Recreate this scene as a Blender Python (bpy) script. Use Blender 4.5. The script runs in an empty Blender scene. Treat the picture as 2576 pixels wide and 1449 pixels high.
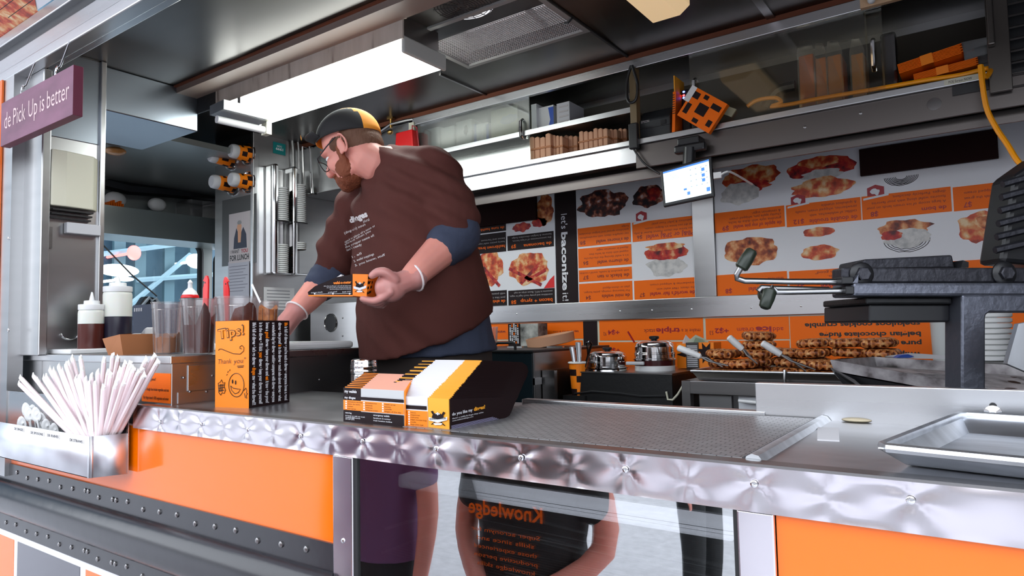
import bpy, bmesh, math, random
from math import pi, sin, cos, tan, radians, sqrt
from mathutils import Vector, Matrix, noise
from mathutils.bvhtree import BVHTree
random.seed(7)
SC = bpy.context.scene
COL = SC.collection
V = Vector

# ---------------------------------------------------------------- camera
FOC, YAW, PITCH, ROLL = 1714.5, 0.6166, 0.0603, -0.0202
EYE = V((0, -1.0, 1.5))
_f = V((-sin(YAW)*cos(PITCH), cos(YAW)*cos(PITCH), sin(PITCH)))
_r = V((cos(YAW), sin(YAW), 0)); _u = _r.cross(_f)
RT = _r*cos(ROLL) + _u*sin(ROLL); UP = -_r*sin(ROLL) + _u*cos(ROLL); FW = _f
cam = bpy.data.objects.new('camera', bpy.data.cameras.new('camera')); COL.objects.link(cam)
cam.matrix_world = Matrix(((RT.x, UP.x, -FW.x, EYE.x), (RT.y, UP.y, -FW.y, EYE.y), (RT.z, UP.z, -FW.z, EYE.z), (0, 0, 0, 1)))
cam.data.lens = FOC/2576*36; cam.data.sensor_width = 36; cam.data.sensor_fit = 'HORIZONTAL'
cam.data.clip_start = .02; cam.data.clip_end = 200
SC.camera = cam
# ---------------------------------------------------------------- world: bright overcast sky
w = bpy.data.worlds.new('world'); SC.world = w; w.use_nodes = True
_b = w.node_tree.nodes['Background']
_b.inputs[0].default_value = (.86, .92, 1, 1); _b.inputs[1].default_value = 1.75
SC.view_settings.view_transform = 'Standard'; SC.view_settings.look = 'None'
SC.view_settings.gamma = 1; SC.view_settings.use_curve_mapping = False
SC.view_settings.exposure = 1.0
SC.cycles.max_bounces = 8; SC.cycles.transparent_max_bounces = 12; SC.cycles.caustics_reflective = False; SC.cycles.caustics_refractive = False
SC.cycles.sample_clamp_indirect = 6

# ---------------------------------------------------------------- where a line of sight meets a plane of the place
def ray(px, py): return RT*((px-1288)/FOC) - UP*((py-724.5)/FOC) + FW
def aY(px, py, Y): d = ray(px, py); return EYE + d*((Y-EYE.y)/d.y)
def aX(px, py, X): d = ray(px, py); return EYE + d*((X-EYE.x)/d.x)
def aZ(px, py, Z): d = ray(px, py); return EYE + d*((Z-EYE.z)/d.z)
def aD(px, py, D): return EYE + ray(px, py)*D

# ---------------------------------------------------------------- materials
def mat(name, col, rough=.5, metal=0., spec=.5, trans=0., alpha=1., emit=None, es=0., coat=0., bump=None, var=None, sub=0.):
    """bump=(scale, strength, stretch xyz); var=(scale, amount, stretch)"""
    m = bpy.data.materials.new(name); m.use_nodes = True
    nt = m.node_tree; n = nt.nodes; L = nt.links; b = n['Principled BSDF']
    b.inputs['Base Color'].default_value = (*col, 1); b.inputs['Roughness'].default_value = rough
    b.inputs['Metallic'].default_value = metal; b.inputs['Specular IOR Level'].default_value = spec
    b.inputs['Transmission Weight'].default_value = trans; b.inputs['Alpha'].default_value = alpha
    b.inputs['Coat Weight'].default_value = coat; b.inputs['Coat Roughness'].default_value = .05
    if sub: b.inputs['Subsurface Weight'].default_value = sub; b.inputs['Subsurface Radius'].default_value = (.02, .006, .003); b.inputs['Subsurface Scale'].default_value = .4
    if emit: b.inputs['Emission Color'].default_value = (*emit, 1); b.inputs['Emission Strength'].default_value = es
    def coords(st):
        tc = n.new('ShaderNodeTexCoord'); mp = n.new('ShaderNodeMapping'); mp.inputs['Scale'].default_value = st
        L.new(tc.outputs['Object'], mp.inputs[0]); return mp
    if bump:
        s, k, st = bump; t = n.new('ShaderNodeTexNoise'); t.inputs['Scale'].default_value = s; t.inputs['Detail'].default_value = .6 if metal > .95 else 4
        L.new(coords(st).outputs[0], t.inputs['Vector'])
        bp = n.new('ShaderNodeBump'); bp.inputs['Strength'].default_value = k; bp.inputs['Distance'].default_value = .01
        L.new(t.outputs[0], bp.inputs['Height']); L.new(bp.outputs[0], b.inputs['Normal'])
    if var:
        s, k, st = var; t = n.new('ShaderNodeTexNoise'); t.inputs['Scale'].default_value = s; t.inputs['Detail'].default_value = 1.5 if metal > .5 else 6
        L.new(coords(st).outputs[0], t.inputs['Vector'])
        r = n.new('ShaderNodeMapRange'); r.inputs[1].default_value = .3; r.inputs[2].default_value = .7; r.inputs[3].default_value = 1-k; r.inputs[4].default_value = 1+k*.6
        L.new(t.outputs[0], r.inputs[0])
        mx = n.new('ShaderNodeMix'); mx.data_type = 'RGBA'; mx.blend_type = 'MULTIPLY'; mx.inputs[0].default_value = 1
        mx.inputs[6].default_value = (*col, 1); L.new(r.outputs[0], mx.inputs[7]); L.new(mx.outputs[2], b.inputs['Base Color'])
        if metal > .5:
            r2 = n.new('ShaderNodeMapRange'); r2.inputs[3].default_value = max(.02, rough-.03); r2.inputs[4].default_value = rough+.05
            L.new(t.outputs[0], r2.inputs[0]); L.new(r2.outputs[0], b.inputs['Roughness'])
    return m

def ramp_mat(name, stops, scale, kind='noise', rough=.6, stretch=(1, 1, 1), bump=0., detail=5, spec=.4):
    m = bpy.data.materials.new(name); m.use_nodes = True
    nt = m.node_tree; n = nt.nodes; L = nt.links; b = n['Principled BSDF']; b.inputs['Roughness'].default_value = rough
    b.inputs['Specular IOR Level'].default_value = spec
    tc = n.new('ShaderNodeTexCoord'); mp = n.new('ShaderNodeMapping'); mp.inputs['Scale'].default_value = stretch
    L.new(tc.outputs['Object'], mp.inputs[0])
    if kind == 'voronoi':
        t = n.new('ShaderNodeTexVoronoi'); t.inputs['Scale'].default_value = scale; out = t.outputs['Distance']
    else:
        t = n.new('ShaderNodeTexNoise'); t.inputs['Scale'].default_value = scale; t.inputs['Detail'].default_value = detail; out = t.outputs[0]
    L.new(mp.outputs[0], t.inputs['Vector'])
    r = n.new('ShaderNodeValToRGB'); cr = r.color_ramp
    while len(cr.elements) < len(stops): cr.elements.new(.5)
    for e, (p, c) in zip(cr.elements, stops): e.position = p; e.color = (*c, 1)
    L.new(out, r.inputs[0]); L.new(r.outputs[0], b.inputs['Base Color'])
    if bump:
        bp = n.new('ShaderNodeBump'); bp.inputs['Strength'].default_value = bump; bp.inputs['Distance'].default_value = .01
        L.new(out, bp.inputs['Height']); L.new(bp.outputs[0], b.inputs['Normal'])
    return m

def glass_mat(name, tint=(.9, .95, .95), refl=.25, rough=.02, diff=0., dcol=(.9, .9, .9)):
    """thin clear sheet: see-through plus a mirror share, plus some milky share"""
    m = bpy.data.materials.new(name); m.use_nodes = True
    nt = m.node_tree; n = nt.nodes; L = nt.links; n.remove(n['Principled BSDF']); o = n['Material Output']
    t = n.new('ShaderNodeBsdfTransparent'); t.inputs[0].default_value = (*tint, 1)
    g = n.new('ShaderNodeBsdfGlossy'); g.inputs['Roughness'].default_value = rough
    lw = n.new('ShaderNodeLayerWeight'); lw.inputs[0].default_value = .35
    r = n.new('ShaderNodeMapRange'); r.inputs[3].default_value = refl; r.inputs[4].default_value = min(1, refl+.5)
    L.new(lw.outputs['Fresnel'], r.inputs[0])
    mx = n.new('ShaderNodeMixShader'); L.new(r.outputs[0], mx.inputs[0]); L.new(t.outputs[0], mx.inputs[1]); L.new(g.outputs[0], mx.inputs[2])
    last = mx
    if diff:
        d = n.new('ShaderNodeBsdfDiffuse'); d.inputs[0].default_value = (*dcol, 1)
        tl = n.new('ShaderNodeBsdfTranslucent'); tl.inputs[0].default_value = (*dcol, 1)
        a = n.new('ShaderNodeMixShader'); a.inputs[0].default_value = .5; L.new(d.outputs[0], a.inputs[1]); L.new(tl.outputs[0], a.inputs[2])
        m2 = n.new('ShaderNodeMixShader'); m2.inputs[0].default_value = diff; L.new(mx.outputs[0], m2.inputs[1]); L.new(a.outputs[0], m2.inputs[2]); last = m2
    L.new(last.outputs[0], o.inputs[0]); return m

M = {}
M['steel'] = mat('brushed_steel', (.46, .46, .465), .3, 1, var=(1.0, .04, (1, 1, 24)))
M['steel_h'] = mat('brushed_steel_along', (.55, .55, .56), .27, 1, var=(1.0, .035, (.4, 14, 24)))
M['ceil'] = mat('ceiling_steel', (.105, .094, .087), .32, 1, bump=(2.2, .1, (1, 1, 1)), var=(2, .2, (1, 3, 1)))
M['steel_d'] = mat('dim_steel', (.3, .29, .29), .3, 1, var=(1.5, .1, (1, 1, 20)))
M['skirt'] = mat('quilted_steel', (.72, .68, .72), .2, 1, bump=(6, .25, (1, 1, 1.2)))
M['counter'] = mat('counter_steel', (.55, .55, .57), .3, 1, bump=(40, .03, (1, 1, 1)), var=(6, .18, (1, 2, 1)))
M['chrome'] = mat('polished_steel', (.75, .75, .76), .1, 1)
M['alu'] = mat('aluminium', (.82, .84, .88), .42, 1, var=(8, .15, (1, 4, 1)))
M['orange'] = mat('orange_gloss', (1, .165, .0004), .1, 0, .55, coat=.12)
M['orange_p'] = mat('orange_print', (1, .17, .003), .5, spec=.25)
M['orange_t'] = mat('orange_card', (1, .25, .008), .4)
M['yel'] = mat('yellow_card', (1, .42, .03), .45)
M['maroon'] = mat('maroon_ink', (.2, .012, .012), .5)
M['brownp'] = mat('dark_brown_print', (.014, .006, .007), .5, spec=.2)
M['black'] = mat('black_plastic', (.012, .012, .014), .35)
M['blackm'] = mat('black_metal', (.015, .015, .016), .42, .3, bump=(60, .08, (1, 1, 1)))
M['rail'] = mat('black_gloss_rail', (.018, .017, .021), .22, .0, .55, bump=(7, .12, (1, 1, 1)))
M['iron'] = mat('cast_iron', (.05, .05, .06), .42, .7, bump=(50, .25, (1, 1, 1)))
M['ironl'] = mat('grey_iron', (.17, .18, .22), .4, .85, bump=(60, .15, (1, 1, 1)))
M['white'] = mat('white_plastic', (.8, .8, .8), .4)
M['cream'] = mat('cream_paint', (.62, .6, .48), .5)
M['greyp'] = mat('grey_paint', (.5, .5, .52), .5)
M['menuw'] = mat('menu_white', (.84, .84, .88), .45, spec=.3)
M['paper'] = mat('white_paper', (.82, .8, .82), .7)
M['straw'] = mat('straw_paper', (.85, .72, .74), .7, bump=(60, .1, (1, 1, 1)))
M['strawt'] = mat('straw_tip_paper', (.86, .83, .82), .7)
M['kraft'] = mat('kraft_paper', (.62, .33, .2), .7)
M['card'] = mat('brown_card', (.42, .16, .06), .65)
M['red'] = mat('red_plastic', (.75, .01, .012), .35)
M['brown_board'] = mat('brown_board', (.014, .002, .002), .7, spec=.15)
M['sign'] = mat('purple_wood', (.2, .075, .13), .55, var=(5, .3, (1, 6, 3)))
M['sign_ed'] = mat('purple_wood_edge', (.1, .01, .03), .5)
M['signt'] = mat('sign_lettering', (.75, .55, .55), .5)
M['teal'] = mat('teal_sticker', (.015, .25, .25), .4)
M['ink'] = mat('black_ink', (.01, .008, .008), .5)
M['blue'] = mat('blue_print', (.03, .1, .5), .4)
M['rubber'] = mat('black_rubber', (.01, .01, .011), .55)
M['rust'] = mat('rust_line', (.12, .03, .01), .8)
M['yellow'] = mat('yellow_cord', (1, .36, .005), .4)
M['glass'] = glass_mat('front_glass', (.75, .78, .78), .42, .01)
M['acryl2'] = glass_mat('dim_acrylic', (.96, .94, .86), .025, .05, .012)
M['acryl'] = glass_mat('clear_acrylic', (.9, .93, .9), .16, .08, .06)
M['wind'] = glass_mat('windshield_glass', (.86, .94, .97), .06)
M['tub'] = glass_mat('cloudy_tub', (.95, .93, .93), .04, .15, .06, (.85, .82, .82))
M['bag'] = glass_mat('clear_wrap', (.96, .96, .96), .12, .12)
M['milk'] = mat('milky_plastic', (.72, .72, .66), .35, sub=.3)
M['syrup'] = mat('dark_red_sauce', (.075, .012, .008), .3)
M['syrup2'] = mat('dark_blue_sauce', (.016, .014, .028), .3)
M['choc'] = mat('brown_spread', (.14, .018, .004), .35, bump=(30, .4, (1, 1, 1)))
M['cara'] = ramp_mat('orange_crumbs', [(.3, (.55, .13, .02)), (.6, (.95, .36, .09))], 60, bump=.5)
M['concrete'] = mat('pavement', (.5, .5, .53), .9, var=(12, .12, (1, 1, 1)))
M['asph'] = mat('asphalt', (.2, .2, .21), .9)
M['floor'] = mat('truck_floor', (.05, .05, .05), .5)
M['light'] = mat('lamp_diffuser', (.9, .95, .93), .4, emit=(.93, 1, .97), es=8)
M['lamp2'] = mat('cream_lamp_cover', (.78, .6, .38), .4, sub=.2, emit=(1, .7, .38), es=.25)  # faint warm emission added to an unlit-looking cover, to warm the interior
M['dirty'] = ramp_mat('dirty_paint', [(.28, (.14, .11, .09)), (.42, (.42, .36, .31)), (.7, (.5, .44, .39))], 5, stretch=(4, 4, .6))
M['mesh'] = None
M['food'] = ramp_mat('food_print', [(.3, (.06, .008, .006)), (.42, (.3, .05, .015)), (.52, (.65, .2, .06)), (.65, (.85, .5, .25))], 26, rough=.4)
M['foodr'] = ramp_mat('berry_print', [(.36, (.08, .004, .01)), (.5, (.5, .015, .015)), (.6, (.62, .08, .03)), (.7, (.8, .4, .2))], 28, rough=.4)
M['foodp'] = ramp_mat('bacon_print', [(.34, (.3, .03, .01)), (.46, (.62, .07, .02)), (.55, (.75, .3, .1)), (.66, (.85, .62, .36))], 24, rough=.4)
M['foodw'] = ramp_mat('cream_print', [(.3, (.45, .45, .45)), (.6, (.72, .7, .68))], 40, rough=.4)
M['foodd'] = ramp_mat('fudge_print', [(.4, (.012, .006, .01)), (.52, (.1, .02, .015)), (.6, (.45, .14, .08)), (.68, (.7, .6, .6))], 30, rough=.4)
M['waffle'] = ramp_mat('baked_waffle', [(.3, (.07, .014, .005)), (.46, (.28, .06, .012)), (.58, (.5, .16, .035)), (.7, (.72, .34, .11))], 22, rough=.45, bump=.4)
M['skin'] = mat('skin', (.74, .3, .24), .5, sub=.25, var=(9, .12, (1, 1, 1)))
M['glove'] = glass_mat('thin_glove', (.95, .86, .85), .06, .35, .42, (.97, .68, .66))
M['glovec'] = mat('glove_cuff', (.85, .78, .78), .4)
M['shirt'] = mat('brown_cotton', (.08, .023, .018), .85, spec=.25, bump=(260, .15, (1, 1, 1)))
M['navy'] = mat('navy_cotton', (.045, .054, .088), .85, spec=.25, bump=(220, .2, (1, 1, 1)))
M['pants'] = mat('dark_trousers', (.03, .022, .02), .85)
M['hair'] = mat('brown_hair', (.12, .05, .025), .7, bump=(120, .5, (1, 1, .3)))
M['beard'] = mat('red_beard', (.2, .05, .018), .75, bump=(140, .6, (1, 1, .4)))
M['capblk'] = mat('black_cap_cloth', (.012, .011, .012), .8)
M['caporg'] = mat('orange_cap_cloth', (.9, .33, .03), .75)
M['tee'] = mat('white_tee_print', (.62, .58, .58), .8)

# ---------------------------------------------------------------- mesh builder
_tc = {}
def glyphs(s, bold=0., shear=0.):
    k = (s, bold, shear)
    if k in _tc: return _tc[k]
    c = bpy.data.curves.new('t', 'FONT'); c.body = s; c.size = 1; c.offset = bold; c.shear = shear; c.resolution_u = 2
    o = bpy.data.objects.new('t', c); COL.objects.link(o)
    dg = bpy.context.evaluated_depsgraph_get(); me = bpy.data.meshes.new_from_object(o.evaluated_get(dg))
    vs = [(v.co.x, v.co.y) for v in me.vertices]; fs = [tuple(p.vertices) for p in me.polygons]
    bpy.data.objects.remove(o); bpy.data.curves.remove(c); bpy.data.meshes.remove(me)
    x0 = min(v[0] for v in vs); x1 = max(v[0] for v in vs)
    vs = [((x-x0)/max(1e-6, x1-x0), y/.73) for x, y in vs]
    _tc[k] = (vs, fs, (x1-x0)/.73); return _tc[k]

class MB:
    def __init__(s): s.b = bmesh.new(); s.mi = 0; s.smooth = False
    def face(s, pts):
        vs = [s.b.verts.new(p) for p in pts]
        f = s.b.faces.new(vs); f.material_index = s.mi; f.smooth = s.smooth; return f
    def faces(s, vs, fs):
        bv = [s.b.verts.new(p) for p in vs]
        for q in fs:
            try: f = s.b.faces.new([bv[i] for i in q]); f.material_index = s.mi; f.smooth = s.smooth
            except ValueError: pass
        return bv
    def hexa(s, p):  # p: 4 bottom, 4 top, counter-clockwise from above
        s.faces(p, [(3, 2, 1, 0), (4, 5, 6, 7), (0, 1, 5, 4), (1, 2, 6, 5), (2, 3, 7, 6), (3, 0, 4, 7)])
        return s
    def box(s, x0, x1, y0, y1, z0, z1):
        x0, x1 = sorted((x0, x1)); y0, y1 = sorted((y0, y1)); z0, z1 = sorted((z0, z1))
        return s.hexa([V((x0, y0, z0)), V((x1, y0, z0)), V((x1, y1, z0)), V((x0, y1, z0)), V((x0, y0, z1)), V((x1, y0, z1)), V((x1, y1, z1)), V((x0, y1, z1))])
    def obox(s, c, ax, ay, az):  # oriented box: centre and three half-axis vectors
        c, ax, ay, az = map(V, (c, ax, ay, az))
        return s.hexa([c-ax-ay-az, c+ax-ay-az, c+ax+ay-az, c-ax+ay-az, c-ax-ay+az, c+ax-ay+az, c+ax+ay+az, c-ax+ay+az])
    def slab(s, pts, ext):  # polygon extruded by a vector
        n = len(pts); ext = V(ext); a = [V(p) for p in pts]; b = [p+ext for p in a]
        s.faces(a+b, [tuple(reversed(range(n))), tuple(range(n, 2*n))] + [(i, (i+1) % n, n+(i+1) % n, n+i) for i in range(n)])
        return s
    def tube(s, pts, r, n=8, closed=False, flat=None):
        pts = [V(p) for p in pts]; k = len(pts); rs = r if isinstance(r, (list, tuple)) else [r]*k
        old = s.smooth; s.smooth = True
        rings = []; pn = None
        for i, p in enumerate(pts):
            if closed: t = pts[(i+1) % k]-pts[i-1]
            else: t = pts[min(i+1, k-1)]-pts[max(i-1, 0)]
            t.normalize()
            if pn is None:
                a = V((0, 0, 1)) if abs(t.z) < .9 else V((1, 0, 0)); pn = (a - t*a.dot(t)).normalized()
            else:
                pn = (pn - t*pn.dot(t)).normalized()
            q = t.cross(pn)
            fl = flat or 1
            rings.append([s.b.verts.new(p + (pn*cos(2*pi*j/n) + q*sin(2*pi*j/n)*fl)*rs[i]) for j in range(n)])
        for i in range(k if closed else k-1):
            a, b = rings[i], rings[(i+1) % k]
            for j in range(n):
                f = s.b.faces.new((a[j], a[(j+1) % n], b[(j+1) % n], b[j])); f.smooth = True; f.material_index = s.mi
        if not closed:
            for rg, rev in ((rings[0], True), (rings[-1], False)):
                f = s.b.faces.new(list(reversed(rg)) if rev else rg); f.material_index = s.mi
        s.smooth = old; return s
    def lathe(s, c, prof, n=20, ax=(0, 0, 1), cap=True):
        c = V(c); ax = V(ax).normalized(); a = V((1, 0, 0)) if abs(ax.x) < .9 else V((0, 1, 0))
        u = (a-ax*a.dot(ax)).normalized(); v = ax.cross(u); rings = []
        for r, h in prof:
            rings.append([s.b.verts.new(c + ax*h + (u*cos(2*pi*j/n)+v*sin(2*pi*j/n))*max(r, 1e-5)) for j in range(n)])
        for a, b in zip(rings, rings[1:]):
            for j in range(n):
                f = s.b.faces.new((a[j], a[(j+1) % n], b[(j+1) % n], b[j])); f.smooth = True; f.material_index = s.mi
        if cap:
            for rg, rev in ((rings[0], True), (rings[-1], False)):
                f = s.b.faces.new(list(reversed(rg)) if rev else rg); f.material_index = s.mi
        return s
    def ell(s, c, r, R=None, nu=16, nv=10):
        c = V(c); R = R or Matrix.Identity(3); old = s.smooth; s.smooth = True
        vs = [c + R @ V((0, 0, -r[2]))]; fs = []
        for i in range(1, nv):
            th = -pi/2+pi*i/nv
            for j in range(nu): vs.append(c + R @ V((r[0]*cos(th)*cos(2*pi*j/nu), r[1]*cos(th)*sin(2*pi*j/nu), r[2]*sin(th))))
        vs.append(c + R @ V((0, 0, r[2]))); T = len(vs)-1
        for j in range(nu):
            fs.append((0, 1+(j+1) % nu, 1+j)); fs.append((T, T-nu+j, T-nu+(j+1) % nu))
        for i in range(nv-2):
            for j in range(nu):
                a = 1+i*nu; fs.append((a+j, a+(j+1) % nu, a+nu+(j+1) % nu, a+nu+j))
        s.faces(vs, fs); s.smooth = old; return s
    def text(s, t, p0, p1, h, n, bold=0., shear=0., lift=.0006, sag=0.):
        """flat lettering: baseline from p0 to p1, capital height h, facing n"""
        if not t.strip(): return s
        vs, fs, asp = glyphs(t, bold, shear); p0, p1, n = V(p0), V(p1), V(n).normalized()
        r = p1-p0; up = n.cross(r).normalized()
        s.faces([p0 + r*x + up*(y*h) + n*lift for x, y in vs], fs); return s
    def blob(s, c, r, u, rx, ry, seed, n=26, rough=.18, lift=.0006, nrm=(0, -1, 0)):
        c, r, u = V(c), V(r), V(u)
        pts = []
        for i in range(n):
            a = 2*pi*i/n; k = 1+rough*noise.noise(V((cos(a)*2.3+seed*7.1, sin(a)*2.3, seed)))*2
            pts.append(c + r*(cos(a)*rx*k) + u*(sin(a)*ry*k) + V(nrm)*lift)
        s.faces([c+V(nrm)*lift]+pts, [(0, 1+i, 1+(i+1) % n) for i in range(n)]); return s

def wm(o):
    m = Matrix.Translation(o.location) @ o.rotation_euler.to_matrix().to_4x4()
    return wm(o.parent) @ m if o.parent else m
def tag(o, label=None, cat=None, group=None, kind=None):
    if label: o['label'] = label
    if cat: o['category'] = cat
    if group: o['group'] = group
    if kind: o['kind'] = kind
    return o
def thing(name, label, cat, loc=(0, 0, 0), rz=0., group=None):
    o = bpy.data.objects.new(name, None); COL.objects.link(o); o.location = loc; o.rotation_euler = (0, 0, rz); o.empty_display_size = .05
    return tag(o, label, cat, group)
def obj(mb, name, mats, parent=None, local=False, bevel=0., sharp=None, seg=2):
    """link the collected shapes as ONE mesh object; world coordinates unless local"""
    me = bpy.data.meshes.new(name); bm = mb.b
    if sharp is None: sharp = 40
    bmesh.ops.recalc_face_normals(bm, faces=bm.faces) if not getattr(mb, 'keep', False) else None
    if parent is None and not local:
        xs = [v.co for v in bm.verts]; lo = [min(c[i] for c in xs) for i in range(3)]; hi = [max(c[i] for c in xs) for i in range(3)]
        org = V(((lo[0]+hi[0])/2, (lo[1]+hi[1])/2, lo[2])); bmesh.ops.translate(bm, verts=bm.verts, vec=-org)
    elif parent is not None and not local:
        org = V((0, 0, 0)); bmesh.ops.transform(bm, matrix=wm(parent).inverted(), verts=bm.verts)
    else: org = V((0, 0, 0))
    bm.to_mesh(me); bm.free()
    for m_ in (mats if isinstance(mats, (list, tuple)) else [mats]): me.materials.append(M[m_] if isinstance(m_, str) else m_)
    o = bpy.data.objects.new(name, me); COL.objects.link(o); o.location = org
    if parent: o.parent = parent
    if name in ('lettering', 'line_drawing', 'grid_print'): o['kind'] = 'stuff'
    if any(p.use_smooth for p in me.polygons): me.set_sharp_from_angle(angle=radians(sharp))
    if bevel:
        b = o.modifiers.new('b', 'BEVEL'); b.width = bevel; b.segments = seg; b.limit_method = 'ANGLE'; b.angle_limit = radians(40)
    return o
def struct(mb, name, mats, bevel=0.): return tag(obj(mb, name, mats, bevel=bevel), kind='structure')
def solo(mb, name, mats, label, cat, group=None, **k): return tag(obj(mb, name, mats, **k), label, cat, group)
def dup(src, parent=None, loc=None, rot=None):
    c = src.copy(); COL.objects.link(c)
    if parent is not None: c.parent = parent
    if loc is not None: c.location = loc
    if rot is not None: c.rotation_euler = rot
    for ch in list(src.children): dup(ch, c)
    return c
def disc(mb, c, n, r, h, k=10): mb.lathe(c, [(r, 0), (r, h*.6), (r*.6, h)], k, n)
FRONT = V((0, -1, 0))
# ---------------------------------------------------------------- street behind the camera (seen only in the reflections)
m = MB(); GZ = -.45
m.box(-60, 60, -6.5, 30, GZ-.06, GZ); struct(m, 'ground', 'concrete')
m = MB(); m.box(-60, 60, -60, -6.5, GZ-.2, GZ-.12); struct(m, 'ground_road', 'asph')
_fac = ramp_mat('street_wall', [(.4, (.3, .27, .26)), (.6, (.5, .46, .44))], .7)
for x0, x1, h, y in ((-34, -15, 8, -38), (-13, -2, 12, -40), (-1, 14, 6, -38), (15, 32, 10, -40)):
    m = MB(); m.box(x0, x1, y-8, y, GZ-.2, h); m.box(x0-.2, x1+.2, y-8, y+.3, h, h+.5)
    b = solo(m, 'street_building', _fac, {-34: 'wide building across the street, farthest to the left', -13: 'tallest building across the street', -1: 'lowest building across the street', 15: 'building across the street, farthest to the right'}[x0], 'building')
    k = 0
    for zz in range(2, int(h)-1, 3):
        for xx in range(int(x0)+1, int(x1)-1, 3):
            q = MB(); q.box(xx, xx+1.5, y, y+.05, zz, zz+1.8); obj(q, 'window', 'rail', b)
# ---------------------------------------------------------------- truck shell
XR, CT, CZ, BW, FC = 1.3, 2.6, 1.2985, 1.9, 1.5     # right end, ceiling, counter top, back wall, cabinet front
m = MB(); m.box(-5.4, XR, .02, BW+.1, .5, .6); struct(m, 'floor', 'floor')
m = MB()
vx0, vx1, vy0, vy1 = -1.73, -1.19, .82, 1.165       # roof vent opening
for a in ((-5.4, vx0, 0, BW+.1), (vx1, XR, 0, BW+.1), (vx0, vx1, 0, vy0), (vx0, vx1, vy1, BW+.1)): m.box(a[0], a[1], a[2], a[3], CT, CT+.05)
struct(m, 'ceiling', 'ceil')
M['beam'] = mat('brown_beam', (.22, .165, .14), .5, spec=.3)
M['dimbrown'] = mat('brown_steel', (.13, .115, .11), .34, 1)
# seams of the ceiling sheets, thin proud strips
for i, (x0, x1, y0, y1, mt) in enumerate(((-3.3, XR, .548, .56, 'rust'), (-3.3, XR, .56, .655, 'beam'), (-1.175, -1.165, .66, 1.5, 'rubber'), (-1.9, -1.89, 1.17, 1.5, 'steel_d'), (-.62, -.59, .66, 1.5, 'steel_d'))):
    m = MB(); m.box(x0, x1, y0, y1, CT-(.03 if i == 1 else .006), CT); struct(m, 'trim_ceiling', mt)
# back wall (steel behind the prints)
m = MB(); m.box(-4.2, XR, BW, BW+.1, .6, CT); struct(m, 'wall_back', 'steel')
# left end: partition, panel with cups, corner
m = MB(); m.box(-3.35, -3.25, 1.2, BW, .6, CT); struct(m, 'wall_left', 'steel')
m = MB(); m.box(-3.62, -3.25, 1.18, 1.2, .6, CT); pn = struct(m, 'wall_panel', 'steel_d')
m = MB(); m.box(-3.268, -3.244, 1.172, 1.21, .6, CT); struct(m, 'trim_corner', 'steel', .003)
# cab beyond the opening
m = MB(); m.box(-5.4, -3.3, 0.0, BW, 2.47, 2.5); struct(m, 'ceiling_cab', mat('cab_lining', (.25, .27, .26), .3, .6))
# windscreen wall at X=-4.6 with two openings
wl = lambda px, py: aX(px, py, -4.6)
w0, w1 = wl(515, 612), wl(255, 588)
ytop, ybot, yr = 2.15, 1.42, 1.66
m = MB()
m.box(-4.64, -4.6, 0, 2.4, ytop, 2.5); m.box(-4.64, -4.6, 0, 2.4, .6, ybot); m.box(-4.64, -4.6, yr, 1.75, ybot, ytop)
struct(m, 'wall_cab', mat('cab_wall', (.42, .45, .43), .35, .5))
def rrect(y0, y1, z0, z1, r, x, k=5):
    pts = []
    for cy_, cz_, a0 in ((y1-r, z1-r, 0), (y0+r, z1-r, 90), (y0+r, z0+r, 180), (y1-r, z0+r, 270)):
        for i in range(k+1):
            a = radians(a0+90*i/k); pts.append(V((x, cy_+r*cos(a), cz_+r*sin(a))))
    return pts
def gasket_window(name, y0, y1, z0, z1, label_no):
    g = MB(); g.tube(rrect(y0, y1, z0, z1, .07, -4.6), .022, 8, True); fr = struct(g, name, 'rubber')
    q = MB(); q.slab(rrect(y0, y1, z0, z1, .07, -4.605), (-.005, 0, 0)); obj(q, 'pane', 'wind', fr)
gasket_window('window_1', .1, yr, ybot, ytop, 1)
gasket_window('window_2', 1.78, 2.35, ybot, ytop-.05, 2)
m = MB(); m.box(-4.64, -3.62, BW, BW+.06, .6, 1.4); m.box(-4.64, -3.62, BW, BW+.06, 2.15, 2.5); struct(m, 'wall_cab_side', 'steel_d')
# overhead shelf of the cab
m = MB(); sh0, sh1 = aX(255, 515, -4.3), aX(550, 555, -4.3)
m.box(-4.3, -4.28, 0, BW, sh0.z-.17, sh0.z); m.box(-4.6, -4.3, 0, BW, sh0.z-.17, sh0.z-.15)
struct(m, 'trim_cab_shelf', mat('cab_shelf_steel', (.5, .55, .53), .3, .8))
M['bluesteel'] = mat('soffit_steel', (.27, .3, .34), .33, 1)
# ---------------------------------------------------------------- pillar at the left of the hatch
m = MB(); m.box(-3.02, -2.825, .02, .05, CZ+.14, 2.5); struct(m, 'trim_pillar', 'steel', .004)
p0 = aY(42, 400, 0.01)
m = MB(); m.box(-3.35, -2.985, -.02, .03, 1.0, 2.5); tp = struct(m, 'trim_hatch_edge', 'steel')
for py in (600, 830):
    q = MB(); disc(q, aY(22, py, -.02), FRONT, .007, .004); obj(q, 'rivet', 'chrome', tp)
m = MB(); m.box(-3.5, -3.08, -.028, -.021, 1.0, 2.5); struct(m, 'trim_hatch_orange', 'orange')
m = MB(); m.box(-2.90, -2.87, .05, .235, .9, 2.6); wl_ = struct(m, 'wall_pillar', 'steel')
m = MB(); m.box(-2.9, -2.855, .232, .252, .9, 2.6); struct(m, 'trim_opening', 'steel', .003)
# steel soffit over the cab opening
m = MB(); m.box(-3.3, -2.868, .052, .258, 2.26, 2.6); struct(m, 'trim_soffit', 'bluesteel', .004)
m = MB(); m.box(-3.4, -2.9, .258, .66, 2.42, 2.6); struct(m, 'trim_soffit_rear', 'bluesteel', .004)
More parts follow.
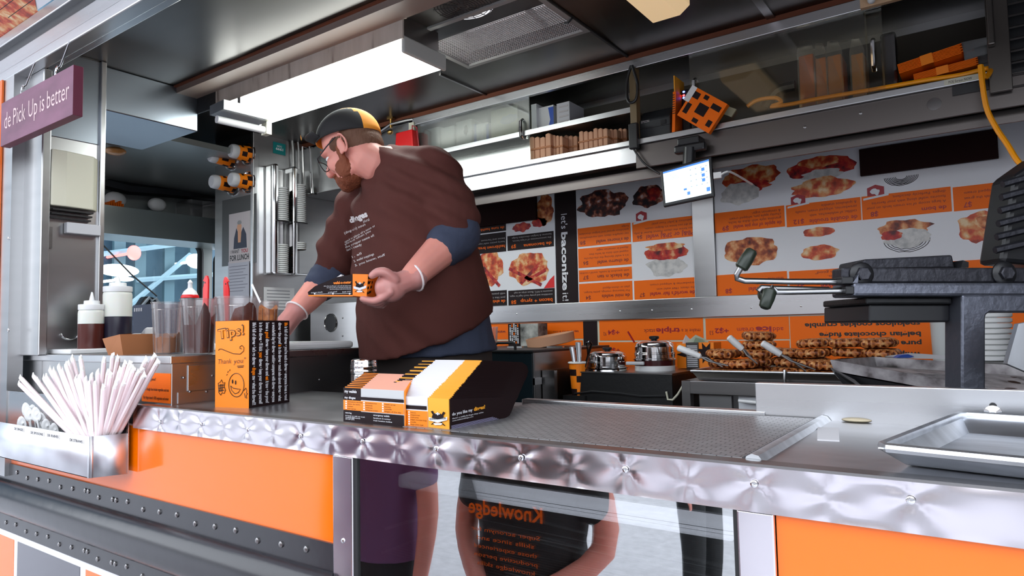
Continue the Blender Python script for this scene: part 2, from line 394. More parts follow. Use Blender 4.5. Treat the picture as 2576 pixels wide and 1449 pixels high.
# ---------------------------------------------------------------- hatch header and open awning
m = MB()
m.box(-6, XR+1, -.02, .03, 2.5, 2.54)
m.box(-6, XR+1, -.012, .03, 2.54, 2.6)
m.box(-6, XR+1, .03, .07, 2.515, 2.62)
struct(m, 'trim_header', 'steel_h', .004)
m = MB(); m.box(-6, XR+1, .07, .085, 2.575, 2.6); m.box(-6, XR+1, -.016, -.011, 2.536, 2.54); struct(m, 'trim_header_gasket', 'rubber')
m = MB(); m.box(-6, XR+1, .085, .092, 2.585, 2.6); struct(m, 'trim_header_bead', 'chrome')
m = MB(); m.box(-6, XR+1, -.005, .03, 2.6, 2.64); struct(m, 'trim_header_upper', 'black', .0)
m = MB(); m.box(-6, XR+1, -.03, .0, 2.635, 2.675); struct(m, 'trim_header_lip', 'steel_h', .003)
aw = thing('awning', 'open hatch awning with a waffle picture above the purple sign', 'awning', (-3, -.6, 2.8))
m = MB(); m.slab([V((-6, -.03, 2.68)), V((1.5, -.03, 2.68)), V((1.5, -1.3, 3.3)), V((-6, -1.3, 3.3))], (0, .012, .03)); obj(m, 'panel', 'menuw', aw)
an = V((0, -.388, -.9217)).normalized(); 
an = V((0, -.62, -1.27)).normalized()
def aw_pt(px, py):
    d = ray(px, py); p = V((0, -.03, 2.68)); return EYE + d*((p-EYE).dot(an)/d.dot(an))
m = MB(); m.blob(aw_pt(25, 45), (1, 0, 0), V((0, -1.27, .62)).normalized(), .2, .12, 3, rough=.3, nrm=an, lift=.002); obj(m, 'picture', 'foodp', aw)
m = MB(); 
for i in range(16):
    x = aw_pt(95, 10).x-.18+i*.018
    m.box(x, x+.002, -.17, -.12, 2.722, 2.7225)
for i in range(7):
    y = aw_pt(120, 15); yy = -.06-.03*i; zz = 2.68+(-.03-yy)*.488-.002
    m.box(y.x-.25, y.x+.3, yy-.001, yy+.001, zz-.001, zz)
obj(m, 'grid_print', 'ink', aw)
# ---------------------------------------------------------------- outer wall below the counter
m = MB()
m.box(-3.6, -1.19, .0, .02, 1.045, 1.24)
struct(m, 'wall_front_panel', 'orange')
m = MB(); m.box(-.265, .9, .0, .02, .4, 1.24); struct(m, 'wall_front_panel', 'orange')
# sheet steel pulled in at every rivet, so it puckers in crosses between them
RV = [aY(*q, -.012) for q in ((402, 1062), (505, 1068), (622, 1081), (756, 1097), (912, 1110), (1097, 1129), (1311, 1152), (1573, 1181), (1897, 1217), (2291, 1258))]
def pucker(x, z):
    f = .0022*noise.noise(V((x*9, z*12, 1.7)))
    for p in RV:
        dx, dz = x-p.x, z-p.z; r = sqrt(dx*dx+dz*dz)
        if r < .16: f += .0013*math.exp(-(r/.05)**2)*cos(4*math.atan2(dz, dx)+.4)*min(1, r/.012)-.0012*math.exp(-(r/.014)**2)
    for p, q in zip(RV, RV[1:]):
        dx, dz = x-(p.x+q.x)/2, z-1.268; r = sqrt(dx*dx+dz*dz)
        if r < .12: f += .001*math.exp(-(r/.045)**2)*cos(4*math.atan2(dz, dx)+.8)*min(1, r/.012)
    return f*min(1, (z-1.2365)/.006, (1.3005-z)/.006) if 1.2365 < z < 1.3005 else 0
m = MB(); nx, nz = 420, 12; vs = []
for i in range(nx+1):
    for j in range(nz+1):
        x, z = -2.057+3.007*i/nx, 1.2365+.064*j/nz; vs.append(V((x, -.012-pucker(x, z), z)))
m.smooth = True; m.faces(vs, [(i*(nz+1)+j, (i+1)*(nz+1)+j, (i+1)*(nz+1)+j+1, i*(nz+1)+j+1) for i in range(nx) for j in range(nz)])
m.smooth = False; m.box(-2.057, .95, -.0085, .012, 1.2365, 1.3005); sk = struct(m, 'trim_counter_skirt', 'skirt')
for px, py in ((402, 1062), (505, 1068), (622, 1081), (756, 1097), (912, 1110), (1097, 1129), (1311, 1152), (1573, 1181), (1897, 1217), (2291, 1258)):
    q = MB(); c = aY(px, py, -.012); q.lathe(c, [(.0052, 0), (.0052, .0015), (.0035, .0022), (.002, .0022), (.0016, .0008)], 14, FRONT); obj(q, 'rivet', 'chrome', sk)
m = MB(); m.box(-2.06, .95, -.014, .004, 1.3005, 1.3045); m.box(-2.06, .95, .004, .03, 1.2985, 1.302); struct(m, 'trim_counter_edge', 'steel_d')
m = MB(); m.box(-1.19, -1.128, -.008, .01, .3, 1.2365); po = struct(m, 'trim_post', 'skirt', .003)
q = MB(); c = aY(863, 1360, -.008); disc(q, c, FRONT, .005, .003); obj(q, 'rivet', 'chrome', po)
m = MB(); m.box(-1.128, -1.116, -.004, .01, .3, 1.2365); struct(m, 'trim_post_gasket', 'rubber')
m = MB(); m.box(-.318, -.266, -.008, .01, .3, 1.2365); struct(m, 'trim_post', 'skirt', .003)
m = MB(); m.box(-.324, -.318, -.004, .01, .3, 1.2365); struct(m, 'trim_post_gasket', 'rubber')
# rub rail: two riveted flats with a half round between
m = MB()
m.box(-3.7, -1.19, -.006, .02, .985, 1.045); m.box(-3.7, -1.19, -.006, .02, .80, .86)
prof = []
for i in range(9):
    a = -pi/2+pi*i/8; prof.append(V((-3.7, -.006-.035*cos(a), .9225+.0625*sin(a))))
m.smooth = True; m.slab(prof, (2.51, 0, 0)); rr = struct(m, 'trim_rub_rail', 'rail')
rv = [(-3.0+i*.0905) for i in range(20)]
for i, x in enumerate(rv):
    for zz in (1.015, .83):
        for dx in ((0, .022) if i in (7, 9) else (0,)):
            q = MB(); disc(q, V((x+dx, -.006, zz+.006*sin(i*2.1))), FRONT, .0075, .005); obj(q, 'rivet', 'steel_d', rr)
# printed lower side
m = MB(); m.box(-3.8, -1.16, .0, .02, .0, .80); lo = struct(m, 'wall_front_lower', 'menuw')
def printed(px0, px1, mt, z1, z0):
    a = aY(px0[0], px0[1], 0); b = aY(px1[0], px1[1], 0)
    q = MB(); q.box(a.x, b.x, -.0015, .0, z0, z1); obj(q, 'printed_block', mt, lo)
printed((-120, 1330), (37, 1330), 'orange', .775, .4)
printed((46, 1340), (203, 1380), mat('grey_print', (.06, .055, .075), .15, coat=.5), .775, .62)
printed((46, 1340), (203, 1380), 'orange', .6, .3)
printed((217, 1410), (282, 1425), 'orange', .775, .62)
printed((297, 1430), (420, 1449), 'orange', .775, .66)
printed((440, 1430), (700, 1449), mat('grey_print2', (.06, .055, .075), .15, coat=.5), .775, .5)
# ---------------------------------------------------------------- counter
m = MB(); m.box(-2.06, .95, .0, .55, 1.27, CZ); ct = struct(m, 'trim_counter', 'counter')
m = MB(); m.box(-1.06, -.42, .53, .56, 1.27, CZ+.012); struct(m, 'trim_counter_lip', 'steel_h', .002)
m = MB(); m.box(-.44, .95, .535, .56, 1.27, 1.372); bs = struct(m, 'trim_splash', 'steel_h', .002)
q = MB(); c = aY(2498, 1021, .535); q.lathe(c, [(.006, 0), (.006, .003)], 12, FRONT); obj(q, 'screw', 'black', bs)
q = MB(); c = aY(2498, 1038, .535); q.lathe(c, [(.014, 0), (.014, .01), (.006, .012), (.006, .04)], 16, FRONT); obj(q, 'stud', 'chrome', bs)
# front wall behind the counter, below
m = MB(); m.box(-2.06, -1.19, .02, .04, .3, 1.27); m.box(-.3, .95, .02, .04, .3, 1.27); struct(m, 'wall_front_inner', 'steel_d')
# right end wall
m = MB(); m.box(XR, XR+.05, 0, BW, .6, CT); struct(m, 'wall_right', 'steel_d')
# ---------------------------------------------------------------- menu boards on the back wall (hung upside down, as photographed)
YB = BW-.0075
def mpp(px, py): return (aY(px, py, YB)-aY(px, py+1, YB)).length
c2 = lambda x, y: (1180+x/3.622, 430+y/3.622)
c3 = lambda x, y: (1780+x/2.898, 330+y/2.898)
c4 = lambda x, y: (1180+x/3.68, 780+y/3.68)
c5 = lambda x, y: (1680+x/2.875, 780+y/2.875)
class Board:
    def __init__(s, name, label, x0, x1, z0, z1, base='menuw'):
        s.t = thing(name, label, 'sign', ((x0+x1)/2, BW-.004, z0))
        m = MB(); m.box(x0, x1, BW-.007, BW-.0005, z0, z1); obj(m, 'backing', base, s.t)
        s.L = {}; s.x1 = x1
    def panel(s, c, tl, tr, bl, br, mt='orange_p', name='panel'):
        q = [aY(*c(*p), YB) for p in (tl, tr, bl, br)]
        x0, x1 = (q[0].x+q[2].x)/2, (q[1].x+q[3].x)/2; z1, z0 = (q[0].z+q[1].z)/2, (q[2].z+q[3].z)/2
        x1 = min(x1, s.x1); m = MB(); m.box(x0, x1, YB-.0012, BW-.006, z0, z1); obj(m, name, mt, s.t)
    def text(s, c, t, p0, p1, h, mt='maroon', bold=0., k=None):
        a, b = c(*p0), c(*p1); P0, P1 = aY(*a, YB-.0012), aY(*b, YB-.0012)
        z = (P0.z+P1.z)/2; P0.z = P1.z = z
        sc = 3.622 if c is c2 else 2.898 if c is c3 else 3.68 if c is c4 else 2.875
        s.L.setdefault(mt, MB()).text(t, P0, P1, h/sc*mpp(*a), FRONT, bold)
    def lines(s, c, rows, h, mt='maroon'):
        for t, p0, p1 in rows: s.text(c, t, p0, p1, h, mt)
    def pic(s, c, cen, rx, rz, mt, seed, rough=.16, lift=.0004):
        p = aY(*c(*cen), YB); k = mpp(*c(*cen)); sc = 3.622 if c is c2 else 2.898 if c is c3 else 3.68 if c is c4 else 2.875
        # the wall runs away from the lens: a pixel across is more wall than a pixel down
        kx = abs((aY(*c(cen[0]+1, cen[1]), YB)-aY(*c(cen[0]-1, cen[1]), YB)).x)/2*sc
        m = MB(); m.blob(p, (1, 0, 0), (0, 0, 1), rx/sc*kx, rz/sc*k, seed, 34, rough, lift=lift); obj(m, 'picture', mt, s.t)
        return p, kx/sc, k/sc
    def scribble(s, c, cen, rx, rz, n, seed):
        p = aY(*c(*cen), YB+.0002); sc = 2.898; k = mpp(*c(*cen))/sc; rnd = random.Random(seed); m = MB()
        kx = abs((aY(*c(cen[0]+1, cen[1]), YB)-aY(*c(cen[0]-1, cen[1]), YB)).x)/2
        for j in range(n):
            f = 1-.75*j/n; pts = []
            for i in range(14):
                a = pi+pi*i/13; pts.append(p+V((cos(a)*rx*kx*f, 0, sin(a)*rz*k*f*(1+.08*noise.noise(V((i*.9, j, seed)))))))
            m.tube(pts, .0011, 4)
        obj(m, 'line_drawing', 'ink', s.t)
    def badge(s, c, cen, w, h):
        p = aY(*c(*cen), YB-.0012); sc = 2.898 if c is c3 else 3.622; k = mpp(*c(*cen))/sc; W, H = w*k*.62, h*k/2
        m = MB(); m.mi = 0
        m.face([p+V((x, -.0008, z)) for x, z in ((-W, -H*.6), (W, -H*.6), (W, H*.6), (0, H), (-W, H*.6))])
        m.mi = 1; m.blob(p+V((-.1*W, -.001, .0)), (1, 0, 0), (0, 0, 1), W*.55, H*.42, 2, 14, .2); m.blob(p+V((.15*W, -.0012, -.3*H)), (1, 0, 0), (0, 0, 1), W*.22, H*.3, 4, 12, .1)
        m.face([p+V((x, -.0018, z)) for x, z in ((-W*1.5, -H*1.15), (W*1.5, -H*.75), (W*1.5, -H*.45), (-W*1.5, -H*.85))])
        obj(m, 'emblem', ['maroon_r', 'menuw'], s.t)
    def done(s):
        for mt, m in s.L.items(): obj(m, 'lettering', mt, s.t)
M['maroon_r'] = mat('crimson_print', (.36, .008, .02), .45)
M['txtw'] = mat('grey_lettering', (.45, .42, .42), .5)
zt_ = aY(1447, 470, YB).z
# left board
xl, xm0, xm1, xr = -2.35, aY(*c2(785, 700), YB).x, aY(*c2(982, 700), YB).x, aY(1746, 640, YB).x
zb = aY(1600, 755, YB).z
B = Board('menu_board', 'upside-down menu board of black panels and bacon pictures, behind the man', xl, xm0, zb, zt_)
for q in (((-160, 520), (335, 490), (-160, 600), (337, 548)), ((-160, 610), (335, 560), (-150, 780), (338, 735)), ((350, 590), (768, 552), (352, 725), (775, 690)), ((-150, 1110), (345, 1090), (-140, 1240), (345, 1230)), ((358, 1090), (778, 1068), (360, 1230), (785, 1215))):
    B.panel(c2, *q, mt='brownp')
O2 = 'orange_p'
B.text(c2, 'de tuna hashbrown', (322, 508), (20, 535), 26, O2, .01); B.text(c2, 'hashbrown breakfast', (328, 668), (20, 708), 30, O2, .01)
B.lines(c2, [('hearty potato wafel topped with', (326, 635), (10, 672)), ('bacon and Vermont maple', (326, 605), (40, 640)), ('the awesomeness of crispy bacon,', (750, 598), (395, 632)), ('bananas & belgian chocolate fudge', (750, 570), (390, 604)),
    ('just like the king', (330, 1140), (130, 1158)), ('with peanut butter', (330, 1108), (120, 1122)), ('scandalous and pretty much legal in vegas,', (760, 1112), (370, 1142)), ('awesome in NYC. Bacon strips on top!', (760, 1084), (410, 1108))], 17, 'txtw')
B.text(c2, 'de baconana', (752, 645), (497, 668), 30, O2, .015); B.text(c2, '$9', (428, 670), (385, 676), 34, O2, .01)
B.text(c2, 'de elvis wafel', (330, 1168), (120, 1188), 30, O2, .015); B.text(c2, 'bacon + syrup', (760, 1155), (470, 1178), 34, O2, .015); B.text(c2, '$8', (430, 1178), (385, 1184), 34, O2, .01)
B.pic(c2, (545, 890), 185, 150, 'foodp', 1); B.pic(c2, (190, 880), 120, 150, 'foodp', 5); B.pic(c2, (30, 380), 150, 100, 'foodp', 8); B.pic(c2, (690, 350), 75, 140, 'food', 9); B.pic(c2, (480, 512), 80, 42, 'foodr', 12); B.pic(c2, (640, 470), 70, 40, 'foodr', 13)
for i, (x0, y0, x1, y1) in enumerate(((365, 890, 660, 1040), (640, 850, 470, 1030), (700, 900, 530, 1000), (130, 880, 280, 1050))):
    a, b = aY(*c2(x0, y0), YB), aY(*c2(x1, y1), YB); d = (b-a).normalized()*.0; u = FRONT.cross((b-a)).normalized()*.009
    m = MB(); m.face([a-u+FRONT*.001, b-u+FRONT*.001, b+u+FRONT*.001, a+u+FRONT*.001]); obj(m, 'picture', 'foodr', B.t)
m = MB(); p = [aY(*c2(*q), YB-.001) for q in ((680, 1070), (778, 1062), (775, 950), (735, 990))]; m.face(p); obj(m, 'picture', 'red', B.t)
B.done()
# black strip
B = Board('slogan_strip', 'black strip with white sideways slogan between the two menu boards', xm0+.004, xm1-.002, zb, zt_, 'brownp')
for t, y0, y1, b_ in (("let's", 395, 530, .0), ('baconize', 560, 1090, .03), ('it!', 1112, 1185, .0)):
    P0, P1 = aY(*c2(838+(y0-395)*.02, y0), YB-.0005), aY(*c2(838+(y1-395)*.02, y1), YB-.0005); P1.x = P0.x
    B.L.setdefault('menuw', MB()).text(t, P0, P1, .036, FRONT, b_)
B.done()
# middle board
B = Board('menu_board', 'upside-down orange and white menu board left of the steel wall post', xm1+.002, xr-.002, zb, zt_)
for q in (((990, 523), (1470, 475), (995, 690), (1475, 650)), ((993, 712), (1478, 665), (1000, 885), (1482, 850)), ((1000, 908), (1482, 870), (1003, 1010), (1485, 985)), ((1003, 1030), (1487, 1000), (1007, 1200), (1490, 1182)), ((1485, 470), (2045, 410), (1493, 645), (2052, 597)), ((1505, 1000), (2065, 970), (1507, 1180), (2070, 1155))):
    B.panel(c2, *q)
for t, a, b, h, bo in (("de s'mores wafel", (1455, 602), (1160, 632), 32, .015), ('$8', (1062, 638), (1012, 644), 34, .01), ('de churro wafel', (1455, 795), (1170, 822), 32, .015), ('$6', (1088, 822), (1040, 830), 34, .01), ('de black n tan', (1460, 928), (1170, 955), 32, .015), ('$7', (1090, 953), (1040, 961), 34, .01),
        ('de mini wafels', (1465, 1113), (1210, 1133), 32, .015), ('$4', (1110, 1138), (1065, 1143), 34, .01), ('PB&J or SP&J wafel', (2048, 545), (1615, 582), 42, .012), ('$6', (1578, 585), (1530, 592), 36, .01), ("de world's fair wafel", (2060, 1085), (1650, 1112), 36, .018), ('$7', (1602, 1112), (1555, 1118), 36, .01)):
    B.text(c2, t, a, b, h, 'maroon_r' if 'fair' in t or '&J' in t else 'maroon', bo)
B.lines(c2, [('our campfire classic with marshmallows,', (1455, 562), (1005, 604)), ('speculoos spread and belgian chocolate', (1455, 526), (1005, 568)), ('fudge', (1455, 492), (1390, 498)), ("it's a wafel dancing the cha-cha-cha", (1452, 758), (1050, 793)), ('topped with dulce de leche then', (1452, 722), (1095, 754)), ('dipped in cinnamon sugar', (1452, 688), (1160, 713)),
    ("with speculoos & nutella, world's cookies", (1458, 895), (1010, 928)), ('For beaucoup cravings, petite hunger,', (1462, 1078), (1045, 1103)), ('plain or choco-dipped', (1462, 1045), (1220, 1060)), ('you know the classic Peanut Butter & Jelly,', (2045, 515), (1500, 560)), ("but did you know it's Belgian cousin,", (2045, 478), (1600, 515)), ('Spekuloos & Jelly? Your pick!', (2045, 440), (1665, 470)),
    ('the classic 1964 wafel with', (2062, 1048), (1710, 1072)), ('strawberries & whipped cream', (2062, 1008), (1650, 1032))], 19, 'maroon')
B.pic(c2, (1215, 300), 215, 125, 'foodd', 2); B.pic(c2, (1640, 225), 150, 100, 'foodd', 4); B.pic(c2, (1680, 210), 60, 60, 'foodr', 14); B.pic(c2, (1790, 740), 200, 70, 'foodr', 6, .12); B.pic(c2, (1800, 870), 190, 85, 'foodw', 7, lift=.0002); B.pic(c2, (1790, 690), 170, 35, 'foodp', 17, .12, lift=.0008)
B.badge(c2, (1570, 420), 85, 110); B.done()
# right board
xr0, xr1 = aY(1801, 600, YB).x, .12
B = Board('menu_board', 'upside-down orange and white menu board right of the steel wall post', xr0, xr1, zb, zt_)
for q in (((48, 598), (558, 543), (58, 748), (565, 690)), ((572, 542), (1117, 480), (578, 700), (1118, 648)), ((1122, 477), (1770, 405), (1130, 648), (1782, 583)), ((1785, 403), (2560, 330), (1797, 582), (2600, 510)), ((68, 1050), (578, 1020), (72, 1205), (585, 1190)), ((595, 1018), (2500, 910), (600, 1190), (2510, 1100))):
    B.panel(c3, *q)
for t, a, b, h, bo in (('de apple of my pie wafel', (540, 650), (190, 690), 28, .012), ('$9', (155, 690), (108, 697), 34, .02), ('de double trouble', (1092, 610), (742, 645), 32, .012), ('$12', (703, 640), (625, 650), 34, .02), ('de bom', (1742, 540), (1560, 558), 30, .02), ('$8', (1243, 585), (1188, 592), 36, .02), ('de bacon a wafel', (2340, 478), (2055, 508), 34, .0), ('$7', (1925, 515), (1865, 522), 38, .02),
        ('de turtle wafel', (552, 1122), (300, 1142), 32, .012), ('$8', (178, 1148), (130, 1153), 34, .02), ('de bedekke', (1080, 1098), (825, 1115), 36, .02), ('$9', (702, 1115), (650, 1120), 34, .02)):
    B.text(c3, t, a, b, h, 'maroon_r', bo)
B.lines(c3, [('grandma style with dulce de leche,', (537, 622), (150, 662)), ('chunky apple jam, whipped cream', (535, 595), (160, 633)), ('& cinnamon sugar.', (532, 568), (320, 590)), ('cadillac of wafelwiches. with', (1088, 572), (745, 605)), ('strawberries, whipped cream, nutella', (1088, 540), (640, 582)), ('& spekuloos crumble', (1085, 508), (828, 530)),
    ('A large scoop of ice cream lands on your', (1738, 502), (1158, 555)), ('favorite wafel along with your favorite', (1735, 466), (1195, 518)), ('dinges. Perfectly decadent.', (1735, 432), (1345, 466)), ('battle with the great', (2180, 455), (1870, 480)), ('bread, whipped cream', (2210, 410), (1870, 440)), ('& crumble', (2240, 372), (2105, 385)), ('dulce de leche', (556, 1085), (330, 1105)), ('walnuts', (556, 1060), (440, 1070)), ('with wafelinis.', (1130, 1035), (875, 1052)), ('goes to "damn good"', (1150, 1002), (785, 1025))], 20, 'maroon')
B.pic(c3, (310, 335), 205, 85, 'foodp', 3); B.pic(c3, (300, 400), 150, 45, 'foodr', 23, lift=.0006); B.pic(c3, (240, 450), 145, 80, 'foodw', 4, lift=.0008)
B.pic(c3, (820, 265), 255, 75, 'foodr', 6, .12); B.pic(c3, (810, 225), 150, 40, 'foodp', 26, .12, lift=.0006); B.pic(c3, (830, 315), 150, 40, 'foodw', 9, lift=.0008); B.pic(c3, (830, 410), 230, 72, 'foodp', 10, .12, lift=.001)
B.scribble(c3, (1410, 330), 125, 65, 8, 3)
B.pic(c3, (310, 875), 200, 100, 'food', 11); B.pic(c3, (810, 735), 120, 34, 'foodp', 15, .1); B.pic(c3, (815, 885), 135, 55, 'foodp', 18, .1)
B.pic(c3, (1430, 710), 190, 70, 'food', 19); B.pic(c3, (1460, 780), 170, 70, 'foodw', 20, lift=.0008); B.scribble(c3, (1450, 790), 170, 90, 6, 5); B.pic(c3, (1340, 760), 80, 35, 'foodr', 30, lift=.001)
B.pic(c3, (2010, 700), 200, 110, 'foodp', 21); B.pic(c3, (2060, 660), 110, 50, 'food', 22, lift=.0008)
B.badge(c3, (660, 505), 80, 90); B.badge(c3, (1225, 440), 88, 100); B.done()
# dark boards hung over the prints
def flat_board(name, label, c, tl, tr, bl, br):
    q = [aY(*c(*p), 1.87) for p in (tl, tr, bl, br)]
    x0, x1 = (q[0].x+q[2].x)/2, (q[1].x+q[3].x)/2; z1, z0 = (q[0].z+q[1].z)/2, (q[2].z+q[3].z)/2
    m = MB(); m.box(x0, x1, 1.87, 1.888, z0, z1); return solo(m, name, 'brown_board', label, 'board', bevel=.002)
flat_board('dark_board', 'blank dark brown board over the menu of black panels', c2, (-120, 262), (605, 212), (-110, 515), (607, 462))
flat_board('dark_board', 'blank dark brown board over the top right corner of the menus', c3, (1105, 103), (2130, 10), (1108, 320), (2105, 205))
# steel rail, post and the lower orange prints
m = MB(); zr0, zr1 = aY(1600, 803, BW-.02).z, aY(1600, 754, BW-.02).z; m.box(-3.2, .5, BW-.02, BW, zr0, zr1); rl = struct(m, 'trim_rail', 'steel_h', .003)
for px in (1300, 1560, 1640, 1740, 1890, 2015, 2150):
    q = MB(); disc(q, aY(px, 790-(px-1300)*.028, BW-.02), FRONT, .004, .003); obj(q, 'screw', 'chrome', rl)
m = MB(); m.box(xr, xr0-.004, BW-.016, BW, zr1, zt_+.01); struct(m, 'trim_wall_post', 'steel', .002)
zo0 = 1.22
B = Board('topping_board', 'upside-down orange price strip under the steel rail', -2.3, aY(2351, 860, YB).x, zo0, zr0-.002, 'cream')
B.panel(c4, (-60, 130), (1060, 110), (-60, 270), (1060, 270)); B.panel(c4, (-60, 285), (1060, 285), (-60, 800), (1060, 800))
B.panel(c4, (1065, 105), (1195, 100), (1065, 800), (1195, 800), 'brownp')
B.panel(c4, (1208, 100), (2168, 70), (1208, 280), (2168, 278)); B.panel(c4, (1208, 300), (2168, 290), (1208, 800), (2168, 800))
B.panel(c5, (275, 62), (878, 45), (275, 212), (878, 212)); B.panel(c5, (240, 222), (888, 222), (240, 600), (888, 600)); B.panel(c5, (893, 45), (1940, 20), (893, 600), (1950, 600))
B.text(c4, 'make it a', (2140, 172), (1965, 176), 36); B.text(c4, 'triple', (1955, 166), (1730, 172), 48, 'maroon_r', .03); B.text(c4, 'stack', (1722, 175), (1618, 178), 40)
B.text(c4, '+$4', (1392, 185), (1285, 190), 42, 'maroon_r', .03); B.text(c4, '92', (1272, 205), (1243, 206), 34); B.text(c4, '+$4', (1397, 352), (1290, 356), 38, 'maroon_r', .02)
B.text(c4, 'tea', (1015, 188), (975, 190), 22, 'maroon', .02); B.text(c4, 'by harney & sons', (968, 190), (780, 194), 20); B.text(c4, 'water', (340, 190), (245, 194), 26, 'maroon', .02)
B.text(c5, 'add', (835, 122), (760, 126), 34, 'maroon_r'); B.text(c5, 'ice', (750, 118), (635, 124), 40, 'maroon_r', .04); B.text(c5, 'cream', (622, 125), (500, 130), 34, 'maroon_r'); B.text(c5, '+$2', (440, 130), (340, 136), 36, 'maroon_r', .03); B.text(c5, '53', (330, 150), (302, 151), 30)
for t, a, b in (('spekuloos cookies crumble', (1825, 78), (990, 100)), ('belgian chocolate fudge', (1830, 150), (1095, 172)), ('pure', (1835, 222), (1685, 226)), ('whipped', (1835, 300), (1560, 310))): B.text(c5, t, a, b, 36, 'ink', .035)
B.pic(c4, (1460, 205), 50, 52, 'ink', 3); B.pic(c4, (1465, 370), 45, 42, 'ink', 5)
P = [aY(*c4(*q), YB-.003) for q in ((1470, 200), (1530, 300))]; m = MB(); m.tube(P, .004, 6); obj(m, 'picture', 'maroon_r', B.t)
B.done()
B = Board('topping_board', 'narrow orange sign at the far right edge beside the white stack', aY(2511, 850, YB).x, aY(2600, 850, YB).x, 1.22, zr0-.002, 'orange_p')
B.text(c5, 'cookies', (2620, 222), (2420, 226), 36, 'ink', .035); B.text(c5, 'butter', (2600, 296), (2405, 302), 36, 'ink', .035); B.done()
# bright opening low in the back wall, between the two orange prints
# ---------------------------------------------------------------- overhead cabinets
zs = 2.243
m = MB()
xcl, xcr = aY(1040, 300, FC).x, .04
m.box(xcl, xcr, FC-.01, FC+.012, 2.54, 2.578); struct(m, 'trim_cabinet_rail', 'steel_h', .002)
m = MB(); m.box(-3.25, XR, FC-.004, FC+.004, 2.578, 2.6); struct(m, 'trim_rust_line', 'rust')
cab = thing('overhead_cabinet', 'long steel overhead cabinet with clear sliding doors above the menus', 'cabinet', (-1.2, FC, zs))
m = MB(); m.box(xcl, xcr, BW-.03, BW-.01, zs, 2.56); m.box(xcl, xcl+.015, FC, BW-.01, zs, 2.56); m.box(xcl, xcr, FC, BW-.01, zs-.006, zs); m.box(xcr, xcr+.01, FC, BW-.01, zs, 2.56); obj(m, 'carcass', mat('dark_carcass', (.035, .026, .018), .45), cab)
m = MB(); m.box(xcl, xcr, FC-.014, FC+.004, zs-.016, zs+.006); obj(m, 'shelf_lip', 'steel_h', cab, bevel=.002)
xp = aY(1595, 250, FC).x
m = MB(); m.box(xp-.016, xp+.012, FC-.006, FC+.03, zs, 2.545); obj(m, 'divider', mat('worn_post', (.2, .14, .07), .5), cab)
zm = aY(1330, 326, FC).z
m = MB(); m.box(xcl+.015, xp-.016, FC+.004, BW-.03, zm-.01, zm); m.box(xcl+.015, xp-.016, FC+.002, FC+.01, zm-.022, zm); obj(m, 'shelf', 'steel_h', cab)
def door(x0, x1, y, z0, z1, hx, hz0, hz1, mt='acryl2'):
    m = MB(); m.box(x0, x1, y, y+.004, z0, z1); d = obj(m, 'sliding_door', mt, cab)
    q = MB(); q.tube([V((hx, y, hz0)), V((hx, y-.018, hz0+.012)), V((hx, y-.02, (hz0+hz1)/2)), V((hx, y-.018, hz1-.012)), V((hx, y, hz1))], .0075, 8); obj(q, 'door_handle', 'chrome', d)
h = lambda px, py: aY(px, py, FC)
door(xcl+.02, h(1330, 350).x, FC+.008, zs+.006, 2.54, h(1313, 320).x, h(1313, 350).z, h(1313, 300).z, 'acryl')
door(h(1735, 250).x, h(2183, 150).x, FC+.008, zs+.006, 2.54, h(1748, 230).x, h(1748, 260).z, h(1748, 198).z)
door(h(2178, 150).x, h(2222, 150).x, FC+.016, zs+.006, 2.54, h(2196, 130).x, h(2196, 175).z, h(2196, 96).z)
# valance strips under the cabinet
m = MB(); m.box(xcl, xp, FC+.0, FC+.01, zs-.085, zs-.016); struct(m, 'trim_valance', 'steel_h')
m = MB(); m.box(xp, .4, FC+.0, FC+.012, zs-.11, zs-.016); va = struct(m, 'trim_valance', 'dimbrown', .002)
for px, py in ((2025, 320), (2165, 285)):
    q = MB(); disc(q, aY(px, py, FC), FRONT, .005, .003); obj(q, 'screw', 'steel_d', va)
q = MB(); q.lathe(aY(2350, 262, FC), [(.02, 0), (.02, .003)], 18, FRONT); obj(q, 'plate', 'chrome', va)
m = MB()
for i, (y, z0, z1) in enumerate(((1.56, 2.1, 2.14), (1.66, 2.15, 2.185), (1.76, 2.17, 2.2))): m.box(-2.4, .4, y, y+.012, z0, z1)
m.box(-2.4, .4, FC+.01, BW, 2.226, 2.236); m.box(-2.4, .4, 1.56, 1.9, 2.2, 2.21)
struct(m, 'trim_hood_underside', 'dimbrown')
m = MB(); p = aY(2370, 170, FC); q0, q1 = aY(2375, 210, FC-.016), aY(2465, 190, FC-.016)
m.box(q0.x, q1.x, FC-.016, FC-.0145, zs-.014, zs+.004); tp = solo(m, 'label_tape', 'cream', 'cream label tape stuck on the cabinet shelf lip at right', 'label')
m = MB(); m.text('POE Screen NOW', V((q0.x+.012, FC-.016, zs-.01)), V((q1.x-.02, FC-.016, zs-.01)), .009, FRONT); obj(m, 'lettering', 'ink', tp)
# steel hood left of the cabinet with two handle bars
zh0 = aY(790, 488, FC).z
m = MB(); m.box(-3.245, xcl-.03, FC, BW, zh0, 2.57); hd = solo(m, 'steel_hood', 'steel', 'deep steel wall hood behind the man with two upright bars', 'hood', bevel=.004)
for px0, px1 in ((772, 776), (790, 796)):
    a, b = aY(px0, 372, FC), aY(px1, 488, FC); q = MB()
    q.tube([a, a+V((0, -.03, 0)), b+V((0, -.03, 0)), b], .007, 8); obj(q, 'handle_bar', 'chrome', hd)
